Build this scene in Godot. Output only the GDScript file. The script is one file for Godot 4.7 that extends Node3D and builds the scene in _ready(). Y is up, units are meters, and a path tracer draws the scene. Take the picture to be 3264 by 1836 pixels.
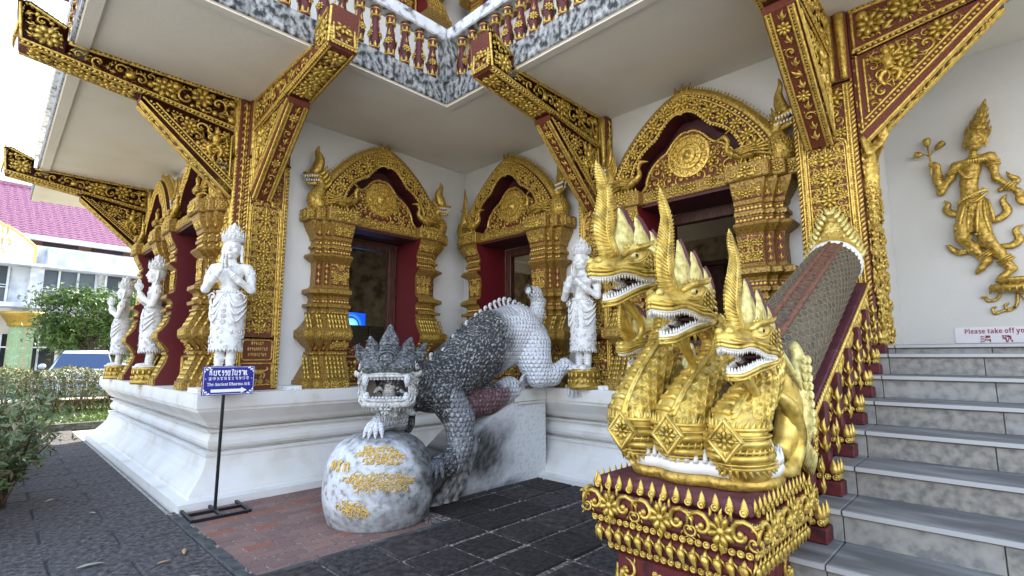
extends Node3D

var rng := RandomNumberGenerator.new()
var M := {}
var K := {}
var taken := {}

# ---------- naming and tree ----------
func numbered(n: String) -> String:
	if not taken.has(n):
		taken[n] = 0
		return n
	taken[n] += 1
	return "%s_%03d" % [n, taken[n]]

func tag(o: Node, label: String, category := "", group := "", kind := "") -> Node:
	if label: o.set_meta("label", label)
	if category: o.set_meta("category", category)
	if group: o.set_meta("group", group)
	if kind: o.set_meta("kind", kind)
	return o

func thing(n: String, label: String, category: String, at := Vector3.ZERO, turn := 0.0, group := "", kind := "") -> Node3D:
	var o := Node3D.new()
	o.name = numbered(n)
	add_child(o)
	o.position = at
	o.rotation.y = turn
	tag(o, label, category, group, kind)
	return o

func node(n: String, parent: Node3D, xf := Transform3D()) -> Node3D:
	var o := Node3D.new()
	o.name = n
	o.transform = xf
	parent.add_child(o, true)
	return o

func part(n: String, geo, mat: Material, parent: Node, xf := Transform3D(), kind := "") -> MeshInstance3D:
	var o := MeshInstance3D.new()
	o.name = n
	o.mesh = geo if geo is Mesh else mesh(geo)
	o.material_override = mat
	o.transform = xf
	parent.add_child(o, true)
	if kind: o.set_meta("kind", kind)
	return o

func single(n: String, geo, mat: Material, label: String, category: String, at := Vector3.ZERO, turn := 0.0, group := "", kind := "") -> MeshInstance3D:
	var o := part(numbered(n), geo, mat, self)
	o.position = at
	o.rotation.y = turn
	tag(o, label, category, group, kind)
	return o

func dup(o: Node3D, parent: Node, xf: Transform3D) -> Node3D:
	var c: Node3D = o.duplicate()
	c.name = o.name
	parent.add_child(c, true)
	c.transform = xf
	return c

# ---------- mesh helpers ----------
var raw := {}
func ST(flat := false) -> SurfaceTool:
	var s := SurfaceTool.new()
	s.begin(Mesh.PRIMITIVE_TRIANGLES)
	s.set_smooth_group(-1 if flat else 0)
	return s

func mesh(s: SurfaceTool) -> Mesh:
	if not raw.has(s.get_instance_id()):
		s.generate_normals()
	return s.commit()

func KST() -> SurfaceTool:   # a tool that only collects ready kit pieces
	var s := SurfaceTool.new()
	s.begin(Mesh.PRIMITIVE_TRIANGLES)
	raw[s.get_instance_id()] = true
	return s

func tri(s: SurfaceTool, a: Vector3, b: Vector3, c: Vector3):
	s.add_vertex(a); s.add_vertex(c); s.add_vertex(b)

func quad(s: SurfaceTool, a: Vector3, b: Vector3, c: Vector3, d: Vector3):
	tri(s, a, b, c); tri(s, a, c, d)

func face(s: SurfaceTool, p: Array, out: Vector3):
	var n: Vector3 = (p[1] - p[0]).cross(p[2] - p[0])
	if n.dot(out) < 0: p.reverse()
	for i in range(1, p.size() - 1): tri(s, p[0], p[i], p[i + 1])

func box(s: SurfaceTool, c: Vector3, e: Vector3, bev := 0.0, xf := Transform3D()):
	var h := e * 0.5
	if bev <= 0.0:
		for k in 3:
			for g in [-1.0, 1.0]:
				var p := []
				for q in [[-1, -1], [1, -1], [1, 1], [-1, 1]]:
					var v := Vector3.ZERO
					v[k] = g * h[k]; v[(k + 1) % 3] = q[0] * h[(k + 1) % 3]; v[(k + 2) % 3] = q[1] * h[(k + 2) % 3]
					p.append(xf * (c + v))
				var o := Vector3.ZERO
				o[k] = g
				face(s, p, xf.basis * o)
		return
	var P := func(k: int, sg: Vector3) -> Vector3:
		var v := Vector3.ZERO
		for j in 3: v[j] = sg[j] * (h[j] if j == k else h[j] - bev)
		return xf * (c + v)
	for k in 3:
		var i := (k + 1) % 3
		var j := (k + 2) % 3
		for g in [-1.0, 1.0]:
			var p := []
			for q in [[-1, -1], [1, -1], [1, 1], [-1, 1]]:
				var sg := Vector3.ZERO
				sg[k] = g; sg[i] = q[0]; sg[j] = q[1]
				p.append(P.call(k, sg))
			var o := Vector3.ZERO
			o[k] = g
			face(s, p, xf.basis * o)
		for a in [-1.0, 1.0]:
			for b in [-1.0, 1.0]:
				var s0 := Vector3.ZERO
				s0[i] = a; s0[j] = b; s0[k] = -1
				var s1 := s0
				s1[k] = 1
				var o := s0
				o[k] = 0
				face(s, [P.call(i, s0), P.call(i, s1), P.call(j, s1), P.call(j, s0)], xf.basis * o)
	for x in [-1.0, 1.0]:
		for y in [-1.0, 1.0]:
			for z in [-1.0, 1.0]:
				var sg := Vector3(x, y, z)
				face(s, [P.call(0, sg), P.call(1, sg), P.call(2, sg)], xf.basis * sg)

func bbox(s: SurfaceTool, lo: Vector3, hi: Vector3, bev := 0.0):
	box(s, (lo + hi) * 0.5, hi - lo, bev)

func loft(s: SurfaceTool, rings: Array, closed := true, cap0 := true, cap1 := true):
	var n: int = rings[0].size()
	var m := n if closed else n - 1
	for i in rings.size() - 1:
		var A = rings[i]
		var B = rings[i + 1]
		for j in m:
			var k := (j + 1) % n
			quad(s, A[j], A[k], B[k], B[j])
	for e in 2:
		if (cap0 if e == 0 else cap1):
			var R = rings[0] if e == 0 else rings[-1]
			var c := Vector3.ZERO
			for p in R: c += p
			c /= n
			for j in m:
				if e == 0: tri(s, R[(j + 1) % n], R[j], c)
				else: tri(s, R[j], R[(j + 1) % n], c)

# keys: [position, rx, ry]; catmull-rom through them; the section is an ellipse rx (sideways) by ry (along up)
func sample(keys: Array, n: int) -> Array:
	var out := []
	var m := keys.size() - 1
	for i in n + 1:
		var t := float(i) / n * m
		var k := mini(int(t), m - 1)
		var f := t - k
		var a = keys[maxi(k - 1, 0)]
		var b = keys[k]
		var c = keys[k + 1]
		var d = keys[mini(k + 2, m)]
		out.append([b[0].cubic_interpolate(c[0], a[0], d[0], f), maxf(lerpf(b[1], c[1], f), 0.0005), maxf(lerpf(b[2], c[2], f), 0.0005)])
	return out

func frames(sm: Array, up: Vector3) -> Array:
	var out := []
	for i in sm.size():
		var t: Vector3 = (sm[mini(i + 1, sm.size() - 1)][0] - sm[maxi(i - 1, 0)][0]).normalized()
		var x := up.cross(t)
		if x.length() < 0.05: x = Vector3(1, 0, 0.01).cross(t)
		x = x.normalized()
		out.append(Basis(x, t.cross(x), t))
	return out

func limb(s: SurfaceTool, keys: Array, n: int, sides: int, up := Vector3.UP, pw := 1.0):
	var sm := sample(keys, n)
	var fr := frames(sm, up)
	var rings := []
	for i in sm.size():
		var r := PackedVector3Array()
		for j in sides:
			var a := TAU * j / sides
			var cx := cos(a)
			var sy := sin(a)
			if pw != 1.0:
				cx = signf(cx) * pow(absf(cx), pw); sy = signf(sy) * pow(absf(sy), pw)
			r.append(sm[i][0] + fr[i].x * cx * sm[i][1] + fr[i].y * sy * sm[i][2])
		rings.append(r)
	loft(s, rings)

func rod(s: SurfaceTool, pts: Array, r: float, sides := 6, n := 0, up := Vector3.UP):
	var k := []
	for p in pts: k.append([p, r, r])
	limb(s, k, n if n else (pts.size() - 1) * (1 if pts.size() == 2 else 4), sides, up)

func lathe(s: SurfaceTool, prof: Array, seg: int, xf := Transform3D(), lobes := 0, amp := 0.0):
	var rings := []
	for p in prof:
		var r := PackedVector3Array()
		for j in seg:
			var a := -TAU * j / seg
			var q: float = p.x * (1.0 + (amp * cos(lobes * a) if lobes else 0.0))
			r.append(xf * Vector3(cos(a) * q, p.y, sin(a) * q))
		rings.append(r)
	loft(s, rings)

func ball(s: SurfaceTool, c: Vector3, r: Vector3, seg := 10, rows := 6, b := Basis()):
	var pr := []
	for i in rows + 1:
		var a := PI * i / rows - PI / 2
		pr.append(Vector2(maxf(cos(a), 0.001), sin(a)))
	lathe(s, pr, seg, Transform3D(b * Basis.from_scale(r), c))

# flat outline in xf's XY plane, thickness along z, bevelled
func plate(s: SurfaceTool, poly: PackedVector2Array, th: float, xf: Transform3D, bev := 0.0):
	var P := poly
	if Geometry2D.is_polygon_clockwise(P):
		P = P.duplicate(); P.reverse()
	var inn := P
	if bev > 0.0:
		var o := Geometry2D.offset_polygon(P, -bev)
		if o.size() == 1 and o[0].size() == P.size():
			inn = o[0]
			var best := 0
			for i in inn.size():
				if inn[i].distance_to(P[0]) < inn[best].distance_to(P[0]): best = i
			var q := PackedVector2Array()
			for i in inn.size(): q.append(inn[(i + best) % inn.size()])
			inn = q
		else: bev = 0.0
	var ix := Geometry2D.triangulate_polygon(inn)
	var v := func(p: Vector2, z: float) -> Vector3: return xf * Vector3(p.x, p.y, z)
	for i in range(0, ix.size(), 3):
		face(s, [v.call(inn[ix[i]], th), v.call(inn[ix[i + 1]], th), v.call(inn[ix[i + 2]], th)], xf.basis.z)
	var n := P.size()
	for i in n:
		var k := (i + 1) % n
		quad(s, v.call(P[i], 0.0), v.call(P[k], 0.0), v.call(P[k], th - bev), v.call(P[i], th - bev))
		if bev > 0.0: quad(s, v.call(P[i], th - bev), v.call(P[k], th - bev), v.call(inn[k], th), v.call(inn[i], th))

func flat(s: SurfaceTool, poly: PackedVector2Array, xf: Transform3D, z := 0.0):
	var ix := Geometry2D.triangulate_polygon(poly)
	for i in range(0, ix.size(), 3):
		face(s, [xf * Vector3(poly[ix[i]].x, poly[ix[i]].y, z), xf * Vector3(poly[ix[i + 1]].x, poly[ix[i + 1]].y, z), xf * Vector3(poly[ix[i + 2]].x, poly[ix[i + 2]].y, z)], xf.basis.z)

func XF(x: Vector3, y: Vector3, o: Vector3) -> Transform3D:
	x = x.normalized()
	var z := x.cross(y).normalized()
	return Transform3D(Basis(x, z.cross(x), z), o)

func look(dir: Vector3, o: Vector3, up := Vector3.UP) -> Transform3D:   # z axis along dir
	var z := dir.normalized()
	var x := up.cross(z)
	if x.length() < 0.02: x = Vector3(0, 0, 1).cross(z)
	x = x.normalized()
	return Transform3D(Basis(x, z.cross(x), z), o)

func rect(x0: float, y0: float, x1: float, y1: float) -> PackedVector2Array:
	return PackedVector2Array([Vector2(x0, y0), Vector2(x1, y0), Vector2(x1, y1), Vector2(x0, y1)])

# a sheet with subdivisions
func grid(s: SurfaceTool, x0: float, z0: float, x1: float, z1: float, nx: int, nz: int, h: Callable):
	for i in nx:
		for j in nz:
			var p := []
			for q in [[0, 0], [0, 1], [1, 1], [1, 0]]:
				var x: float = lerpf(x0, x1, float(i + q[0]) / nx)
				var z: float = lerpf(z0, z1, float(j + q[1]) / nz)
				p.append(Vector3(x, h.call(x, z), z))
			quad(s, p[0], p[1], p[2], p[3])

# ---------- smooth body: capsules and ellipsoids joined by a smooth minimum, meshed as surface nets ----------
class Body:
	var b := []
	func cap(a: Vector3, c: Vector3, ra: float, rc := -1.0):
		b.append([0, a, c, ra, ra if rc < 0 else rc])
	func chain(p: Array):   # [pos, radius] ...
		for i in p.size() - 1: cap(p[i][0], p[i + 1][0], p[i][1], p[i + 1][1])
	func ell(c: Vector3, r: Vector3, bs := Basis()):
		b.append([1, c, (bs * Basis.from_scale(r)).inverse(), minf(r.x, minf(r.y, r.z)), maxf(r.x, maxf(r.y, r.z))])
	func build(cell: float, k: float, colour = null) -> ArrayMesh:
		var lo := Vector3(1e9, 1e9, 1e9)
		var hi := -lo
		for e in b:
			var m: float = maxf(e[3], e[4]) + 3.0 * cell
			for q in ([e[1], e[2]] if e[0] == 0 else [e[1]]):
				lo = lo.min(q - Vector3(m, m, m)); hi = hi.max(q + Vector3(m, m, m))
		var nx := int((hi.x - lo.x) / cell) + 2
		var ny := int((hi.y - lo.y) / cell) + 2
		var nz := int((hi.z - lo.z) / cell) + 2
		var acc := PackedFloat32Array()
		acc.resize(nx * ny * nz)
		var pad := 4.0 / k
		for e in b:
			var l2: Vector3
			var h2: Vector3
			var m: float = maxf(e[3], e[4]) + pad
			var mv := Vector3(m, m, m)
			if e[0] == 0:
				l2 = e[1].min(e[2]) - mv; h2 = e[1].max(e[2]) + mv
			else:
				l2 = e[1] - mv; h2 = e[1] + mv
			var i0 := maxi(int((l2.x - lo.x) / cell), 0)
			var i1 := mini(int((h2.x - lo.x) / cell) + 1, nx - 1)
			var j0 := maxi(int((l2.y - lo.y) / cell), 0)
			var j1 := mini(int((h2.y - lo.y) / cell) + 1, ny - 1)
			var k0 := maxi(int((l2.z - lo.z) / cell), 0)
			var k1 := mini(int((h2.z - lo.z) / cell) + 1, nz - 1)
			var cp: bool = e[0] == 0
			var A: Vector3 = e[1]
			var AB := Vector3.ZERO
			var inv := 0.0
			var ra: float = e[3]
			var dr: float = e[4] - e[3]
			var bi := Basis()
			if cp:
				AB = e[2] - A
				inv = 1.0 / maxf(AB.length_squared(), 1e-9)
			else: bi = e[2]
			for i in range(i0, i1 + 1):
				for j in range(j0, j1 + 1):
					var row := (i * ny + j) * nz
					for q in range(k0, k1 + 1):
						var p := lo + Vector3(i, j, q) * cell - A
						var d: float
						if cp:
							var t := clampf(p.dot(AB) * inv, 0.0, 1.0)
							d = (p - AB * t).length() - ra - dr * t
						else: d = ((bi * p).length() - 1.0) * ra
						if d < pad: acc[row + q] += exp(clampf(-k * d, -6.0, 18.0))
		var id := {}
		var V := PackedVector3Array()
		var X := PackedInt32Array()
		var sx := ny * nz
		var off := [0, sx, nz, sx + nz, 1, sx + 1, nz + 1, sx + nz + 1]
		var eg := [[0, 1], [2, 3], [4, 5], [6, 7], [0, 2], [1, 3], [4, 6], [5, 7], [0, 4], [1, 5], [2, 6], [3, 7]]
		var cv := []
		for c in 8: cv.append(Vector3(c & 1, (c >> 1) & 1, c >> 2))
		for i in nx - 1:
			for j in ny - 1:
				var base := i * sx + j * nz
				for q in nz - 1:
					var o := base + q
					var a := acc[o] > 1.0
					if a == (acc[o + 1] > 1.0) and a == (acc[o + nz] > 1.0) and a == (acc[o + sx] > 1.0) and a == (acc[o + sx + nz] > 1.0) and a == (acc[o + sx + 1] > 1.0) and a == (acc[o + nz + 1] > 1.0) and a == (acc[o + sx + nz + 1] > 1.0): continue
					var sum := Vector3.ZERO
					var cnt := 0
					for g in eg:
						var u := acc[o + off[g[0]]]
						var v := acc[o + off[g[1]]]
						if (u > 1.0) != (v > 1.0):
							var fu := log(maxf(u, 0.003))
							var fv := log(maxf(v, 0.003))
							sum += cv[g[0]].lerp(cv[g[1]], fu / (fu - fv))
							cnt += 1
					id[o] = V.size()
					V.append(lo + (Vector3(i, j, q) + sum / cnt) * cell)
		for o in id:
			var a := acc[o] > 1.0
			for ax in 3:
				var st: int = [sx, nz, 1][ax]
				if a == (acc[o + st] > 1.0): continue
				var u: int = [nz, 1, sx][ax]
				var w: int = [1, sx, nz][ax]
				if not (id.has(o - u) and id.has(o - w) and id.has(o - u - w)): continue
				var f := [id[o], id[o - u], id[o - u - w], id[o - w]]
				if not a: f = [f[0], f[3], f[2], f[1]]
				X.append_array([f[0], f[2], f[1], f[0], f[3], f[2]])
		var N := PackedVector3Array()
		N.resize(V.size())
		for t in range(0, X.size(), 3):
			var n := (V[X[t + 2]] - V[X[t]]).cross(V[X[t + 1]] - V[X[t]])
			N[X[t]] += n; N[X[t + 1]] += n; N[X[t + 2]] += n
		var arr := []
		arr.resize(Mesh.ARRAY_MAX)
		for t in N.size(): N[t] = N[t].normalized()
		if colour != null:
			var C := PackedColorArray()
			C.resize(V.size())
			for t in V.size(): C[t] = colour.call(V[t], N[t])
			arr[Mesh.ARRAY_COLOR] = C
		arr[Mesh.ARRAY_VERTEX] = V
		arr[Mesh.ARRAY_NORMAL] = N
		arr[Mesh.ARRAY_INDEX] = X
		var am := ArrayMesh.new()
		am.add_surface_from_arrays(Mesh.PRIMITIVE_TRIANGLES, arr)
		return am
# ---------- textures and materials ----------
func noise(freq: float, oct := 4, type := 3, sd := 1) -> FastNoiseLite:
	var f := FastNoiseLite.new()
	f.noise_type = type as FastNoiseLite.NoiseType
	f.frequency = freq
	f.fractal_octaves = oct
	f.seed = sd
	return f

func ntex(f: FastNoiseLite, cols := [], offs := [], size := 512, bump := 0.0) -> NoiseTexture2D:
	var t := NoiseTexture2D.new()
	t.noise = f
	t.width = size
	t.height = size
	t.seamless = true
	t.seamless_blend_skirt = 0.3
	if cols.size():
		var g := Gradient.new()
		g.offsets = PackedFloat32Array(offs)
		g.colors = PackedColorArray(cols)
		t.color_ramp = g
	if bump > 0.0:
		t.as_normal_map = true
		t.bump_strength = bump
	return t

func mat(c: Color, rough := 0.7, metal := 0.0, tex: Texture2D = null, scale := 1.0, relief: Texture2D = null, rel := 1.0, world := true) -> StandardMaterial3D:
	var m := StandardMaterial3D.new()
	m.albedo_color = c
	m.roughness = rough
	m.metallic = metal
	m.uv1_triplanar = true
	m.uv1_world_triplanar = world
	m.uv1_scale = Vector3(scale, scale, scale)
	if tex: m.albedo_texture = tex
	if relief:
		m.heightmap_enabled = true
		m.heightmap_texture = relief
		m.heightmap_scale = rel
	return m

func C(hex: String) -> Color: return Color(hex)

func make_materials():
	var fine := ntex(noise(0.03, 5, 3, 5), [], [], 512)
	var grain := ntex(noise(0.12, 3, 3, 9), [], [], 512)
	# gilding: fresh, aged and dusty
	var gd := ntex(noise(0.02, 5, 3, 21), [C("8c6e2c"), C("c6a449"), C("d6b75e"), C("e2ca78")], [0.2, 0.42, 0.6, 0.85])
	var go := ntex(noise(0.025, 5, 3, 22), [C("6e5626"), C("ac8c3e"), C("c6a64e"), C("d2b75e")], [0.18, 0.4, 0.6, 0.85])
	var gb := ntex(noise(0.012, 5, 3, 23), [C("8a7232"), C("cfb052"), C("e0c466"), C("ead68c")], [0.22, 0.42, 0.62, 0.85])
	M.gold = mat(Color.WHITE, 0.36, 0.62, gd, 3.0, fine, 0.25)
	M.gold_old = mat(Color.WHITE, 0.42, 0.55, go, 3.0, fine, 0.3)
	M.gold_new = mat(Color.WHITE, 0.34, 0.55, gb, 2.5, grain, 0.08)
	var rt := ntex(noise(0.02, 4, 3, 33), [C("505050"), C("8c8c8c")], [0.3, 0.7])
	for k in ["gold", "gold_old", "gold_new"]:
		M[k].roughness = 1.0
		M[k].roughness_texture = rt
	M.gold_pale = mat(C("dcd08c"), 0.42, 0.3, fine, 3.0)
	M.gold_pale.albedo_texture = ntex(noise(0.02, 4, 3, 31), [C("b8a868"), C("ffffff")], [0.25, 0.6])
	M.dust = mat(Color.WHITE, 0.85, 0.05, ntex(noise(0.03, 5, 3, 25), [C("6a5836"), C("94805a"), C("b09a68")], [0.2, 0.5, 0.8]), 3.0, fine, 0.3)
	M.red = mat(Color.WHITE, 0.55, 0.0, ntex(noise(0.02, 4, 3, 41), [C("360c10"), C("561317"), C("65191c")], [0.2, 0.5, 0.85]), 1.5, fine, 0.15)
	M.red_deep = mat(C("420d13"), 0.6)
	M.jamb = mat(C("5e1119"), 0.5)
	M.gold_dark = mat(Color.WHITE, 0.5, 0.35, ntex(noise(0.03, 5, 3, 24), [C("5c4318"), C("957434"), C("b29246")], [0.2, 0.5, 0.8]), 3.0, fine, 0.3)
	M.ground = mat(Color.WHITE, 0.55, 0.1, ntex(noise(0.06, 4, 3, 27), [C("4c1714"), C("6a2a1a"), C("8a5a28")], [0.3, 0.55, 0.8]), 5.0, fine, 0.5)
	M.ochre = mat(Color.WHITE, 0.5, 0.2, ntex(noise(0.03, 4, 3, 26), [C("b08a3c"), C("d8b45e"), C("e0c274")], [0.2, 0.5, 0.8]), 3.0)
	M.maroon = mat(Color.WHITE, 0.6, 0.0, ntex(noise(0.02, 5, 3, 43), [C("8f7b7c"), C("62323f"), C("5a2731"), C("4b1f2a")], [0.17, 0.24, 0.5, 0.85]), 1.4, fine, 0.3)
	# plaster and paint
	M.wall = mat(Color.WHITE, 0.8, 0.0, ntex(noise(0.004, 5, 3, 51), [C("c6c6c2"), C("cccccA"), C("d0d0ce")], [0.2, 0.5, 0.8]), 0.35, grain, 0.12)
	M.soffit = mat(Color.WHITE, 0.85, 0.0, ntex(noise(0.006, 5, 3, 52), [C("dcd6c8"), C("e2dccf"), C("e4dfd4")], [0.15, 0.5, 0.85]), 0.3, grain, 0.12)
	M.plinth = mat(Color.WHITE, 0.62, 0.0, ntex(noise(0.008, 5, 3, 53), [C("cfcabf"), C("dcdad4"), C("e2e2df")], [0.15, 0.35, 0.75]), 0.5, grain, 0.15)
	M.stucco = mat(C("e4e5e4"), 0.6, 0.0, ntex(noise(0.02, 4, 3, 54), [C("dcdad6"), C("ffffff")], [0.25, 0.55]), 2.0)
	M.stained = mat(Color.WHITE, 0.85, 0.0, ntex(noise(0.03, 6, 3, 55), [C("333434"), C("6f7170"), C("8f908f"), C("b4b4b2")], [0.3, 0.44, 0.57, 0.8]), 1.5, fine, 0.5)
	M.stained.uv1_scale = Vector3(1.2, 0.8, 1.2)
	M.rail = mat(Color.WHITE, 0.8, 0.0, ntex(noise(0.012, 6, 3, 56), [C("4a4c50"), C("9b9ea2"), C("cdd0d3"), C("dadcdf")], [0.22, 0.36, 0.5, 0.8]), 1.1, fine, 0.3)
	# ground
	var lath := ntex(noise(0.035, 5, 3, 61), [C("1a1818"), C("2d2928"), C("3d3836"), C("4a4442")], [0.2, 0.42, 0.6, 0.85])
	M.laterite = mat(Color.WHITE, 0.95, 0.0, lath, 1.2, ntex(noise(0.05, 5, 3, 62)), 1.3)
	M.laterite_b = mat(C("d8cfca"), 0.95, 0.0, lath, 1.05, ntex(noise(0.06, 5, 3, 63)), 1.2)
	M.laterite_c = mat(C("b8aca4"), 0.95, 0.0, lath, 0.9, ntex(noise(0.05, 5, 3, 67)), 1.2)
	M.laterite_d = mat(C("fff6ee"), 0.9, 0.0, lath, 0.7, ntex(noise(0.04, 5, 3, 68)), 1.0)
	M.path = mat(Color.WHITE, 0.95, 0.0, ntex(noise(0.04, 5, 3, 64), [C("2b2929"), C("454141"), C("55504f"), C("645e5b")], [0.2, 0.42, 0.6, 0.85]), 1.1, ntex(noise(0.05, 5, 3, 65)), 1.5)
	M.grout = mat(C("a89c94"), 0.95, 0.0, ntex(noise(0.03, 5, 3, 66), [C("5a544e"), C("ffffff")], [0.25, 0.7]), 2.0)
	for i in 4:
		M["brick%d" % i] = mat([C("8a6c62"), C("80645c"), C("8f7064"), C("966150")][i], 0.85, 0.0, ntex(noise(0.05, 4, 3, 70 + i), [C("c8c6c6"), C("ffffff")], [0.25, 0.6]), 5.0, grain, 0.15)
	M.kerb = mat(Color.WHITE, 0.95, 0.0, ntex(noise(0.02, 5, 3, 75), [C("343635"), C("464846"), C("565752")], [0.25, 0.5, 0.8]), 1.0, fine, 0.4)
	# marble for the steps
	var f := noise(0.006, 5, 3, 81)
	f.domain_warp_enabled = true
	f.domain_warp_amplitude = 40.0
	f.domain_warp_frequency = 0.01
	M.tread = mat(Color.WHITE, 0.55, 0.0, ntex(f, [C("5a5957"), C("6f6e6c"), C("7f7e7b"), C("8c8a87")], [0.22, 0.45, 0.6, 0.85]), 0.8)
	M.tread.uv1_scale = Vector3(2.2, 1.0, 0.5)
	M.edge = mat(C("a9a9a7"), 0.35)
	M.riser = mat(Color.WHITE, 0.5, 0.0, ntex(noise(0.045, 6, 3, 82), [C("64635f"), C("797670"), C("87837b"), C("948f86")], [0.2, 0.42, 0.6, 0.85]), 1.0)
	M.riser_b = mat(Color.WHITE, 0.5, 0.0, ntex(noise(0.03, 5, 3, 83), [C("70706d"), C("8a8883"), C("97948d")], [0.25, 0.5, 0.8]), 0.9)
	# wood, metal, glass
	var wf := noise(0.02, 4, 3, 91)
	M.wood = mat(Color.WHITE, 0.5, 0.0, ntex(wf, [C("2c150f"), C("4a261b"), C("5e3425")], [0.25, 0.5, 0.8]), 1.0)
	M.wood.uv1_scale = Vector3(6, 0.6, 6)
	M.iron = mat(C("1b1b20"), 0.45, 0.3)
	M.black = mat(C("0c0b0b"), 0.4)
	M.teeth = mat(C("e6e4dd"), 0.4)
	M.mouth = mat(C("35100f"), 0.5)
	M.glass = mat(C("3b4650"), 0.08, 0.0)
	M.interior = mat(Color.WHITE, 0.9, 0.0, ntex(noise(0.012, 5, 3, 93), [C("7a6a54"), C("ab9a7c"), C("c2b294")], [0.25, 0.5, 0.8]), 0.6)
	M.interior_ceiling = mat(C("b9b5ac"), 0.9)
	M.carton = mat(C("a99a76"), 0.8, 0.0, grain, 1.0)
	# scales on the balustrade and the white lion
	M.scale_green = mat(Color.WHITE, 0.7, 0.0, ntex(noise(0.03, 5, 3, 95), [C("2e2c25"), C("504b3c"), C("6a5c46"), C("8a6a4c")], [0.2, 0.45, 0.62, 0.8]), 2.0, fine, 0.4)
	M.scale_rim = mat(C("7d7058"), 0.7)
	M.rust = mat(Color.WHITE, 0.7, 0.0, ntex(noise(0.03, 5, 3, 96), [C("3b2b25"), C("6c4634"), C("86573f")], [0.2, 0.45, 0.8]), 2.0, fine, 0.3)

# a seamless sheet of overlapping scales, used as relief
func scale_image(n: int, rows: int) -> ImageTexture:
	var im := Image.create(n, n, false, Image.FORMAT_L8)
	var cell := float(n) / rows
	for y in n:
		for x in n:
			var best := 0.0
			var r0 := int(floor(y / cell))
			for r in [r0 + 1, r0, r0 - 1]:
				var ox := 0.5 if posmod(r, 2) == 1 else 0.0
				var cx = (floor(x / cell - ox) + 0.5 + ox) * cell
				var dx = (x - cx) / (cell * 0.52)
				var dy = (y - (r + 0.2) * cell) / (cell * 1.15)
				if dy < 0.0: continue
				var d := sqrt(dx * dx + dy * dy)
				if d < 1.0:
					best = maxf(best, 0.35 + 0.65 * dy * (1.0 - pow(d, 6.0)))
			im.set_pixel(x, y, Color(best, best, best))
	return ImageTexture.create_from_image(im)

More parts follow.
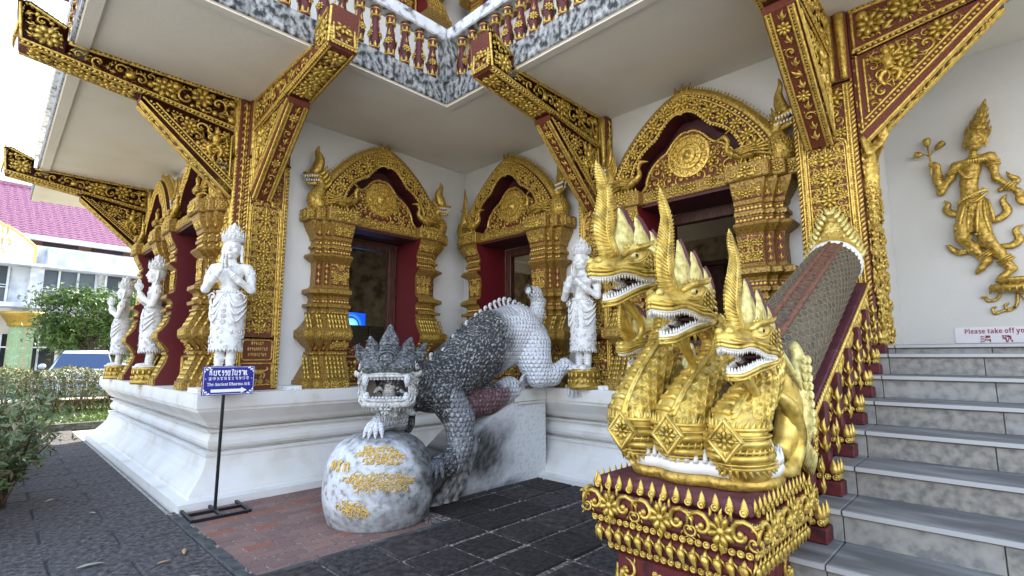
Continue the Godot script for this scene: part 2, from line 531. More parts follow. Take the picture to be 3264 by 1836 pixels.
# ---------- relief pieces: unit radius in the XY plane, rising along z ----------
func make_kit():
	for hand in [1.0, -1.0]:
		var s := ST()
		var keys := []
		for i in 15:   # a C-scroll that rolls in on itself, with a leafy tail
			var t := i / 14.0
			var a := -0.6 + t * 6.6
			var r := lerpf(0.92, 0.16, pow(t, 0.85))
			var w := lerpf(0.06, 0.17, minf(t * 4.0, 1.0)) * lerpf(1.0, 0.8, t)
			keys.append([Vector3(cos(a) * r * hand, sin(a) * r, 0.06 + 0.12 * t), w, w * 1.3])
		limb(s, keys, 12, 4, Vector3(0, 0, 1))
		ball(s, Vector3(-0.04 * hand, 0.02, 0.16), Vector3(0.2, 0.2, 0.2), 5, 3)
		for l in [[0.4, 0.5], [2.0, 0.42]]:
			var d := Vector3(cos(l[0]) * hand, sin(l[0]), 0)
			var p := d * 0.78 + Vector3(0, 0, 0.08)
			var tg = Vector3(-d.y, d.x, 0) * hand
			limb(s, [[p, 0.06, 0.08], [p + d * 0.2 - tg * 0.1, 0.13, 0.1], [p + d * l[1] - tg * 0.36, 0.01, 0.02]], 3, 4, Vector3(0, 0, 1))
		K["curl" if hand > 0 else "curl_b"] = mesh(s)
	var f := ST()
	for i in 8:
		var a := TAU * i / 8
		var d := Vector3(cos(a), sin(a), 0)
		limb(f, [[d * 0.2 + Vector3(0, 0, 0.12), 0.1, 0.1], [d * 0.6 + Vector3(0, 0, 0.2), 0.27, 0.11], [d * 0.85 + Vector3(0, 0, 0.22), 0.25, 0.1], [d * 1.0 + Vector3(0, 0, 0.1), 0.13, 0.05]], 3, 4, Vector3(0, 0, 1))
	ball(f, Vector3(0, 0, 0.2), Vector3(0.3, 0.3, 0.24), 6, 3)
	K.flower = mesh(f)
	var l := ST()
	limb(l, [[Vector3(0, -0.9, 0.04), 0.05, 0.06], [Vector3(0.1, -0.3, 0.16), 0.36, 0.2], [Vector3(-0.04, 0.3, 0.16), 0.26, 0.17], [Vector3(0.16, 1.0, 0.1), 0.02, 0.03]], 5, 4, Vector3(0, 0, 1))
	for g in [-1.0, 1.0]:
		limb(l, [[Vector3(0, -0.6, 0.06), 0.06, 0.06], [Vector3(0.42 * g, -0.2, 0.12), 0.15, 0.12], [Vector3(0.62 * g, 0.3, 0.06), 0.02, 0.03]], 2, 4, Vector3(0, 0, 1))
	K.leaf = mesh(l)
	var b := ST()
	var pr := [Vector2(1.0, 0.0), Vector2(0.92, 0.35), Vector2(0.6, 0.62), Vector2(0.02, 0.72)]
	lathe(b, pr, 7, Transform3D(Basis(Vector3(1, 0, 0), Vector3(0, 0, 1), Vector3(0, -1, 0)), Vector3.ZERO))
	K.bead = mesh(b)
	var rg := ST()
	lathe(rg, [Vector2(1.0, 0.0), Vector2(0.95, 0.4), Vector2(0.62, 0.42), Vector2(0.52, 0.15), Vector2(0.4, 0.4), Vector2(0.02, 0.5)], 9, Transform3D(Basis(Vector3(1, 0, 0), Vector3(0, 0, 1), Vector3(0, -1, 0)), Vector3.ZERO))
	K.ring = mesh(rg)
	var fl := ST()   # flame-shaped bud
	limb(fl, [[Vector3(0, -0.8, 0.1), 0.3, 0.18], [Vector3(0, -0.35, 0.16), 0.55, 0.28], [Vector3(0, 0.3, 0.14), 0.34, 0.22], [Vector3(0, 1.0, 0.08), 0.02, 0.03]], 6, 6, Vector3(0, 0, 1))
	K.flame = mesh(fl)
	var sc := ST()   # one scale: a shield with a raised rim at its free end (-y)
	var ri := []
	for e in [[1.0, 0.02], [0.96, 0.26], [0.74, 0.16], [0.02, 0.24]]:
		var r := PackedVector3Array()
		for i in 9:
			var a := PI * (1.0 + i / 8.0)
			r.append(Vector3(cos(a) * 0.62 * e[0], sin(a) * 0.95 * e[0] + 0.25, e[1]))
		r.append(Vector3(0.5 * e[0], 0.25 + 0.5 * e[0], 0.0)); r.append(Vector3(-0.5 * e[0], 0.25 + 0.5 * e[0], 0.0))
		ri.append(r)
	loft(sc, ri, true, false, true)
	K.scale = mesh(sc)
	var rm := ST()
	var rk := []
	for i in 7:
		var a := PI * (1.0 + i / 6.0)
		rk.append([Vector3(cos(a) * 0.58, sin(a) * 0.88 + 0.25, 0.3), 0.09, 0.07])
	limb(rm, rk, 7, 4, Vector3(0, 0, 1))
	K.rim = mesh(rm)
	var tw := ST()   # one turn of a rope border
	limb(tw, [[Vector3(-0.55, -0.8, 0.05), 0.12, 0.1], [Vector3(0, 0, 0.3), 0.42, 0.34], [Vector3(0.55, 0.8, 0.05), 0.12, 0.1]], 4, 6, Vector3(0, 0, 1))
	K.rope = mesh(tw)
	var co := ST()
	lathe(co, [Vector2(0.5, 0.0), Vector2(0.42, 0.5), Vector2(0.22, 0.9), Vector2(0.01, 1.15)], 6)
	K.tooth = mesh(co)

func place(s: SurfaceTool, kit: String, xf: Transform3D):
	if xf.basis.determinant() < 0.0: xf.basis.x = -xf.basis.x
	s.append_from(K[kit], 0, xf)

func on(xf: Transform3D, x: float, y: float, r: float, ang := 0.0, z := 0.0, dz := 1.0) -> Transform3D:
	return xf * Transform3D(Basis(Vector3(0, 0, 1), ang) * Basis.from_scale(Vector3(r, r, r * dz)), Vector3(x, y, z))

# fills a flat region with scrolls, flowers and leaves; mirrored about x = 0 when asked
func carve(s: SurfaceTool, poly: PackedVector2Array, xf: Transform3D, big: float, small: float, sd: int, mirror := false, dz := 1.0, flowers := 0.4):
	rng.seed = sd
	var lo := Vector2(1e9, 1e9)
	var hi := -lo
	for p in poly:
		lo = lo.min(p); hi = hi.max(p)
	var area := (hi.x - lo.x) * (hi.y - lo.y)
	var put := {}
	var cs := big * 2.3
	var r := big
	var lev := 0
	while r >= small:
		var ins := Geometry2D.offset_polygon(poly, -r * 0.86)
		var tries := int(minf(2600.0, 18.0 * area / (r * r)))
		if ins.size():
			for t in tries:
				var p := Vector2(rng.randf_range(lo.x, hi.x), rng.randf_range(lo.y, hi.y))
				if mirror:
					p.x = absf(p.x)
					if lev == 0 and p.x < r * 1.3: p.x = 0.0
					elif p.x < r: continue
				var ok := false
				for q in ins:
					if Geometry2D.is_point_in_polygon(p, q): ok = true
				if not ok: continue
				var ci := int(floor(p.x / cs))
				var cj := int(floor(p.y / cs))
				for e in 9:
					for c in put.get(Vector2i(ci + e % 3 - 1, cj + e / 3 - 1), []):
						if Vector2(c[0] - p.x, c[1] - p.y).length_squared() < (c[2] + r) * (c[2] + r) * 0.62:
							ok = false
							break
					if not ok: break
				if not ok: continue
				if not put.has(Vector2i(ci, cj)): put[Vector2i(ci, cj)] = []
				put[Vector2i(ci, cj)].append([p.x, p.y, r])
				var a := rng.randf() * TAU
				var kind := "leaf"
				var roll := rng.randf()
				if lev == 0: kind = "flower" if roll < flowers or (mirror and p.x == 0.0) else "curl"
				elif lev == 1: kind = "curl" if roll < 0.65 else ("flower" if roll < 0.8 else "leaf")
				elif lev == 2: kind = "leaf" if roll < 0.5 else ("curl" if roll < 0.8 else "bead")
				else: kind = "bead" if roll < 0.4 else "leaf"
				if kind == "curl" and not mirror and roll < 0.35: kind = "curl_b"
				place(s, kind, on(xf, p.x, p.y, r * 1.12, a, 0.0, dz))
				if mirror and p.x > 0.0:
					place(s, "curl_b" if kind == "curl" else kind, on(xf, -p.x, p.y, r * 1.12, -a, 0.0, dz))
		r *= 0.68
		lev += 1

func row(s: SurfaceTool, kit: String, a: Vector3, b: Vector3, normal: Vector3, r: float, step: float, ang := 0.0, dz := 1.0):
	var n := maxi(int(round(a.distance_to(b) / step)), 1)
	var xf := XF(b - a, normal.cross(b - a), a)
	var L := a.distance_to(b)
	for i in n:
		place(s, kit, on(xf, (i + 0.5) * L / n, 0.0, r, ang, 0.0, dz))

# a raised fillet of trapezoid section from a to b
func fillet(s: SurfaceTool, a: Vector3, b: Vector3, normal: Vector3, w: float, h: float):
	var d := (b - a).normalized()
	var x := normal.cross(d).normalized()
	var rings := []
	for p in [a, b]:
		rings.append(PackedVector3Array([p - x * w * 0.5, p - x * w * 0.32 + normal * h, p + x * w * 0.32 + normal * h, p + x * w * 0.5]))
	loft(s, rings, false, false, false)

func frame(s: SurfaceTool, poly: Array, xf: Transform3D, w: float, h: float):
	for i in poly.size():
		var a: Vector2 = poly[i]
		var b: Vector2 = poly[(i + 1) % poly.size()]
		fillet(s, xf * Vector3(a.x, a.y, 0), xf * Vector3(b.x, b.y, 0), xf.basis.z, w, h)
# ---------- the temple ----------
const SOF := 4.62
const LEDGE := 1.115
var temple: Node3D

func sweep(s: SurfaceTool, prof: Array, path: Array, inward: Array):
	# prof: Vector2(inset, y) ; path: plan points ; inward: per point, how an inset moves it
	for i in prof.size() - 1:
		for j in path.size() - 1:
			var p := []
			for q in [[i, j], [i, j + 1], [i + 1, j + 1], [i + 1, j]]:
				var g: Vector2 = path[q[1]] + inward[q[1]] * prof[q[0]].x
				p.append(Vector3(g.x, prof[q[0]].y, g.y))
			quad(s, p[3], p[2], p[1], p[0])

# a wall from (a) to (b) in plan with openings [from, to, bottom, top] measured along it, thickness to the right of a->b
func wall_with(s: SurfaceTool, a: Vector2, b: Vector2, y0: float, y1: float, th: float, holes: Array):
	var L := a.distance_to(b)
	var d := (b - a).normalized()
	var n := Vector2(-d.y, d.x)
	var put := func(u0: float, u1: float, v0: float, v1: float):
		if u1 - u0 < 0.001 or v1 - v0 < 0.001: return
		var c := a + d * (u0 + u1) * 0.5 + n * th * 0.5
		box(s, Vector3.ZERO, Vector3(u1 - u0, v1 - v0, th), 0.0, Transform3D(Basis(Vector3(d.x, 0, d.y), Vector3.UP, Vector3(n.x, 0, n.y)), Vector3(c.x, (v0 + v1) * 0.5, c.y)))
	var u := 0.0
	for h in holes:
		put.call(u, h[0], y0, y1)
		put.call(h[0], h[1], y0, h[2])
		put.call(h[0], h[1], h[3], y1)
		u = h[1]
	put.call(u, L, y0, y1)

func pediment_curve(n: int, w: float, h: float) -> Array:
	var p := []
	for i in n + 1:
		var t := float(i) / n
		var a := t * PI / 2
		p.append(Vector2(w * pow(maxf(cos(a), 0.0), 1.36), h * pow(sin(a), 1.36)))
	return p

func mirror_curve(p: Array) -> Array:
	var out := []
	for i in p.size(): out.append(Vector2(-p[i].x, p[i].y))
	for i in range(p.size() - 2, -1, -1): out.append(p[i])
	return out

const PILLAR := [[0.0, .58, .41], [.10, .575, .405], [.105, .55, .385], [.125, .55, .385], [.2, .51, .35], [.3, .45, .30], [.4, .415, .275], [.42, .445, .30], [.45, .445, .30], [.455, .42, .28], [.49, .43, .29], [.54, .49, .335], [.60, .545, .385], [.61, .575, .41], [.63, .585, .42], [.71, .585, .42], [.73, .565, .40], [.735, .55, .39], [.79, .50, .35], [.86, .455, .31], [.93, .435, .295], [.94, .46, .315], [.96, .46, .315], [.965, .43, .29], [1.01, .43, .29], [1.015, .495, .345], [1.05, .50, .35], [1.055, .43, .29], [1.13, .425, .285], [1.16, .44, .30], [1.19, .515, .36], [1.24, .51, .355], [1.27, .43, .29], [1.3, .41, .27], [1.5, .405, .265], [1.6, .415, .275], [1.64, .475, .325], [1.67, .515, .36], [1.70, .50, .345], [1.705, .425, .285], [1.78, .425, .285], [1.785, .455, .31], [1.82, .455, .31], [1.825, .43, .29], [1.89, .42, .28], [1.9, .44, .30], [1.94, .45, .31], [2.02, .50, .35], [2.08, .53, .375], [2.12, .535, .38]]

func make_window(with_sill: bool) -> Node3D:
	var w := Node3D.new()
	w.name = "carved_window"
	var half := 0.53
	for sd in [-1.0, 1.0]:
		var s := ST(true)
		var cv := KST()
		var gr := ST(true)
		var rings := []
		for e in PILLAR:
			var y: float = LEDGE + e[0]
			var W: float = e[1]
			var D: float = e[2]
			var r := PackedVector3Array()
			for q in [[0.0, 0.0], [0.0, D], [W * 0.62, D], [W * 0.62, D - 0.055], [W * 0.8, D - 0.055], [W * 0.8, D - 0.12], [W, D - 0.12], [W, 0.0]]:
				r.append(Vector3((half + q[0]) * sd, y, q[1]))
			if sd < 0: r.reverse()
			rings.append(r)
		loft(s, rings)
		part("pillar", s, M.gold_dark, w)
		# relief on the bands of the pillar
		var bands := [[.0, .1, 1], [.125, .4, 3], [.455, .6, 2], [.63, .71, 1], [.735, .93, 3], [1.06, 1.12, 0], [1.3, 1.6, 2], [1.71, 1.77, 0], [1.83, 1.88, 0], [1.94, 2.1, 2]]
		for bd in bands:
			var ya: float = bd[0] + LEDGE
			var yb: float = bd[1] + LEDGE
			var ea = PILLAR[0]
			var eb = PILLAR[0]
			for e in PILLAR:
				if e[0] <= bd[0] + 0.001: ea = e
				if e[0] <= bd[1] + 0.001: eb = e
			for f in [[0.0, 0.62, 0.0], [0.62, 0.8, 0.055], [0.8, 1.0, 0.12]]:
				var wa: float = (f[1] - f[0]) * ea[1]
				var h := Vector2(yb - ya, ea[2] - eb[2]).length()
				var o := Vector3((half + (f[0] + f[1]) * 0.5 * ea[1]) * sd, ya, ea[2] - f[2])
				var xf := XF(Vector3(1, 0, 0), Vector3(0, yb - ya, eb[2] - ea[2]), o)
				var ww := minf(wa, (f[1] - f[0]) * eb[1]) * 0.5
				if bd[2] == 0 or bd[2] == 2:
					face(gr, [xf * Vector3(-ww + 0.004, 0.004, 0.003), xf * Vector3(ww - 0.004, 0.004, 0.003), xf * Vector3(ww - 0.004, h - 0.004, 0.003), xf * Vector3(-ww + 0.004, h - 0.004, 0.003)], xf.basis.z)
				if bd[2] == 0:
					row(cv, "bead", xf * Vector3(-ww, h * 0.5, 0), xf * Vector3(ww, h * 0.5, 0), xf.basis.z, 0.019, 0.038)
				elif bd[2] == 1:
					if ww > 0.1: carve(cv, rect(-ww, 0.004, ww, h - 0.004), xf, h * 0.46, h * 0.18, int(ya * 991) + int(sd), true, 0.7)
					else: row(cv, "flower", xf * Vector3(-ww, h * 0.5, 0), xf * Vector3(ww, h * 0.5, 0), xf.basis.z, h * 0.4, h * 0.9, 0.2, 0.6)
				elif bd[2] == 2:
					if ww > 0.06: carve(cv, rect(-ww, 0.01, ww, h - 0.01), xf, minf(ww, h) * 0.34, 0.013, int(ya * 877) + int(sd), true, 0.8)
					else:
						row(cv, "leaf", xf * Vector3(0, 0.01, 0), xf * Vector3(0, h - 0.01, 0), xf.basis.z, ww * 1.0, ww * 2.1, -PI / 2, 0.8)
				else:
					var nr := int(h / 0.056)
					for r in nr:
						row(cv, "flame", xf * Vector3(-ww * 0.98, (r + 0.5) * h / nr, 0), xf * Vector3(ww * 0.98, (r + 0.5) * h / nr, 0), xf.basis.z, 0.044, 0.048, PI if bd[0] > 0.5 else 0.0, 0.5)
		# hanging edge teeth on every projecting moulding
		for e in PILLAR.size() - 1:
			if PILLAR[e + 1][1] - PILLAR[e][1] > 0.022 and PILLAR[e + 1][0] - PILLAR[e][0] < 0.02:
				var yy: float = PILLAR[e + 1][0] + LEDGE + 0.002
				var W: float = PILLAR[e + 1][1]
				var D: float = PILLAR[e + 1][2]
				for f in [[0.0, 0.62, 0.0], [0.62, 0.8, 0.055], [0.8, 1.0, 0.12]]:
					row(cv, "flame", Vector3((half + f[0] * W) * sd, yy, D - f[2] - 0.004), Vector3((half + f[1] * W) * sd, yy, D - f[2] - 0.004), Vector3(0, 0, 1), 0.018, 0.034, PI if sd > 0 else 0.0, 0.7)
		part("pillar_ground", gr, M.ground, w, Transform3D(), "stuff")
		part("pillar_carving", cv, M.gold, w, Transform3D(), "stuff")
		# the flat red inner face that follows the outline of the pillar
		var j := ST(true)
		for e in PILLAR.size() - 1:
			var a = PILLAR[e]
			var b = PILLAR[e + 1]
			var x = (half - 0.004) * sd
			face(j, [Vector3(x, a[0] + LEDGE, -0.26), Vector3(x, a[0] + LEDGE, a[2] - 0.012), Vector3(x, b[0] + LEDGE, b[2] - 0.012), Vector3(x, b[0] + LEDGE, -0.26)], Vector3(-sd, 0, 0))
		part("jamb", j, M.jamb, w)
	# lintel: two end blocks and a beam between them
	var yl := LEDGE + 2.12
	var lt := ST(true)
	for sd in [-1.0, 1.0]:
		box(lt, Vector3((half + 0.17) * sd, yl + 0.085, 0.2), Vector3(0.42, 0.17, 0.44), 0.012)
		box(lt, Vector3((half + 0.44) * sd, yl + 0.085, 0.165), Vector3(0.12, 0.165, 0.33), 0.012)
		box(lt, Vector3((half + 0.55) * sd, yl + 0.085, 0.13), Vector3(0.1, 0.16, 0.25), 0.012)
	box(lt, Vector3(0, yl + 0.08, 0.24), Vector3(half * 2 - 0.076, 0.135, 0.17), 0.01)
	part("lintel", lt, M.gold_dark, w)
	var lc := KST()
	carve(lc, rect(-0.46, -0.055, 0.46, 0.055), Transform3D(Basis(), Vector3(0, yl + 0.08, 0.325)), 0.05, 0.016, 77, true, 0.6)
	for sd in [-1.0, 1.0]:
		carve(lc, rect(-0.2, -0.07, 0.2, 0.07), Transform3D(Basis(), Vector3((half + 0.17) * sd, yl + 0.085, 0.42)), 0.06, 0.018, 78 + int(sd), true, 0.7)
		row(lc, "flower", Vector3((half + 0.38) * sd, yl + 0.085, 0.33), Vector3((half + 0.5) * sd, yl + 0.085, 0.33), Vector3(0, 0, 1), 0.05, 0.1, 0.2, 0.7)
		row(lc, "flower", Vector3((half + 0.5) * sd, yl + 0.085, 0.255), Vector3((half + 0.6) * sd, yl + 0.085, 0.255), Vector3(0, 0, 1), 0.05, 0.1, 0.2, 0.7)
		var side := Vector3(sd, 0, 0)
		row(lc, "flower", Vector3((half + 0.6) * sd, yl + 0.085, 0.02), Vector3((half + 0.6) * sd, yl + 0.085, 0.24), side, 0.05, 0.1, 0.2, 0.7)
		row(lc, "flame", Vector3((half - 0.03) * sd, yl + 0.185, 0.405), Vector3((half + 0.38) * sd, yl + 0.185, 0.405), Vector3(0, 0, 1), 0.026, 0.045, 0.0 if sd > 0 else PI, 0.7)
	part("lintel_carving", lc, M.gold, w, Transform3D(), "stuff")
	var sf := ST(true)
	bbox(sf, Vector3(-half + 0.006, yl - 0.02, -0.24), Vector3(half - 0.006, yl + 0.012, 0.3))
	part("lintel_soffit", sf, M.red_deep, w)
	# pediment
	var y0 := yl + 0.165
	var N := 18
	var outer := mirror_curve(pediment_curve(N, 1.0, 1.07))
	var inner := []
	for i in outer.size():
		var t := absf(float(i) / (outer.size() - 1) * 2.0 - 1.0)   # 0 at the apex
		var p: Vector2 = outer[i]
		var sc := lerpf(0.72, 0.735, t)
		var q := Vector2(p.x * sc, p.y * lerpf(0.77, 0.7, t))
		q *= 1.0 + 0.085 * (absf(sin(t * PI * 2.4 + 0.35)) - 0.75)
		q.y = maxf(q.y, 0.0) if t < 0.999 else 0.0
		inner.append(q)
	var b := ST()
	var rings := []
	for i in outer.size():
		var o: Vector2 = outer[i]
		var n: Vector2 = inner[i]
		rings.append(PackedVector3Array([Vector3(n.x, n.y + y0, 0.0), Vector3(n.x, n.y + y0, 0.27), Vector3(n.x, n.y + y0, 0.27), Vector3(o.x * 0.97, o.y * 0.97 + y0, 0.27), Vector3(o.x * 0.97, o.y * 0.97 + y0, 0.27), Vector3(o.x, o.y + y0, 0.0)]))
	var bs := ST(true)
	loft(bs, rings, false, false, false)
	part("pediment_arch", bs, M.red_deep, w)
	var bc := KST()
	for i in range(1, outer.size() - 1):
		var o0: Vector2 = outer[i]
		var n0: Vector2 = inner[i]
		var mid := (o0 * 0.96 + n0) * 0.5
		var wd := (o0 * 0.96 - n0).length() * 0.5
		var dir: Vector2 = (outer[i + 1] - outer[i - 1]).normalized()
		var ang := dir.angle()
		var base := Transform3D(Basis(Vector3(0, 0, 1), ang), Vector3(mid.x, mid.y + y0, 0.27))
		if i % 2 == 0: place(bc, "flower", on(base, 0, 0, wd * 0.72, 0.3 * i))
		else:
			place(bc, "curl", on(base, 0, wd * 0.42, wd * 0.52, 1.0))
			place(bc, "curl_b", on(base, 0, -wd * 0.42, wd * 0.52, 2.0))
		for e in [[o0 * 0.955, 0.018], [n0 * 1.01, 0.016]]:
			place(bc, "bead", on(base, 0, 0, e[1]).translated(Vector3(e[0].x - mid.x, e[0].y - mid.y, 0)))
		var m2: Vector2 = (outer[i] + outer[i + 1]) * 0.5 * 0.955
		var m3: Vector2 = (inner[i] + inner[i + 1]) * 0.5 * 1.01
		for e in [m2, m3]: place(bc, "bead", on(base, 0, 0, 0.016).translated(Vector3(e.x - mid.x, e.y - mid.y, 0)))
	for i in outer.size() - 1:
		for e in [[outer, 0.925], [inner, 1.035]]:
			var a: Vector2 = e[0][i] * e[1]
			var c: Vector2 = e[0][i + 1] * e[1]
			var st2 := ST()
			fillet(st2, Vector3(a.x, a.y + y0, 0.27), Vector3(c.x, c.y + y0, 0.27), Vector3(0, 0, 1), 0.022, 0.018)
			bc.append_from(mesh(st2), 0, Transform3D())
	part("pediment_carving", bc, M.gold, w, Transform3D(), "stuff")
	# the serpent body that rides on the arch, its scales and its row of fins
	var sn := ST()
	var keys := []
	for i in outer.size():
		var o: Vector2 = outer[i] * 1.0
		keys.append([Vector3(o.x, o.y + y0, 0.15), 0.07, 0.085])
	limb(sn, keys, 40, 8, Vector3(0, 0, 1))
	part("serpent_body", sn, M.gold_old, w)
	var fn := KST()
	for i in 84:
		var t := (i + 0.5) / 84 * (outer.size() - 1)
		var k := int(t)
		var p: Vector2 = outer[k].lerp(outer[k + 1], t - k)
		var d: Vector2 = (outer[k + 1] - outer[k]).normalized()
		var nn := Vector2(-d.y, d.x)
		if nn.y < -0.2: nn = -nn
		var up := Vector3(nn.x, nn.y, 0)
		place(fn, "flame", Transform3D(Basis(Vector3(d.x, d.y, 0) * 0.024, up * 0.026, Vector3(0, 0, 0.035)), Vector3(p.x, p.y + y0, 0.15) + up * 0.078))
		for q in [-0.5, 0.35]:
			place(fn, "flame", Transform3D(Basis(Vector3(d.x, d.y, 0) * 0.02, (up * 0.03).rotated(Vector3(d.x, d.y, 0), 0.0), Vector3(0, 0, 0.02)), Vector3(p.x, p.y + y0, 0.225 - 0.01 * absf(q)) + up * 0.04 * q))
	part("serpent_fins", fn, M.gold_old, w, Transform3D(), "stuff")
	# apex bud
	var ap := KST()
	for a in [-0.5, 0.0, 0.5]: place(ap, "leaf", on(Transform3D(Basis(), Vector3(a * 0.12, y0 + 1.1, 0.2)), 0, 0, 0.09, -a))
	part("apex_bud", ap, M.gold_old, w, Transform3D(), "stuff")
	# tympanum: cusped field with a wheel
	var tp := PackedVector2Array()
	for i in inner.size():
		var q: Vector2 = inner[i]
		tp.append(Vector2(q.x * 0.86, q.y * 0.8))
	tp.append(Vector2(inner[-1].x * 0.86, -0.02)); tp.append(Vector2(inner[0].x * 0.86, -0.02))
	var fl := PackedVector2Array()
	for i in inner.size(): fl.append(inner[i] * 1.02)
	var bk := ST()
	flat(bk, fl, Transform3D(Basis(), Vector3(0, y0, 0.012)))
	part("pediment_recess", bk, M.red_deep, w)
	var ty := ST(true)
	plate(ty, tp, 0.07, Transform3D(Basis(), Vector3(0, y0, 0.03)))
	part("tympanum", ty, M.ground, w)
	var tc := KST()
	var txf := Transform3D(Basis(), Vector3(0, y0, 0.1))
	var wc := Vector2(0, 0.36)
	var whole := PackedVector2Array(tp)
	var cir := PackedVector2Array()
	for i in 20: cir.append(wc + Vector2(cos(TAU * i / 20), sin(TAU * i / 20)) * 0.25)
	var cut := Geometry2D.clip_polygons(whole, cir)
	# the field round the wheel, in two mirrored halves
	var right := Geometry2D.intersect_polygons(cut[0] if cut.size() == 1 else whole, rect(0.0, -0.1, 1.2, 1.2))
	for q in right:
		if Geometry2D.is_polygon_clockwise(q): continue
		carve(tc, Geometry2D.offset_polygon(q, -0.012)[0], txf, 0.07, 0.02, 5, true, 0.9)
	for i in tp.size() - 3:
		var a := tp[i]
		var c := tp[i + 1]
		var st3 := ST()
		fillet(st3, Vector3(a.x, a.y + y0, 0.1), Vector3(c.x, c.y + y0, 0.1), Vector3(0, 0, 1), 0.03, 0.025)
		tc.append_from(mesh(st3), 0, Transform3D())
	part("tympanum_carving", tc, M.gold, w, Transform3D(), "stuff")
	var wh := ST(true)
	var face_b := Basis(Vector3(1, 0, 0), Vector3(0, 0, 1), Vector3(0, -1, 0))
	lathe(wh, [Vector2(0.25, 0.0), Vector2(0.245, 0.03), Vector2(0.22, 0.032), Vector2(0.215, 0.012), Vector2(0.155, 0.016), Vector2(0.15, 0.038), Vector2(0.13, 0.04), Vector2(0.125, 0.02), Vector2(0.09, 0.024), Vector2(0.085, 0.044), Vector2(0.07, 0.044), Vector2(0.05, 0.05), Vector2(0.02, 0.075), Vector2(0.002, 0.08)], 28, Transform3D(face_b, Vector3(wc.x, y0 + wc.y, 0.1)))
	var whm := part("wheel", wh, M.gold, w)
	var wp := KST()
	for i in 18:
		var a := TAU * i / 18
		place(wp, "flame", on(txf, wc.x + cos(a) * 0.185, wc.y + sin(a) * 0.185, 0.032, a - PI / 2, 0.012))
		place(wp, "bead", on(txf, wc.x + cos(a) * 0.106, wc.y + sin(a) * 0.106, 0.013, 0, 0.02))
	part("wheel_petals", wp, M.gold, w, Transform3D(), "stuff")
	# the two geese and the two serpent heads
	for sd in [-1.0, 1.0]:
		goose(w, Transform3D(Basis(Vector3.UP, 0.0 if sd < 0 else PI), Vector3(0.66 * sd, y0 + 0.005, 0.33)))
		finial(w, Transform3D(Basis(Vector3.UP, (PI if sd < 0 else 0.0) - 0.5), Vector3(1.0 * sd, y0, 0.2)).scaled_local(Vector3(1.15, 1.1, 1.15)))
	# wooden frame in the opening
	var wf := ST(true)
	var top := yl - 0.02
	var sill := LEDGE + (0.52 if with_sill else 0.04)
	for sd in [-1.0, 1.0]: bbox(wf, Vector3(minf(sd * 0.40, sd * 0.522), sill, -0.36), Vector3(maxf(sd * 0.40, sd * 0.522), top, -0.262), 0.008)
	bbox(wf, Vector3(-0.4, top - 0.12, -0.36), Vector3(0.4, top, -0.262), 0.008)
	bbox(wf, Vector3(-0.4, sill, -0.36), Vector3(0.4, sill + 0.06, -0.262), 0.008)
	part("window_frame", wf, M.wood, w)
	if with_sill:
		var dd := ST(true)
		bbox(dd, Vector3(-half + 0.006, LEDGE, -0.2), Vector3(half - 0.006, sill - 0.004, 0.1), 0.004)
		part("dado", dd, M.red, w)
		var dc := KST()
		carve(dc, rect(-0.45, 0.06, 0.45, 0.36), Transform3D(Basis(), Vector3(0, LEDGE, 0.1)), 0.085, 0.025, 12, true, 0.8)
		carve(dc, rect(-0.48, 0.41, 0.48, 0.5), Transform3D(Basis(), Vector3(0, LEDGE, 0.1)), 0.042, 0.016, 13, true, 0.8)
		var fs := ST()
		frame(fs, [Vector2(-0.5, 0.03), Vector2(0.5, 0.03), Vector2(0.5, 0.39), Vector2(-0.5, 0.39)], Transform3D(Basis(), Vector3(0, LEDGE, 0.1)), 0.03, 0.025)
		dc.append_from(mesh(fs), 0, Transform3D())
		part("dado_carving", dc, M.gold_old, w, Transform3D(), "stuff")
	return w

func goose(o: Node3D, gx: Transform3D):   # faces +x
	var s := ST()
	ball(s, Vector3(0, 0.13, 0), Vector3(0.12, 0.07, 0.06), 10, 6, Basis(Vector3(0, 0, 1), 0.25))
	limb(s, [[Vector3(0.08, 0.14, 0), 0.045, 0.05], [Vector3(0.15, 0.2, 0), 0.03, 0.032], [Vector3(0.14, 0.29, 0), 0.022, 0.024], [Vector3(0.17, 0.35, 0), 0.028, 0.03], [Vector3(0.21, 0.35, 0), 0.018, 0.018], [Vector3(0.27, 0.335, 0), 0.004, 0.006]], 18, 7, Vector3(0, 0, 1))
	limb(s, [[Vector3(0.16, 0.38, 0), 0.01, 0.02], [Vector3(0.12, 0.41, 0), 0.006, 0.016], [Vector3(0.07, 0.41, 0), 0.002, 0.003]], 5, 5, Vector3(0, 0, 1))
	for k in 4:
		limb(s, [[Vector3(-0.06, 0.12 + 0.012 * k, 0), 0.02, 0.03], [Vector3(-0.18, 0.09 + 0.03 * k, 0), 0.018, 0.03], [Vector3(-0.27, 0.05 + 0.05 * k, 0), 0.004, 0.006]], 5, 5, Vector3(0, 0, 1))
	for z in [-0.03, 0.03]:
		rod(s, [Vector3(0.0, 0.08, z), Vector3(0.02, 0.0, z)], 0.01, 5)
		box(s, Vector3(0.04, 0.008, z), Vector3(0.07, 0.014, 0.03))
	part("goose", s, M.gold_old, o, gx)
	for z in [-1.0, 1.0]:
		var g := ST()
		for k in 4:
			limb(g, [[Vector3(0.07 - 0.02 * k, 0.15 - 0.016 * k, 0.055 * z), 0.012, 0.028], [Vector3(-0.04 - 0.02 * k, 0.165 - 0.018 * k, 0.07 * z), 0.012, 0.026], [Vector3(-0.15 - 0.012 * k, 0.19 - 0.03 * k, 0.06 * z), 0.003, 0.005]], 5, 5, Vector3(0, 0, 1))
		part("goose_wing", g, M.gold_old, o, gx)

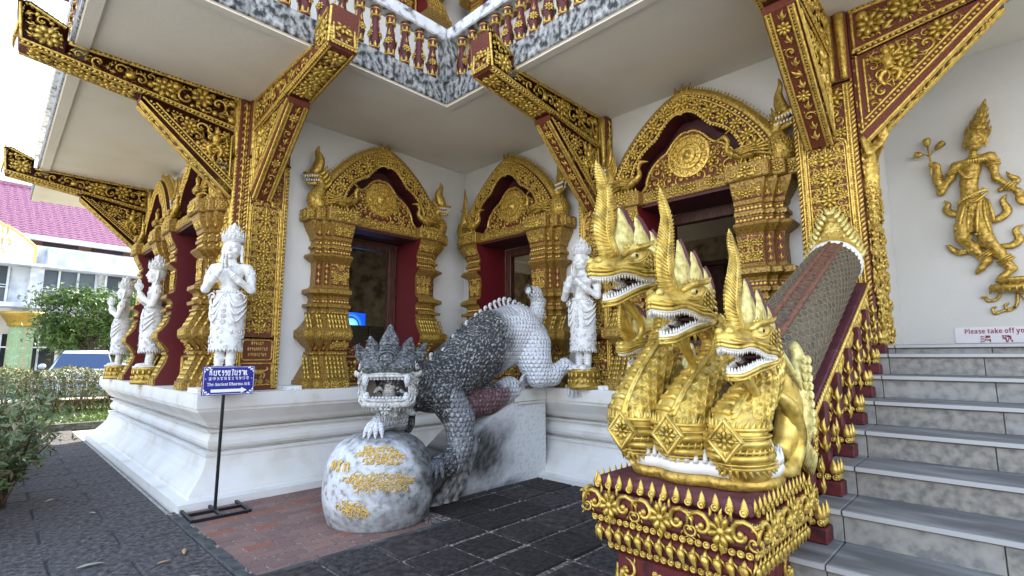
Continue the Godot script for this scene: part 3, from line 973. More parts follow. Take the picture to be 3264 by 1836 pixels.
func finial(o: Node3D, gx: Transform3D):   # a rearing serpent head that faces +x
	var s := ST()
	limb(s, [[Vector3(-0.06, 0.0, 0), 0.08, 0.09], [Vector3(0.0, 0.1, 0), 0.105, 0.115], [Vector3(-0.03, 0.21, 0), 0.075, 0.085], [Vector3(-0.05, 0.29, 0), 0.05, 0.06], [Vector3(-0.02, 0.36, 0), 0.055, 0.06], [Vector3(0.0, 0.40, 0), 0.03, 0.03]], 14, 9, Vector3(0, 0, 1))
	limb(s, [[Vector3(-0.05, 0.38, 0), 0.05, 0.045], [Vector3(0.03, 0.405, 0), 0.05, 0.045], [Vector3(0.12, 0.42, 0), 0.028, 0.024], [Vector3(0.15, 0.435, 0), 0.015, 0.012]], 8, 8, Vector3(0, 0, 1))
	limb(s, [[Vector3(-0.05, 0.33, 0), 0.035, 0.03], [Vector3(0.04, 0.315, 0), 0.035, 0.018], [Vector3(0.115, 0.31, 0), 0.016, 0.01]], 6, 8, Vector3(0, 0, 1))
	limb(s, [[Vector3(0.05, 0.43, 0), 0.05, 0.03], [Vector3(0.0, 0.52, 0), 0.065, 0.028], [Vector3(-0.015, 0.62, 0), 0.05, 0.022], [Vector3(0.015, 0.70, 0), 0.03, 0.016], [Vector3(0.0, 0.78, 0), 0.004, 0.004]], 14, 6, Vector3(0, 0, 1))
	for k in 4:
		limb(s, [[Vector3(-0.03 - 0.02 * k, 0.42 - 0.05 * k, 0), 0.03, 0.016], [Vector3(-0.08 - 0.02 * k, 0.48 - 0.05 * k, 0), 0.022, 0.012], [Vector3(-0.1 - 0.02 * k, 0.55 - 0.05 * k, 0), 0.003, 0.003]], 5, 5, Vector3(0, 0, 1))
	for z in [-0.045, 0.045]: ball(s, Vector3(0.03, 0.43, z), Vector3(0.018, 0.018, 0.014), 6, 4)
	part("serpent_finial", s, M.gold_old, o, gx)
	var sc := KST()
	for r in 6:
		for k in 7:
			var a := -1.4 + 2.8 * k / 6.0 + (0.2 if r % 2 else 0.0)
			var y := 0.03 + 0.034 * r
			var rad := 0.10 + 0.025 * sin(y / 0.23 * PI)
			var d := Vector3(cos(a), 0, sin(a) * 0.95)
			place(sc, "scale", look(d, Vector3(-0.045 + 0.03 * sin(y * 14.0), y, 0) + d * (rad - 0.012)) * Transform3D(Basis.from_scale(Vector3(0.032, 0.03, 0.025)), Vector3.ZERO))
	part("serpent_scales", sc, M.gold_old, o, gx, "stuff")
	var t := KST()
	for z in [-1.0, 1.0]:
		for k in 6:
			var x := 0.13 - 0.026 * k
			var w := 0.02 + 0.007 * k
			place(t, "tooth", Transform3D(Basis.from_scale(Vector3(0.022, 0.028, 0.022)) * Basis(Vector3(1, 0, 0), PI), Vector3(x, 0.398, w * z)))
			place(t, "tooth", Transform3D(Basis.from_scale(Vector3(0.022, 0.026, 0.022)), Vector3(x - 0.02, 0.327, (w - 0.003) * z)))
	part("serpent_teeth", t, M.teeth, o, gx, "stuff")

# a pilaster: flat carved board with rope edges. Local: x across, y up from the ledge, z out of the wall
func make_pilaster(w: float, d: float, sd: int, plaque := true) -> Node3D:
	var o := Node3D.new()
	o.name = "pilaster"
	var H := SOF - LEDGE
	var s := ST(true)
	bbox(s, Vector3(-w / 2, 0, 0), Vector3(w / 2, H - 0.004, d), 0.012)
	part("pilaster_board", s, M.ground, o)
	var c := KST()
	var f := ST()
	var xf := Transform3D(Basis(), Vector3(0, 0, d))
	var ix := w / 2 - 0.075
	# rope edges and gold lines
	for g in [-1.0, 1.0]:
		row(c, "rope", Vector3(g * (w / 2 - 0.012), 0.02, d - 0.006), Vector3(g * (w / 2 - 0.012), H - 0.72, d - 0.006), Vector3(0, 0, 1), 0.032, 0.045, -PI / 2 if g > 0 else PI / 2)
		for e in [0.036, 0.062]: fillet(f, Vector3(g * (w / 2 - e), 0.02, d), Vector3(g * (w / 2 - e), H - 0.72, d), Vector3(0, 0, 1), 0.017, 0.014)
		row(c, "bead", Vector3(g * (w / 2 - 0.049), 0.02, d), Vector3(g * (w / 2 - 0.049), H - 0.72, d), Vector3(0, 0, 1), 0.009, 0.024)
	for g in [-1.0, 1.0]:   # carved sides
		row(c, "leaf", Vector3(g * w / 2, 0.05, d * 0.5), Vector3(g * w / 2, H - 0.05, d * 0.5), Vector3(g, 0, 0), 0.06, 0.085, PI / 2, 0.8)
		row(c, "bead", Vector3(g * w / 2, 0.02, d * 0.12), Vector3(g * w / 2, H - 0.02, d * 0.12), Vector3(g, 0, 0), 0.012, 0.03)
	# bottom beast panel, plaque, then the arched panel
	var ys := [0.06, 0.31, 0.35, 0.58, 0.62]
	if plaque:
		frame(f, [Vector2(-ix, ys[0]), Vector2(ix, ys[0]), Vector2(ix, ys[1]), Vector2(-ix, ys[1])], xf, 0.018, 0.016)
		beast(c, f, on(xf, 0, 0.19, 1.0), ix * 0.8)
		carve(c, rect(-ix + 0.01, ys[0] + 0.005, ix - 0.01, ys[0] + 0.07), xf, 0.03, 0.014, sd + 4, true, 0.6)
		var pl := []
		for q in [[-1, 0.08], [-1, 0.92], [-0.86, 1], [0.86, 1], [1, 0.92], [1, 0.08], [0.86, 0], [-0.86, 0]]: pl.append(Vector2(q[0] * (ix - 0.01), lerpf(ys[2], ys[3], q[1])))
		frame(f, pl, xf, 0.016, 0.014)
	else:
		carve(c, rect(-ix, ys[0], ix, ys[3]), xf, 0.06, 0.018, sd + 5, true, 0.8)
	frame(f, [Vector2(-ix, ys[4] - 0.015), Vector2(ix, ys[4] - 0.015)], xf, 0.024, 0.02)
	var y1 = ys[4] + 0.02
	var y2 := H - 1.22
	var arch := PackedVector2Array()
	arch.append(Vector2(ix, y1))
	arch.append(Vector2(ix, y2 - 0.14))
	for i in 7:
		var a := PI * i / 6
		arch.append(Vector2(cos(a) * ix * 0.42 if true else 0.0, y2 - 0.06 + sin(a) * ix * 0.42))
	arch.insert(2, Vector2(ix * 0.94, y2 - 0.09)); arch.insert(3, Vector2(ix * 0.72, y2 - 0.06))
	arch.append(Vector2(-ix * 0.72, y2 - 0.06)); arch.append(Vector2(-ix * 0.94, y2 - 0.09))
	arch.append(Vector2(-ix, y2 - 0.14)); arch.append(Vector2(-ix, y1))
	for i in arch.size() - 1:
		fillet(f, xf * Vector3(arch[i].x, arch[i].y, 0), xf * Vector3(arch[i + 1].x, arch[i + 1].y, 0), Vector3(0, 0, 1), 0.02, 0.018)
		var a2 := arch[i] * Vector2(0.88, 1.0) + Vector2(0, -0.012)
		var b2 := arch[i + 1] * Vector2(0.88, 1.0) + Vector2(0, -0.012)
		fillet(f, xf * Vector3(a2.x, a2.y, 0), xf * Vector3(b2.x, b2.y, 0), Vector3(0, 0, 1), 0.013, 0.012)
	# the vine: a stem with flowers, scrolls to both sides
	fillet(f, Vector3(0, y1 + 0.05, d), Vector3(0, y2 - 0.1, d), Vector3(0, 0, 1), 0.014, 0.012)
	var n := int((y2 - y1 - 0.2) / 0.2)
	for i in n:
		var y = y1 + 0.2 + i * 0.2
		place(c, "flower", on(xf, 0, y, 0.072, 0.39 * i))
		for g in [-1.0, 1.0]:
			place(c, "curl" if g > 0 else "curl_b", on(xf, g * 0.095, y + 0.09, 0.06, g * 0.5))
			place(c, "leaf", on(xf, g * 0.085, y + 0.005, 0.04, -g * 1.0))
			place(c, "leaf", on(xf, g * 0.035, y + 0.08, 0.032, -g * 0.5))
			place(c, "flower", on(xf, g * (ix * 0.88 - 0.035), y + 0.03, 0.045, 0.2))
			place(c, "bead", on(xf, g * 0.05, y + 0.125, 0.012))
	var inr := Geometry2D.offset_polygon(arch, -0.03)
	if inr.size(): carve(c, inr[0], xf, 0.034, 0.013, sd + 2, true, 0.7, 0.15)
	# pot at the foot
	place(c, "flower", on(xf, 0, y1 + 0.06, 0.055))
	for g in [-1.0, 1.0]:
		place(c, "leaf", on(xf, g * 0.06, y1 + 0.12, 0.06, -g * 0.5)); place(c, "curl" if g > 0 else "curl_b", on(xf, g * 0.12, y1 + 0.05, 0.045, 0.0))
		# spandrels
		carve(c, rect(-0.055, -0.05, 0.055, 0.05), xf * Transform3D(Basis(), Vector3(g * (ix - 0.05), y2 + 0.0, 0)), 0.045, 0.014, sd + 7, false, 0.8)
	carve(c, rect(-ix, y2 + 0.06, ix, H - 0.76), xf, 0.07, 0.018, sd, true, 0.9)
	# ribbed head
	frame(f, [Vector2(-w / 2, H - 0.74), Vector2(w / 2, H - 0.74)], xf, 0.03, 0.03)
	for i in 5:
		var x := lerpf(-w / 2 + 0.05, w / 2 - 0.05, i / 4.0)
		limb(f, [[Vector3(x, H - 0.7, d), 0.03, 0.02], [Vector3(x, H - 0.4, d + 0.01), 0.036, 0.034], [Vector3(x, H - 0.04, d + 0.02), 0.04, 0.05]], 5, 6, Vector3(0, 0, 1))
		row(c, "flame", Vector3(x, H - 0.7, d + 0.03), Vector3(x, H - 0.05, d + 0.05), Vector3(0, 0, 1), 0.022, 0.04, -PI / 2, 0.6)
	c.append_from(mesh(f), 0, Transform3D())
	part("pilaster_carving", c, M.gold, o, Transform3D(), "stuff")
	return o

func beast(c: SurfaceTool, f: SurfaceTool, xf: Transform3D, L: float):   # a walking animal in low relief
	var k := L / 0.16
	var T := func(x: float, y: float) -> Vector3: return xf * Vector3(x * k, y * k, 0.004)
	var z := xf.basis.z
	limb(f, [[T.call(-0.1, 0.02), 0.03 * k, 0.02], [T.call(-0.03, 0.025), 0.038 * k, 0.026], [T.call(0.05, 0.02), 0.034 * k, 0.024], [T.call(0.1, 0.03), 0.03 * k, 0.02]], 8, 6, z)
	limb(f, [[T.call(-0.1, 0.03), 0.026 * k, 0.018], [T.call(-0.135, 0.055), 0.026 * k, 0.022], [T.call(-0.165, 0.05), 0.012 * k, 0.012]], 5, 6, z)
	limb(f, [[T.call(0.1, 0.03), 0.014 * k, 0.012], [T.call(0.15, 0.06), 0.01 * k, 0.01], [T.call(0.13, 0.09), 0.006 * k, 0.006]], 6, 5, z)
	for x in [-0.1, -0.07, 0.06, 0.1]:
		limb(f, [[T.call(x, 0.01), 0.018 * k, 0.014], [T.call(x + 0.012, -0.03), 0.011 * k, 0.01], [T.call(x - 0.005, -0.065), 0.01 * k, 0.01]], 4, 5, z)

# a cantilever beam with its strut. Local: z out of the wall, y down from the soffit, x across
func make_bracket(L: float, sd: int) -> Node3D:
	var o := Node3D.new()
	o.name = "eave_bracket"
	var hw := 0.14
	var tip := L + 0.34
	# side outline in (z, y)
	var side := PackedVector2Array([Vector2(0, -0.43), Vector2(tip, -0.16), Vector2(tip + 0.05, 0.24), Vector2(tip - 0.04, 0.27), Vector2(L + 0.012, 0.14), Vector2(L + 0.012, -0.004), Vector2(0, -0.004)])
	var b := ST(true)
	plate(b, side, hw * 2, Transform3D(Basis(Vector3(0, 0, 1), Vector3(0, 1, 0), Vector3(-1, 0, 0)), Vector3(hw, 0, 0)))
	part("beam", b, M.ground, o)
	var strut := PackedVector2Array([Vector2(0.0, -0.46), Vector2(0.0, -1.2), Vector2(0.05, -1.24), Vector2(1.0, -0.375), Vector2(1.0, -0.31)])
	var t := ST(true)
	plate(t, strut, hw * 1.72, Transform3D(Basis(Vector3(0, 0, 1), Vector3(0, 1, 0), Vector3(-1, 0, 0)), Vector3(hw * 0.86, 0, 0)))
	part("strut", t, M.ground, o)
	var c := KST()
	var f := ST()
	for g in [-1.0, 1.0]:
		var xf := Transform3D(Basis(Vector3(0, 0, -g), Vector3(0, 1, 0), Vector3(g, 0, 0)), Vector3(hw * g, 0, 0))
		var fl := func(p: Vector2) -> Vector2: return Vector2(-g * p.x, p.y)
		var pan := PackedVector2Array()
		for p in [Vector2(0.06, -0.36), Vector2(L, -0.15), Vector2(L, -0.06), Vector2(0.06, -0.06)]: pan.append(fl.call(p))
		carve(c, pan, xf, 0.1, 0.015, sd + int(g), false, 0.6)
		var tp := PackedVector2Array()
		for p in [Vector2(L + 0.03, -0.12), Vector2(tip - 0.03, -0.1), Vector2(tip - 0.0, 0.19), Vector2(tip - 0.05, 0.2), Vector2(L + 0.05, 0.1)]: tp.append(fl.call(p))
		carve(c, tp, xf, 0.09, 0.016, sd + 3 + int(g), false, 0.6)
		var lines := [[Vector2(0.02, -0.395), Vector2(tip, -0.13)], [Vector2(0.02, -0.03), Vector2(L, -0.03)], [Vector2(tip - 0.005, -0.13), Vector2(tip + 0.03, 0.22)], [Vector2(0.03, -0.39), Vector2(0.03, -0.03)], [Vector2(L + 0.03, 0.12), Vector2(tip - 0.03, 0.24)]]
		for l in lines:
			var p: Vector2 = fl.call(l[0])
			var q: Vector2 = fl.call(l[1])
			fillet(f, xf * Vector3(p.x, p.y, 0), xf * Vector3(q.x, q.y, 0), xf.basis.z, 0.024, 0.016)
		for l in [[Vector2(0.0, -0.415), Vector2(tip, -0.148)], [Vector2(0.0, -0.012), Vector2(L, -0.012)]]:
			var p: Vector2 = fl.call(l[0])
			var q: Vector2 = fl.call(l[1])
			row(c, "bead", xf * Vector3(p.x, p.y, 0), xf * Vector3(q.x, q.y, 0), xf.basis.z, 0.016, 0.042)
		# strut faces
		var xs := xf.translated(Vector3(-g * hw * 0.14, 0, 0))
		var tri_p := PackedVector2Array()
		for p in [Vector2(0.1, -0.47), Vector2(0.1, -1.02), Vector2(0.7, -0.47), Vector2(0.8, -0.4), Vector2(0.72, -0.37)]: tri_p.append(fl.call(p))
		figure_relief(f, xs * Transform3D(Basis.from_scale(Vector3(-g, 1, 1)) if false else Basis(), Vector3(-g * 0.25, -0.64, 0)), 0.24, -g)
		carve(c, tri_p, xs, 0.075, 0.014, sd + 11 + int(g), false, 0.6)
		for l in [[Vector2(0.03, -1.16), Vector2(0.98, -0.335)], [Vector2(0.06, -1.05), Vector2(0.86, -0.36)], [Vector2(0.035, -0.45), Vector2(0.035, -1.14)], [Vector2(0.09, -0.5), Vector2(0.09, -1.0)], [Vector2(0.05, -0.43), Vector2(0.95, -0.29)]]:
			var p: Vector2 = fl.call(l[0])
			var q: Vector2 = fl.call(l[1])
			fillet(f, xs * Vector3(p.x, p.y, 0), xs * Vector3(q.x, q.y, 0), xs.basis.z, 0.02, 0.014)
		var e0: Vector2 = fl.call(Vector2(0.045, -1.105))
		var e1: Vector2 = fl.call(Vector2(0.92, -0.348))
		row(c, "bead", xs * Vector3(e0.x, e0.y, 0), xs * Vector3(e1.x, e1.y, 0), xs.basis.z, 0.014, 0.036)
	# underside of the beam and of the strut, and the end face
	var ud := Vector3(0, 0.27 , tip).normalized()
	var ux := XF(Vector3(1, 0, 0), ud, Vector3(0, -0.43, 0))
	ux.basis = Basis(Vector3(1, 0, 0), ud, Vector3(1, 0, 0).cross(ud))
	var bl := tip / ud.z
	carve(c, rect(-hw + 0.035, 1.05, hw - 0.035, bl - 0.05), ux, 0.085, 0.016, sd + 21, true, 0.8)
	for g in [-1.0, 1.0]:
		fillet(f, ux * Vector3(g * (hw - 0.022), 1.0, 0), ux * Vector3(g * (hw - 0.022), bl, 0), ux.basis.z, 0.02, 0.014)
		row(c, "rope", ux * Vector3(g * (hw - 0.004), 0.95, 0), ux * Vector3(g * (hw - 0.004), bl, 0), ux.basis.z, 0.02, 0.036, 0.0)
	var sv := Vector3(0, 0.865, 0.95).normalized()
	var su := Transform3D(Basis(Vector3(1, 0, 0), sv, Vector3(1, 0, 0).cross(sv)), Vector3(0, -1.24, 0.05))
	var sl := 1.28
	for g in [-1.0, 1.0]:
		fillet(f, su * Vector3(g * 0.1, 0, 0), su * Vector3(g * 0.1, sl, 0), su.basis.z, 0.026, 0.016)
		fillet(f, su * Vector3(g * 0.066, 0, 0), su * Vector3(g * 0.066, sl, 0), su.basis.z, 0.018, 0.016)
		row(c, "bead", su * Vector3(g * 0.084, 0, 0), su * Vector3(g * 0.084, sl, 0), su.basis.z, 0.011, 0.028)
	for i in 6:
		var y := 0.12 + i * 0.2
		place(c, ["leaf", "curl", "flower", "leaf", "curl_b", "flower"][i], on(su, 0, y, 0.055, 0.3 * i))
		place(c, "leaf", on(su, 0.01, y + 0.1, 0.05, 0.2 - 0.4 * (i % 2)))
	var ex := Transform3D(Basis(Vector3(1, 0, 0), Vector3(0, 1, -0.12).normalized(), Vector3(0, 0.12, 1).normalized()), Vector3(0, 0.0, tip + 0.02))
	ex.origin.z = tip + 0.022
	carve(c, rect(-hw + 0.05, -0.1, hw - 0.05, 0.18), ex, 0.075, 0.02, sd + 31, true, 0.8)
	frame(f, [Vector2(-hw + 0.03, -0.12), Vector2(hw - 0.03, -0.12), Vector2(hw - 0.03, 0.2), Vector2(-hw + 0.03, 0.2)], ex, 0.024, 0.016)
	for q in [[-1, -1, 1, -1], [1, -1, 1, 1], [-1, -1, -1, 1]]:
		row(c, "ring", ex * Vector3(q[0] * (hw - 0.008), 0.04 + q[1] * 0.18, 0), ex * Vector3(q[2] * (hw - 0.008), 0.04 + q[3] * 0.18, 0), ex.basis.z, 0.014, 0.032)
	for k in 9:   # spiky fringe on the raised tip
		var zz := lerpf(L + 0.05, tip + 0.03, k / 8.0)
		for x in [-hw * 0.8, hw * 0.8]: place(c, "flame", Transform3D(Basis(Vector3(0, 0, 0.026), Vector3(0, 0.045, 0.01), Vector3(0.02, 0, 0)), Vector3(x, lerpf(0.15, 0.28, k / 8.0), zz)))
	c.append_from(mesh(f), 0, Transform3D())
	part("bracket_carving", c, M.gold, o, Transform3D(), "stuff")
	return o

func figure_relief(f: SurfaceTool, xf: Transform3D, h: float, g: float):   # a dancing figure in low relief
	var z := xf.basis.z
	var k := h / 0.5
	var T := func(x: float, y: float, d := 0.01) -> Vector3: return xf * Vector3(x * k * g, y * k, d)
	limb(f, [[T.call(0.0, 0.42), 0.01, 0.01], [T.call(0.0, 0.34), 0.05 * k, 0.03], [T.call(0.0, 0.27), 0.06 * k, 0.035], [T.call(0.0, 0.22), 0.03 * k, 0.02]], 8, 7, z)
	limb(f, [[T.call(0.0, 0.22), 0.05 * k, 0.025], [T.call(0.01, 0.14), 0.1 * k, 0.035], [T.call(0.02, 0.02), 0.07 * k, 0.035], [T.call(0.03, -0.06), 0.1 * k, 0.04]], 8, 7, z)
	for e in [[[0.09, 0.17], [0.2, 0.26], [0.16, 0.42]], [[-0.08, 0.17], [-0.18, 0.22], [-0.26, 0.36]], [[0.08, -0.06], [0.18, -0.16], [0.1, -0.32]], [[-0.02, -0.06], [-0.12, -0.18], [-0.05, -0.34]]]:
		var r: float = 0.05 * k if e[0][1] < 0 else 0.032 * k
		limb(f, [[T.call(e[0][0], e[0][1]), r, 0.028], [T.call(e[1][0], e[1][1]), r * 0.9, 0.026], [T.call(e[2][0], e[2][1]), r * 0.5, 0.016]], 6, 6, z)

func make_baluster() -> Node3D:
	var o := Node3D.new()
	o.name = "baluster"
	var s := ST()
	lathe(s, [Vector2(0.06, 0), Vector2(0.06, 0.03), Vector2(0.046, 0.05), Vector2(0.06, 0.10), Vector2(0.068, 0.17), Vector2(0.06, 0.24), Vector2(0.042, 0.34), Vector2(0.037, 0.40), Vector2(0.054, 0.44), Vector2(0.06, 0.5), Vector2(0.06, 0.53)], 10)
	part("baluster_shaft", s, M.red, o)
	var g := KST()
	for k in 6:
		var d := Vector3(cos(TAU * k / 6), 0, sin(TAU * k / 6))
		place(g, "flame", look(d, d * 0.05 + Vector3(0, 0.07, 0)) * Transform3D(Basis.from_scale(Vector3(0.034, 0.045, 0.04)), Vector3.ZERO))
		place(g, "flame", look(d, d * 0.048 + Vector3(0, 0.46, 0)) * Transform3D(Basis.from_scale(Vector3(0.03, 0.04, 0.035)), Vector3.ZERO))
		if k % 2 == 0:
			place(g, "flower", look(d, d * 0.062 + Vector3(0, 0.19, 0)) * Transform3D(Basis.from_scale(Vector3(0.052, 0.046, 0.04)), Vector3.ZERO))
			place(g, "leaf", look(d, d * 0.046 + Vector3(0, 0.3, 0)) * Transform3D(Basis.from_scale(Vector3(0.034, 0.06, 0.03)), Vector3.ZERO))
	var r := ST()
	for y in [0.035, 0.42, 0.505]:
		lathe(r, [Vector2(0.036, y - 0.012), Vector2(0.06, y - 0.008), Vector2(0.062, y + 0.006), Vector2(0.036, y + 0.012)], 10)
	g.append_from(mesh(r), 0, Transform3D())
	part("baluster_ornament", g, M.gold, o, Transform3D(), "stuff")
	return o

func build_temple():
	temple = thing("temple", "white temple building with gilded carved windows, pilasters, eave brackets and a moulded white plinth", "temple")
	# plinth
	var prof := []
	for q in [[0, -0.04], [0, .07], [.1, .078], [.115, .085], [.118, .12], [.135, .15], [.17, .19], [.22, .25], [.262, .32], [.285, .39], [.295, .45], [.28, .452], [.275, .485], [.39, .49], [.39, .52], [.312, .525], [.298, .56], [.298, .60], [.312, .63], [.318, .65], [.33, .655], [.33, .685], [.295, .695], [.285, .72], [.39, .725], [.39, .75], [.295, .755], [.29, .775], [.27, .778], [.262, .79], [.245, .82], [.205, .865], [.17, .905], [.16, .925], [.14, .93], [.14, .965], [.12, .967], [.12, LEDGE], [.6, LEDGE + 0.001]]: prof.append(Vector2(q[0], q[1]))
	var s := ST(true)
	sweep(s, prof, [Vector2(12, -12.69), Vector2(1.42, -12.69), Vector2(1.42, -5.89), Vector2(4.88, -5.89), Vector2(4.88, -0.86)], [Vector2(0, 1), Vector2(1, 1), Vector2(1, -1), Vector2(1, -1), Vector2(1, 0)])
	part("plinth", s, M.plinth, temple)
	# low white strips on the ledge, between the pillars
	for e in [[Vector3(2.45, 0, -6.46), Vector3(2.66, 0, -6.1)], [Vector3(4.92, 0, -6.46), Vector3(5.45, 0, -6.1)], [Vector3(5.09, 0, -4.04), Vector3(5.45, 0, -3.4)], [Vector3(5.09, 0, -1.24), Vector3(5.45, 0, -1.1)], [Vector3(1.6, 0, -6.66), Vector3(1.99, 0, -6.3)], [Vector3(1.6, 0, -12.0), Vector3(1.99, 0, -11.1)]]:
		var st := ST(true)
		bbox(st, e[0] + Vector3(0, LEDGE - 0.01, 0), e[1] + Vector3(0, LEDGE + 0.045, 0), 0.008)
		part("ledge_strip", st, M.stucco, temple)
	# walls
	var holes := func(c: Array, a: float) -> Array:
		var r := []
		for x in c: r.append([x - a - 0.53, x - a + 0.53, LEDGE, LEDGE + 2.11])
		return r
	var w := ST(true)
	wall_with(w, Vector2(5.45, -6.46), Vector2(1.99, -6.46), LEDGE - 0.2, SOF, -0.25, [[5.45 - 3.78 - 0.53, 5.45 - 3.78 + 0.53, LEDGE, LEDGE + 2.11]]) if false else wall_with(w, Vector2(1.99, -6.46), Vector2(5.7, -6.46), LEDGE - 0.2, SOF, -0.25, holes.call([3.78], 1.99))
	part("wall", w, M.wall, temple)
	w = ST(true)
	wall_with(w, Vector2(5.45, -6.455), Vector2(5.45, -0.80), LEDGE - 0.2, SOF, -0.25, holes.call([-5.2, -2.4], -6.455))
	part("wall", w, M.wall, temple)
	w = ST(true)
	wall_with(w, Vector2(1.99, -12.05), Vector2(1.99, -6.712), LEDGE - 0.2, SOF, -0.25, holes.call([-9.98, -7.72], -12.05))
	part("wall", w, M.wall, temple)
	w = ST(true)
	bbox(w, Vector3(5.72, LEDGE - 0.2, -0.99), Vector3(6.85, SOF, -0.802))   # return beside the stairs
	bbox(w, Vector3(6.85, LEDGE - 0.2, -0.99), Vector3(7.05, SOF, 4.2))      # wall at the head of the stairs
	part("wall", w, M.wall, temple)
	w = ST(true)
	wall_with(w, Vector2(2.24, -11.8), Vector2(13.0, -11.8), LEDGE - 0.2, SOF, -0.2, [])
	wall_with(w, Vector2(13.0, -12.0), Vector2(13.0, 4.2), LEDGE - 0.2, SOF, -0.2, [[2.1, 3.4, 1.9, 3.6]])
	bbox(w, Vector3(7.06, LEDGE - 0.2, 4.0), Vector3(13.0, SOF, 4.2))
	part("wall", w, M.interior, temple)
	var beams := ST(true)
	for i in 4: bbox(beams, Vector3(2.3, 4.25, -11.4 + i * 1.25), Vector3(12.9, SOF - 0.01, -11.15 + i * 1.25), 0.01)
	part("ceiling_beams", beams, M.interior_ceiling, temple, Transform3D(), "stuff")
	var fl := ST(true)
	bbox(fl, Vector3(2.25, 1.35, -11.79), Vector3(12.99, 1.58, -6.72))
	bbox(fl, Vector3(5.71, 1.35, -6.715), Vector3(12.99, 1.58, -0.995))
	bbox(fl, Vector3(7.06, 1.35, -0.99), Vector3(12.99, 1.58, 3.99))
	part("floor", fl, M.interior_ceiling, temple)
	# soffits and the upper floor
	var so := ST(true)
	bbox(so, Vector3(0.3, SOF, -13.75), Vector3(13.3, SOF + 0.1, -4.75))
	bbox(so, Vector3(3.7, SOF, -4.749), Vector3(13.3, SOF + 0.1, 4.3))
	part("soffit", so, M.soffit, temple)
	var lip := ST(true)   # narrow drip band under the outer edges
	bbox(lip, Vector3(0.31, SOF - 0.025, -13.7), Vector3(0.42, SOF + 0.002, -4.76))
	bbox(lip, Vector3(0.421, SOF - 0.02, -4.85), Vector3(3.71, SOF + 0.002, -4.762))
	bbox(lip, Vector3(3.712, SOF - 0.02, -4.848), Vector3(3.8, SOF + 0.002, 4.3))
	part("drip_edge", lip, M.soffit, temple)
	var fa := ST(true)
	bbox(fa, Vector3(0.28, SOF + 0.004, -13.78), Vector3(0.4, SOF + 0.28, -4.73), 0.01)
	bbox(fa, Vector3(0.401, SOF + 0.004, -4.85), Vector3(3.68, SOF + 0.28, -4.73), 0.01)
	bbox(fa, Vector3(3.681, SOF + 0.004, -4.85), Vector3(3.8, SOF + 0.28, 4.3), 0.01)
	bbox(fa, Vector3(3.62, SOF + 0.27, -4.86), Vector3(3.82, SOF + 0.86, -4.67), 0.012)   # corner post
	part("balcony_edge", fa, M.stained, temple)
	var ra := ST(true)
	bbox(ra, Vector3(0.3, SOF + 0.83, -4.89), Vector3(3.66, SOF + 1.0, -4.71), 0.015)
	bbox(ra, Vector3(3.661, SOF + 0.832, -4.89), Vector3(3.84, SOF + 1.002, 4.3), 0.015)
	bbox(ra, Vector3(0.26, SOF + 0.832, -13.7), Vector3(0.42, SOF + 1.0, -4.9), 0.015)
	part("balcony_rail", ra, M.rail, temple)
	var b0 := make_baluster()
	temple.add_child(b0, true)
	var first := true
	var spots := []
	for i in 16: spots.append(Vector3(3.5 - 0.2 * i, SOF + 0.285, -4.8))
	for i in 30: spots.append(Vector3(3.75, SOF + 0.285, -4.52 + 0.2 * i))
	for i in 12: spots.append(Vector3(0.34, SOF + 0.285, -5.1 - 0.25 * i))
	for p in spots:
		if first: b0.position = p
		else: dup(b0, temple, Transform3D(Basis(Vector3.UP, p.x * 3.0 + p.z), p))
		first = false
	var kn := ST()
	lathe(kn, [Vector2(0.09, 0), Vector2(0.1, 0.03), Vector2(0.06, 0.05), Vector2(0.085, 0.09), Vector2(0.095, 0.13), Vector2(0.07, 0.19), Vector2(0.002, 0.22)], 14)
	part("finial_knob", kn, mat(C("d8cf95"), 0.5), temple, Transform3D(Basis(), Vector3(3.9, SOF + 1.0, -5.0)))
	# upper walls and roof (they shade the court)
	w = ST(true)
	bbox(w, Vector3(1.99, SOF + 0.101, -12.0), Vector3(13.0, 9.2, -6.46))
	bbox(w, Vector3(5.45, SOF + 0.101, -6.459), Vector3(13.0, 9.2, 4.2))
	part("upper_wall", w, M.wall, temple)
	var rf := ST(true)
	for e in [[0.0, -13.9, 13.6, -4.4], [3.4, -4.39, 13.6, 4.8]]:
		var a := Vector3(e[0], 9.2, e[1])
		var c := Vector3(e[2], 9.2, e[3])
		bbox(rf, a - Vector3(0, 0.08, 0), c, 0.0)
		var m0 := Vector3((a.x + c.x) / 2, 11.4, a.z + 2.0)
		var m1 := Vector3((a.x + c.x) / 2, 11.4, c.z - 2.0)
		var y := Vector3(0, 0.004, 0)
		face(rf, [a + y, Vector3(a.x, 9.204, c.z), m1, m0], Vector3(-1, 1, 0))
		face(rf, [c + y, Vector3(c.x, 9.204, a.z), m0, m1], Vector3(1, 1, 0))
		face(rf, [Vector3(a.x, 9.204, c.z), c + y, m1], Vector3(0, 1, 1))
		face(rf, [a + y, Vector3(c.x, 9.204, a.z), m0], Vector3(0, 1, -1))
	part("roof", rf, M.red, temple)
	# carved windows
	var win := make_window(true)
	temple.add_child(win, true)
	win.position = Vector3(3.78, 0, -6.46)
	var rb := Basis(Vector3.UP, -PI / 2)
	dup(win, temple, Transform3D(rb, Vector3(5.45, 0, -5.2)))
	dup(win, temple, Transform3D(rb, Vector3(5.45, 0, -2.4)))
	dup(win, temple, Transform3D(rb, Vector3(1.99, 0, -7.72)))
	dup(win, temple, Transform3D(rb, Vector3(1.99, 0, -9.98)))
	dup(win, temple, Transform3D(Basis(), Vector3(3.78, 5.85, -6.46)))
	dup(win, temple, Transform3D(rb, Vector3(5.45, 5.85, -5.2)))
	# pilasters
	var pil := make_pilaster(0.5, 0.13, 300)
	temple.add_child(pil, true)
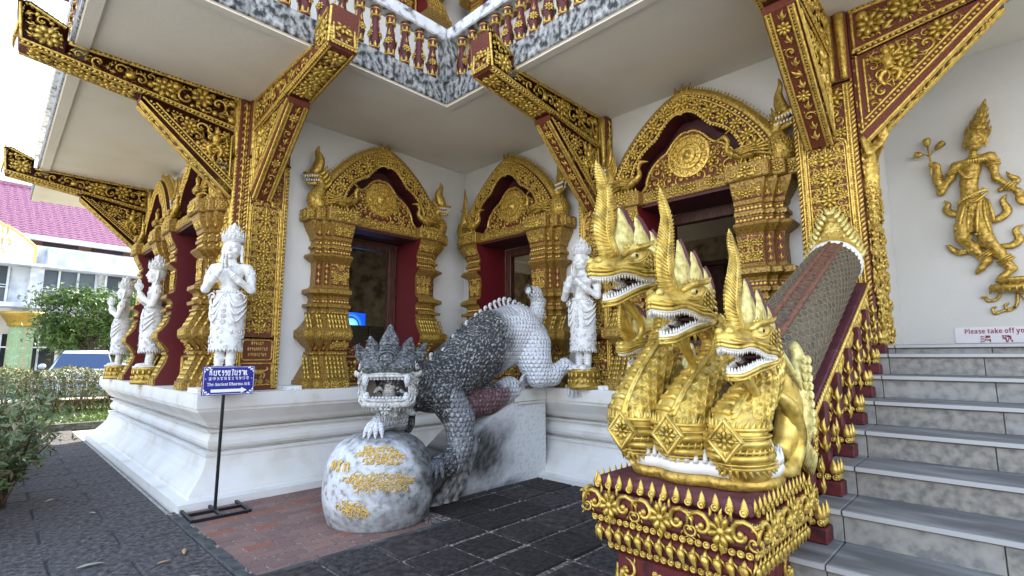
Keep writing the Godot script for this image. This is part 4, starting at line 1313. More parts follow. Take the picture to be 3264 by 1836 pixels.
	pil.position = Vector3(2.2, LEDGE, -6.46)
	var pil2 := make_pilaster(0.46, 0.14, 410, false)
	temple.add_child(pil2, true)
	pil2.transform = Transform3D(rb, Vector3(5.45, LEDGE, -3.7))
	dup(pil2, temple, Transform3D(rb, Vector3(1.99, LEDGE, -6.62)))
	dup(pil2, temple, Transform3D(rb, Vector3(1.99, LEDGE, -11.45)))
	var pil3 := make_pilaster(0.48, 0.34, 520, false)
	temple.add_child(pil3, true)
	pil3.transform = Transform3D(rb, Vector3(5.45, LEDGE + 0.24, -1.02))
	pil3.scale = Vector3(1, 0.931, 1)
	var plf := ST(true)
	bbox(plf, Vector3(5.12, 1.0, -1.25), Vector3(5.45, LEDGE + 0.24, -0.785))
	part("pilaster_foot", plf, M.red, temple)
	# return side of that pilaster: carved strip towards the stairs
	var rc := KST()
	var rxf := Transform3D(Basis(), Vector3(5.62, 0, -0.80))
	var rbd := ST(true)
	bbox(rbd, Vector3(5.452, 1.36, -0.985), Vector3(5.95, SOF - 0.005, -0.775), 0.008)
	part("pilaster_board", rbd, M.red, temple)
	carve(rc, rect(-0.45, 1.45, 0.28, 2.1), rxf.translated(Vector3(0, 0, 0.03)), 0.08, 0.02, 66, false, 1.2)
	carve(rc, rect(-0.45, 2.1, 0.28, 3.0), rxf.translated(Vector3(0, 0, 0.03)), 0.08, 0.02, 67, false, 1.2)
	carve(rc, rect(-0.45, 3.0, 0.28, 4.5), rxf.translated(Vector3(0, 0, 0.03)), 0.08, 0.02, 68, false, 1.2)
	part("pilaster_carving", rc, M.gold, temple, Transform3D(), "stuff")
	# eave brackets
	var br := make_bracket(1.62, 900)
	temple.add_child(br, true)
	br.transform = Transform3D(Basis(Vector3.UP, 0), Vector3(2.12, SOF, -6.335))
	dup(br, temple, Transform3D(Basis(Vector3.UP, -PI / 2), Vector3(1.88, SOF, -6.56)))
	dup(br, temple, Transform3D(Basis(Vector3.UP, -PI / 2), Vector3(1.86, SOF, -11.45)))
	dup(br, temple, Transform3D(Basis(Vector3.UP, -PI / 2), Vector3(5.31, SOF, -3.7)))
	dup(br, temple, Transform3D(Basis(Vector3.UP, -PI / 2), Vector3(5.12, SOF, -1.06)))
	dup(br, temple, Transform3D(Basis(Vector3.UP, 0), Vector3(5.3, SOF, -0.775)))
# ---------- statues ----------
func hand_pair(b: Body, sx: float, p: Vector3, tip: Vector3, w: Vector3):
	# one flat palm with four fingers and a thumb, from wrist p to finger tips
	var d := (tip - p)
	b.ell(p + d * 0.3, Vector3(0.013, d.length() * 0.36, 0.034), Basis(w, d.normalized(), w.cross(d.normalized())))
	for k in 4:
		var o := (k - 1.5) * 0.0155
		var l: float = [0.9, 1.0, 0.97, 0.82][k]
		var side := w.cross(d.normalized())
		b.cap(p + d * 0.5 + side * o, p + d * l + side * o * 0.8, 0.0085, 0.006)
	var s2 := w.cross(d.normalized())
	b.chain([[p + d * 0.15 + s2 * 0.025, 0.011], [p + d * 0.38 + s2 * 0.045, 0.009], [p + d * 0.62 + s2 * 0.04, 0.006]])

func face_body(b: Body, y: float, s := 1.0):
	b.ell(Vector3(0, y + 0.012, -0.004) , Vector3(0.076, 0.1, 0.09) * s)
	b.ell(Vector3(0, y - 0.05, 0.018), Vector3(0.056, 0.062, 0.062) * s)
	b.chain([[Vector3(0, y + 0.02, 0.082), 0.009], [Vector3(0, y - 0.022, 0.1), 0.013]])
	for g in [-1.0, 1.0]:
		b.cap(Vector3(0.012 * g, y + 0.026, 0.082), Vector3(0.05 * g, y + 0.03, 0.066), 0.008, 0.006)
		b.ell(Vector3(0.032 * g, y + 0.005, 0.074), Vector3(0.017, 0.008, 0.011))
		b.ell(Vector3(0.012 * g, y - 0.026, 0.09), Vector3(0.009, 0.007, 0.009))
		b.chain([[Vector3(0.08 * g, y + 0.03, -0.01), 0.011], [Vector3(0.084 * g, y - 0.02, -0.005), 0.013], [Vector3(0.08 * g, y - 0.08, 0.0), 0.01]])
		b.ell(Vector3(0.045 * g, y - 0.025, 0.055), Vector3(0.024, 0.026, 0.024))
	b.ell(Vector3(0, y - 0.047, 0.084), Vector3(0.024, 0.006, 0.012))
	b.ell(Vector3(0, y - 0.06, 0.081), Vector3(0.019, 0.007, 0.012))
	b.ell(Vector3(0, y - 0.087, 0.07), Vector3(0.018, 0.015, 0.016))

func crown_mesh(y: float, tiers: int, top: float) -> Array:
	var s := ST()
	var pr := [Vector2(0.088, y - 0.01), Vector2(0.097, y), Vector2(0.097, y + 0.03), Vector2(0.086, y + 0.035)]
	var H := top - y - 0.035
	for k in tiers:
		var t0 := float(k) / tiers
		var r := lerpf(0.084, 0.016, pow(t0, 0.8))
		pr.append(Vector2(r, y + 0.037 + H * 0.8 * t0)); pr.append(Vector2(r * 1.12, y + 0.045 + H * 0.8 * t0)); pr.append(Vector2(r * 0.86, y + 0.05 + H * 0.8 * (t0 + 0.6 / tiers)))
	pr.append(Vector2(0.014, y + 0.035 + H * 0.82)); pr.append(Vector2(0.018, y + 0.035 + H * 0.86)); pr.append(Vector2(0.001, top))
	lathe(s, pr, 16)
	var k2 := KST()
	for tier in tiers:
		var t0 := float(tier) / tiers
		var r := lerpf(0.094, 0.022, pow(t0, 0.8))
		var n := int(maxf(6.0, 15.0 * (1.0 - t0)))
		for i in n:
			var a := TAU * i / n + tier * 0.2
			var d := Vector3(sin(a), 0, cos(a))
			var big := 1.5 if tier == 0 and i == 0 else 1.0
			place(k2, "flame", look(d, d * r + Vector3(0, y + 0.055 + H * 0.8 * t0, 0)) * Transform3D(Basis.from_scale(Vector3(0.017, 0.036 * big * (1.0 - 0.4 * t0), 0.02)), Vector3.ZERO))
	for i in 18:
		var a := TAU * i / 18
		var d := Vector3(sin(a), 0, cos(a))
		place(k2, "flower", look(d, d * 0.095 + Vector3(0, y + 0.014, 0)) * Transform3D(Basis.from_scale(Vector3(0.016, 0.016, 0.014)), Vector3.ZERO))
	s.generate_normals()
	k2.append_from(s.commit(), 0, Transform3D())
	return [k2]

func band(s: SurfaceTool, a: Vector3, dir: Vector3, r: float, w: float, n := 3):
	var f := look(dir, a)
	var b := Transform3D(Basis(f.basis.x, f.basis.z, f.basis.y), a)
	for k in n:
		var o := (k - (n - 1) * 0.5) * w
		lathe(s, [Vector2(r, o - w * 0.45), Vector2(r + 0.008, o - w * 0.3), Vector2(r + 0.008, o + w * 0.3), Vector2(r, o + w * 0.45)], 12, b)

func make_praying() -> Node3D:
	var o := Node3D.new()
	var base := ST()
	lathe(base, [Vector2(0.2, 0), Vector2(0.2, 0.05), Vector2(0.17, 0.07), Vector2(0.155, 0.12), Vector2(0.165, 0.15), Vector2(0.19, 0.19), Vector2(0.19, 0.23)], 10)
	part("pedestal", base, M.gold_old, o)
	var bk := KST()
	for k in 16:
		var d := Vector3(sin(TAU * k / 16), 0, cos(TAU * k / 16))
		place(bk, "flame", look(d, d * 0.172 + Vector3(0, 0.165, 0)) * Transform3D(Basis.from_scale(Vector3(0.035, 0.05, 0.04)), Vector3.ZERO))
		place(bk, "flame", look(d, d * 0.178 + Vector3(0, 0.075, 0)) * Transform3D(Basis(Vector3(0, 0, 1), PI) * Basis.from_scale(Vector3(0.035, 0.045, 0.04)), Vector3.ZERO))
	part("pedestal_petals", bk, M.gold, o, Transform3D(), "stuff")
	var Y := 0.23
	var up := Transform3D(Basis(), Vector3(0, Y, 0))
	var b := Body.new()
	b.ell(Vector3(0, 1.0, 0.0), Vector3(0.122, 0.125, 0.085))
	b.cap(Vector3(0, 0.94, 0), Vector3(0, 0.8, 0.005), 0.088, 0.088)
	b.ell(Vector3(0, 0.74, 0.0), Vector3(0.13, 0.11, 0.1))
	b.cap(Vector3(-0.125, 1.075, 0), Vector3(0.125, 1.075, 0), 0.05)
	b.chain([[Vector3(0, 1.08, 0), 0.055], [Vector3(0, 1.2, 0.005), 0.043]])
	for g in [-1.0, 1.0]:
		b.ell(Vector3(0.055 * g, 1.02, 0.06), Vector3(0.055, 0.04, 0.032))
		b.chain([[Vector3(0.168 * g, 1.07, 0), 0.05], [Vector3(0.205 * g, 0.96, 0.01), 0.045], [Vector3(0.225 * g, 0.84, 0.04), 0.038], [Vector3(0.13 * g, 0.92, 0.14), 0.034], [Vector3(0.035 * g, 1.03, 0.19), 0.024]])
		b.chain([[Vector3(0.058 * g, 0.3, 0), 0.055], [Vector3(0.055 * g, 0.12, -0.005), 0.042], [Vector3(0.054 * g, 0.04, 0), 0.036]])
		b.ell(Vector3(0.056 * g, 0.025, 0.055), Vector3(0.038, 0.026, 0.085))
		for t in 4: b.cap(Vector3((0.035 + 0.014 * t) * g, 0.014, 0.11), Vector3((0.033 + 0.016 * t) * g, 0.012, 0.14 - 0.008 * t), 0.011)
	part("body", b.build(0.011, 110.0), M.stucco, o, up)
	var h := Body.new()
	face_body(h, 0.0)
	part("head", h.build(0.0055, 260.0), M.stucco, o, Transform3D(Basis.from_scale(Vector3(1, 1, 1) * 1.14), Vector3(0, Y + 1.285, 0.004)))
	var hd := Body.new()
	for g in [-1.0, 1.0]: hand_pair(hd, g, Vector3(0.019 * g, 1.035, 0.19), Vector3(0.012 * g, 1.2, 0.2), Vector3(1, 0, 0) * g)
	part("hands", hd.build(0.0045, 420.0), M.stucco, o, up)
	part("crown", crown_mesh(0.07, 3, 0.26)[0], M.stucco, o, Transform3D(Basis.from_scale(Vector3(1, 1, 1) * 1.14), Vector3(0, Y + 1.285, 0.0)))
	# wrapped skirt
	var sk := ST()
	var rings := []
	for e in [[0.83, 0.112, 0.098], [0.8, 0.122, 0.105], [0.72, 0.15, 0.128], [0.6, 0.16, 0.138], [0.48, 0.157, 0.137], [0.36, 0.152, 0.132], [0.28, 0.15, 0.13], [0.22, 0.158, 0.138], [0.2, 0.152, 0.13]]:
		var r := PackedVector3Array()
		for j in 32:
			var a := -TAU * j / 32
			var w = 1.0 + 0.018 * cos(a * 9.0) * (1.0 - e[0])
			r.append(Vector3(sin(a) * e[1] * w, e[0], cos(a) * e[2] * w))
		rings.append(r)
	rings.reverse()
	loft(sk, rings)
	part("skirt", sk, M.stucco, o, up)
	var k := KST()
	var st := ST()
	var sx := func(y: float) -> Vector2:
		var q := clampf((0.83 - y) / 0.23, 0.0, 1.0)
		return Vector2(lerpf(0.115, 0.158, q), lerpf(0.1, 0.136, q))
	rng.seed = 5
	for i in 72:   # curling relief over the skirt
		var y := 0.25 + 0.046 * int(i / 6)
		var a := -1.5 + 3.0 * ((i % 6) / 5.0) + (0.25 if int(i / 6) % 2 else 0.0)
		if rng.randf() < 0.3: continue
		var R: Vector2 = sx.call(y)
		var d := Vector3(sin(a) / R.x, 0, cos(a) / R.y).normalized()
		var pos := Vector3(sin(a) * R.x, y, cos(a) * R.y)
		place(k, ["curl", "curl_b", "leaf", "curl"][rng.randi() % 4], look(d, pos) * Transform3D(Basis(Vector3(0, 0, 1), rng.randf() * 6.0) * Basis.from_scale(Vector3(1, 1, 0.8) * rng.randf_range(0.022, 0.034)), Vector3.ZERO))
	for i in 26:   # hem
		var a := TAU * i / 26
		var d := Vector3(sin(a), 0, cos(a))
		place(k, "flame", look(d, Vector3(d.x * 0.155, 0.205, d.z * 0.135)) * Transform3D(Basis(Vector3(0, 0, 1), PI) * Basis.from_scale(Vector3(0.022, 0.026, 0.02)), Vector3.ZERO))
		place(k, "bead", look(d, Vector3(d.x * 0.122, 0.815, d.z * 0.106)) * Transform3D(Basis.from_scale(Vector3(0.014, 0.016, 0.014)), Vector3.ZERO))
		place(k, "flame", look(d, Vector3(d.x * 0.062 * (1.0 + 0.9 * absf(d.x)), 1.115 - 0.035 * maxf(d.z, 0.0), d.z * 0.075 + 0.005)) * Transform3D(Basis(Vector3(0, 0, 1), PI) * Basis.from_scale(Vector3(0.014, 0.024, 0.014)), Vector3.ZERO))
	for y in [0.8, 0.76, 0.71, 0.66, 0.61, 0.56, 0.5]:   # centre sash
		place(k, "flower", Transform3D(Basis.from_scale(Vector3(0.026, 0.026, 0.022)), Vector3(0, y, sx.call(y).y + 0.004)))
	for g in [-1.0, 1.0]:   # side swags and pendants
		for e in 3:
			limb(st, [[Vector3(0.02 * g, 0.79 - e * 0.03, 0.118), 0.008, 0.01], [Vector3(0.1 * g, 0.66 - e * 0.08, 0.125), 0.014, 0.014], [Vector3(0.16 * g, 0.7 - e * 0.06, 0.05), 0.012, 0.012], [Vector3(0.175 * g, 0.76 - e * 0.06, 0.0), 0.005, 0.005]], 12, 6)
		place(k, "curl" if g > 0 else "curl_b", look(Vector3(0.5 * g, 0, 1), Vector3(0.13 * g, 0.76, 0.09)) * Transform3D(Basis.from_scale(Vector3(0.055, 0.055, 0.05)), Vector3.ZERO))
		limb(st, [[Vector3(0.095 * g, 1.22, 0.0), 0.012, 0.012], [Vector3(0.1 * g, 1.17, 0.015), 0.02, 0.014], [Vector3(0.11 * g, 1.13, 0.02), 0.008, 0.008]], 5, 6, Vector3(0, 0, 1))
		band(st, Vector3(0.192 * g, 1.0, 0.006), Vector3(0.3 * g, -1, 0.1), 0.044, 0.022)
		band(st, Vector3(0.095 * g, 0.96, 0.16), Vector3(-0.7 * g, 0.8, 0.4), 0.031, 0.02)
		band(st, Vector3(0.054 * g, 0.09, 0), Vector3.UP, 0.04, 0.02, 3)
		for q in 5:
			var a := TAU * q / 5
			var d := Vector3(sin(a) * 1.0, 0, cos(a))
			place(k, "flame", look(d, Vector3(0.19 * g, 1.03, 0.004) + d * 0.05) * Transform3D(Basis.from_scale(Vector3(0.02, 0.035, 0.02)), Vector3.ZERO))
	band(st, Vector3(0, 0.815, 0.0), Vector3.UP, 0.1, 0.024, 1)
	st.generate_normals()
	k.append_from(st.commit(), 0, Transform3D())
	part("ornaments", k, M.stucco, o, up, "stuff")
	var sl := ST()
	box(sl, Vector3(0, Y - 0.004, 0.03), Vector3(0.22, 0.03, 0.3), 0.01)
	part("sole_slab", sl, M.stucco, o)
	return o

func build_statues():
	var p := make_praying()
	var put := [[Vector3(1.8, LEDGE + 0.005, -6.12), -0.62, 1.0, "white praying statue at the building corner behind the blue sign"],
		[Vector3(1.62, LEDGE + 0.005, -8.85), -PI / 2 - 0.1, 1.0, "white praying statue in profile between the two left side doors"],
		[Vector3(1.62, LEDGE + 0.005, -11.3), -PI / 2 - 0.3, 0.97, "farthest white praying statue, beside the tree and the parked car"],
		[Vector3(5.09, LEDGE + 0.005, -3.74), -PI / 2 + 0.12, 1.0, "white praying statue on the pilaster behind the golden serpent heads"]]
	for i in 4:
		var e = put[i]
		var o: Node3D = p if i == 0 else p.duplicate()
		o.name = numbered("praying_statue")
		add_child(o)
		o.transform = Transform3D(Basis(Vector3.UP, e[1]) * Basis.from_scale(Vector3(1, 1, 1) * e[2] * 1.04), e[0])
		tag(o, e[3], "statue", "white praying statues on the temple ledge")
	# gilded praying figure on the side of the stair pilaster, seen in profile
	var fig := thing("gilded_relief", "gilded praying figure in relief on the side of the stair pilaster", "relief figure", Vector3(5.3, 2.6, -0.785), 0.0)
	fig.scale = Vector3(0.72, 0.78, 0.72)
	var b := Body.new()
	b.ell(Vector3(0, 0.95, 0.05), Vector3(0.12, 0.13, 0.07))
	b.cap(Vector3(0, 0.9, 0.05), Vector3(0, 0.6, 0.05), 0.09, 0.11)
	b.cap(Vector3(0, 0.6, 0.05), Vector3(0.0, 0.1, 0.04), 0.11, 0.08)
	b.chain([[Vector3(0, 1.1, 0.06), 0.04], [Vector3(0, 1.18, 0.07), 0.04]])
	b.ell(Vector3(0, 1.26, 0.08), Vector3(0.075, 0.09, 0.08))
	b.chain([[Vector3(0, 1.3, 0.08), 0.06], [Vector3(0, 1.42, 0.07), 0.03], [Vector3(0, 1.52, 0.06), 0.006]])
	for g in [-1.0, 1.0]:
		b.chain([[Vector3(0.13 * g, 1.03, 0.05), 0.045], [Vector3(0.18 * g, 0.84, 0.1), 0.036], [Vector3(0.04 * g, 0.96, 0.2), 0.028], [Vector3(0.015 * g, 1.0, 0.22), 0.022]])
		hand_pair(b, g, Vector3(0.014 * g, 1.0, 0.22), Vector3(0.012 * g, 1.18, 0.25), Vector3(1, 0, 0) * g)
	part("figure", b.build(0.012, 130.0), M.gold, fig)
	var fk := KST()
	for i in 40:
		var a := -1.4 + 2.8 * (i % 5) / 4.0
		var y := 0.1 + 0.06 * int(i / 5)
		place(fk, ["curl", "leaf", "curl_b"][i % 3], look(Vector3(sin(a), 0, cos(a)), Vector3(sin(a) * 0.1, y, 0.05 + cos(a) * 0.09)) * Transform3D(Basis.from_scale(Vector3(0.04, 0.04, 0.05)), Vector3.ZERO))
	part("figure_ornaments", fk, M.gold_old, fig, Transform3D(), "stuff")
	dancing_figure()

func dancing_figure():
	var o := thing("dancing_relief", "golden crowned dancing figure holding three lotus buds, mounted on the white wall", "relief figure", Vector3(6.85, 0, -0.08), -PI / 2)
	var Pt := func(x: float, y: float, z := 0.05) -> Vector3: return Vector3((x - 500.0) * 0.00122, 2.15 + (1240.0 - y) * 0.00158, z)
	var b := Body.new()
	var ch := func(l: Array):
		var q := []
		for e in l: q.append([Pt.call(e[0], e[1], e[3] if e.size() > 3 else 0.05), e[2]])
		b.chain(q)
	ch.call([[480, 450, 0.081, 0.04], [455, 540, 0.067], [450, 600, 0.065], [465, 660, 0.085]])
	ch.call([[400, 415, 0.041], [590, 390, 0.041]])
	ch.call([[500, 400, 0.035, 0.06], [503, 350, 0.032, 0.07]])
	ch.call([[385, 412, 0.040], [345, 490, 0.033], [275, 575, 0.028], [262, 500, 0.030], [266, 440, 0.030, 0.06], [262, 410, 0.028, 0.07]])
	ch.call([[610, 395, 0.040], [612, 470, 0.033], [620, 540, 0.030], [690, 605, 0.027], [735, 650, 0.027, 0.06], [745, 690, 0.026]])
	for f in [[742, 700, 765, 738], [732, 705, 745, 735], [755, 690, 778, 722], [722, 690, 728, 722]]: ch.call([[f[0], f[1], 0.012, 0.07], [f[2], f[3], 0.008, 0.07]])
	for f in [[265, 400, 215, 385], [262, 395, 225, 372], [270, 390, 240, 368], [280, 400, 262, 370]]: ch.call([[f[0], f[1], 0.012, 0.08], [f[2], f[3], 0.008, 0.09]])
	ch.call([[430, 690, 0.074], [385, 830, 0.067, 0.08], [375, 900, 0.056, 0.1], [430, 970, 0.046], [495, 1045, 0.035, 0.04], [505, 1060, 0.035]])
	ch.call([[510, 1050, 0.028], [465, 1100, 0.028], [435, 1130, 0.016]])
	ch.call([[505, 690, 0.074], [500, 830, 0.067, 0.08], [520, 930, 0.059, 0.08], [580, 1010, 0.046], [625, 1090, 0.035], [640, 1115, 0.035]])
	ch.call([[645, 1120, 0.032], [590, 1160, 0.028, 0.07], [545, 1190, 0.018, 0.08]])
	part("figure", b.build(0.012, 90.0), M.gold_old, o)
	var h := Body.new()
	face_body(h, 0.0, 1.05)
	part("head", h.build(0.006, 230.0), M.gold_old, o, Transform3D(Basis(Vector3(0, 0, 1), -0.12) * Basis(Vector3.UP, -0.25) * Basis.from_scale(Vector3(1.02, 1.12, 0.9)), Pt.call(528, 268, 0.08)))
	var k: SurfaceTool = crown_mesh(0.06, 4, 0.44)[0]
	part("crown", k, M.gold_old, o, Transform3D(Basis(Vector3(0, 0, 1), -0.26) * Basis(Vector3(1, 0, 0), -0.05), Pt.call(528, 275, 0.07)))
	# scarves and lotus
	var s := ST()
	var rib := func(l: Array, w: float):
		var q := []
		for i in l.size(): q.append([Pt.call(l[i][0], l[i][1], 0.03 + 0.012 * (i % 2)), w * [0.6, 1.0, 1.0, 0.7, 0.08][i], 0.012])
		limb(s, q, 20, 6, Vector3(0, 0, 1))
	rib.call([[400, 740], [330, 725], [295, 690], [310, 660], [290, 628]], 0.034)
	rib.call([[520, 800], [600, 800], [660, 755], [640, 690], [668, 652]], 0.036)
	rib.call([[420, 960], [360, 990], [310, 965], [285, 940], [260, 925]], 0.03)
	rib.call([[585, 970], [660, 975], [705, 940], [690, 880], [745, 853]], 0.034)
	rib.call([[620, 620], [690, 600], [735, 570], [700, 540], [685, 508]], 0.03)
	part("scarves", s, M.gold_old, o)
	var l := ST()
	var lx := Transform3D(Basis(), Pt.call(650, 1190, 0.02))
	lathe(l, [Vector2(0.02, -0.05), Vector2(0.1, -0.04), Vector2(0.135, 0.0), Vector2(0.13, 0.025), Vector2(0.02, 0.03)], 20, lx * Transform3D(Basis.from_scale(Vector3(1, 1, 0.6)), Vector3(0, 0, 0.05)))
	lathe(l, [Vector2(0.02, -0.12), Vector2(0.16, -0.1), Vector2(0.2, -0.06), Vector2(0.12, -0.04)], 22, lx * Transform3D(Basis.from_scale(Vector3(1, 1, 0.6)), Vector3(0, 0, 0.05)))
	var lk := KST()
	for i in 13:
		var a := -1.5 + 3.0 * i / 12.0
		place(lk, "flame", look(Vector3(sin(a), 0.2, cos(a) * 0.7), lx * Vector3(sin(a) * 0.175, -0.075, 0.05 + cos(a) * 0.1)) * Transform3D(Basis(Vector3(0, 0, 1), PI) * Basis.from_scale(Vector3(0.032, 0.05, 0.04)), Vector3.ZERO))
	for c in [[[655, 1265], [640, 1340], [590, 1370], [575, 1340], [600, 1325]], [[640, 1350], [560, 1372], [510, 1385], [500, 1355], [525, 1345]], [[560, 1262], [530, 1300], [480, 1305], [465, 1278], [440, 1285]], [[670, 1270], [720, 1335], [790, 1368], [820, 1330], [790, 1310]], [[740, 1262], [790, 1280], [830, 1270], [835, 1240], [815, 1235]]]:
		var q := []
		for i in 5: q.append([Pt.call(c[i][0], c[i][1], 0.02), [0.012, 0.014, 0.014, 0.012, 0.008][i], 0.012])
		limb(l, q, 18, 6, Vector3(0, 0, 1))
	part("lotus_stand", l, M.gold_old, o)
	part("lotus_petals", lk, M.gold_old, o, Transform3D(), "stuff")
	var fl := ST()
	rod(fl, [Pt.call(222, 455, 0.1), Pt.call(232, 380, 0.1), Pt.call(226, 300, 0.09), Pt.call(222, 250, 0.08)], 0.009, 6)
	rod(fl, [Pt.call(228, 320, 0.09), Pt.call(200, 298, 0.08), Pt.call(170, 292, 0.08)], 0.007, 6)
	rod(fl, [Pt.call(228, 320, 0.09), Pt.call(255, 285, 0.08), Pt.call(290, 262, 0.08)], 0.007, 6)
	for e in [[222, 250, 220, 190], [185, 295, 125, 288], [270, 278, 330, 238]]:
		var a: Vector3 = Pt.call(e[0], e[1], 0.08)
		var c: Vector3 = Pt.call(e[2], e[3], 0.08)
		limb(fl, [[a, 0.012, 0.012], [a.lerp(c, 0.4), 0.032, 0.03], [a.lerp(c, 0.85), 0.036, 0.034], [c, 0.028, 0.026]], 6, 7, Vector3(0, 0, 1))
	part("lotus_buds", fl, M.gold_old, o)
	# jewellery
	var j := KST()
	var js := ST()
	for e in [[362, 455, -0.6, 1.0, 0.05], [264, 470, 0.0, 1.0, 0.037], [612, 440, 0.05, -1.0, 0.051], [690, 605, 0.7, -0.7, 0.037], [500, 1020, 0.6, -0.8, 0.056], [612, 1060, 0.55, -0.85, 0.06]]:
		band(js, Pt.call(e[0], e[1], 0.05), Vector3(e[2], e[3], 0.0), e[4], 0.02)
	js.generate_normals()
	j.append_from(js.commit(), 0, Transform3D())
	for i in 15:
		var a := -1.3 + 2.6 * i / 14.0
		place(j, "flame", Transform3D(Basis(Vector3(0, 0, 1), PI + a * 0.5) * Basis.from_scale(Vector3(0.022, 0.035, 0.025)), Pt.call(500 + sin(a) * 85, 400 + cos(a) * 12, 0.055 + 0.055 * cos(a))))
		place(j, "bead", Transform3D(Basis.from_scale(Vector3(0.016, 0.016, 0.02)), Pt.call(465 + sin(a) * 95, 640 - sin(a) * 30, 0.05 + 0.12 * cos(a))))
	var fo := ST()
	for e in [[[420, 680], [380, 780], [360, 850]], [[450, 680], [425, 800], [410, 870]], [[500, 680], [480, 790], [470, 880]], [[530, 680], [530, 800], [545, 880]], [[555, 680], [570, 760], [575, 820]], [[420, 620], [470, 650], [540, 600]], [[420, 650], [480, 680], [560, 630]], [[400, 450], [450, 520], [520, 500]]]:
		limb(fo, [[Pt.call(e[0][0], e[0][1], 0.12), 0.012, 0.012], [Pt.call(e[1][0], e[1][1], 0.145), 0.016, 0.014], [Pt.call(e[2][0], e[2][1], 0.13), 0.01, 0.01]], 10, 6, Vector3(0, 0, 1))
	fo.generate_normals()
	j.append_from(fo.commit(), 0, Transform3D())
	for e in [[450, 700], [455, 735], [452, 775], [448, 820], [440, 860], [430, 905], [420, 945]]:
		place(j, "flower", Transform3D(Basis.from_scale(Vector3(0.022, 0.024, 0.02)), Pt.call(e[0] - 10, e[1], 0.15)))
	for e in [[330, 840, 430, 800], [450, 890, 555, 880], [430, 985, 350, 985]]:
		row(j, "bead", Pt.call(e[0], e[1], 0.13), Pt.call(e[2], e[3], 0.13), Vector3(0, 0, 1), 0.012, 0.025)
	part("jewellery", j, M.gold, o, Transform3D(), "stuff")
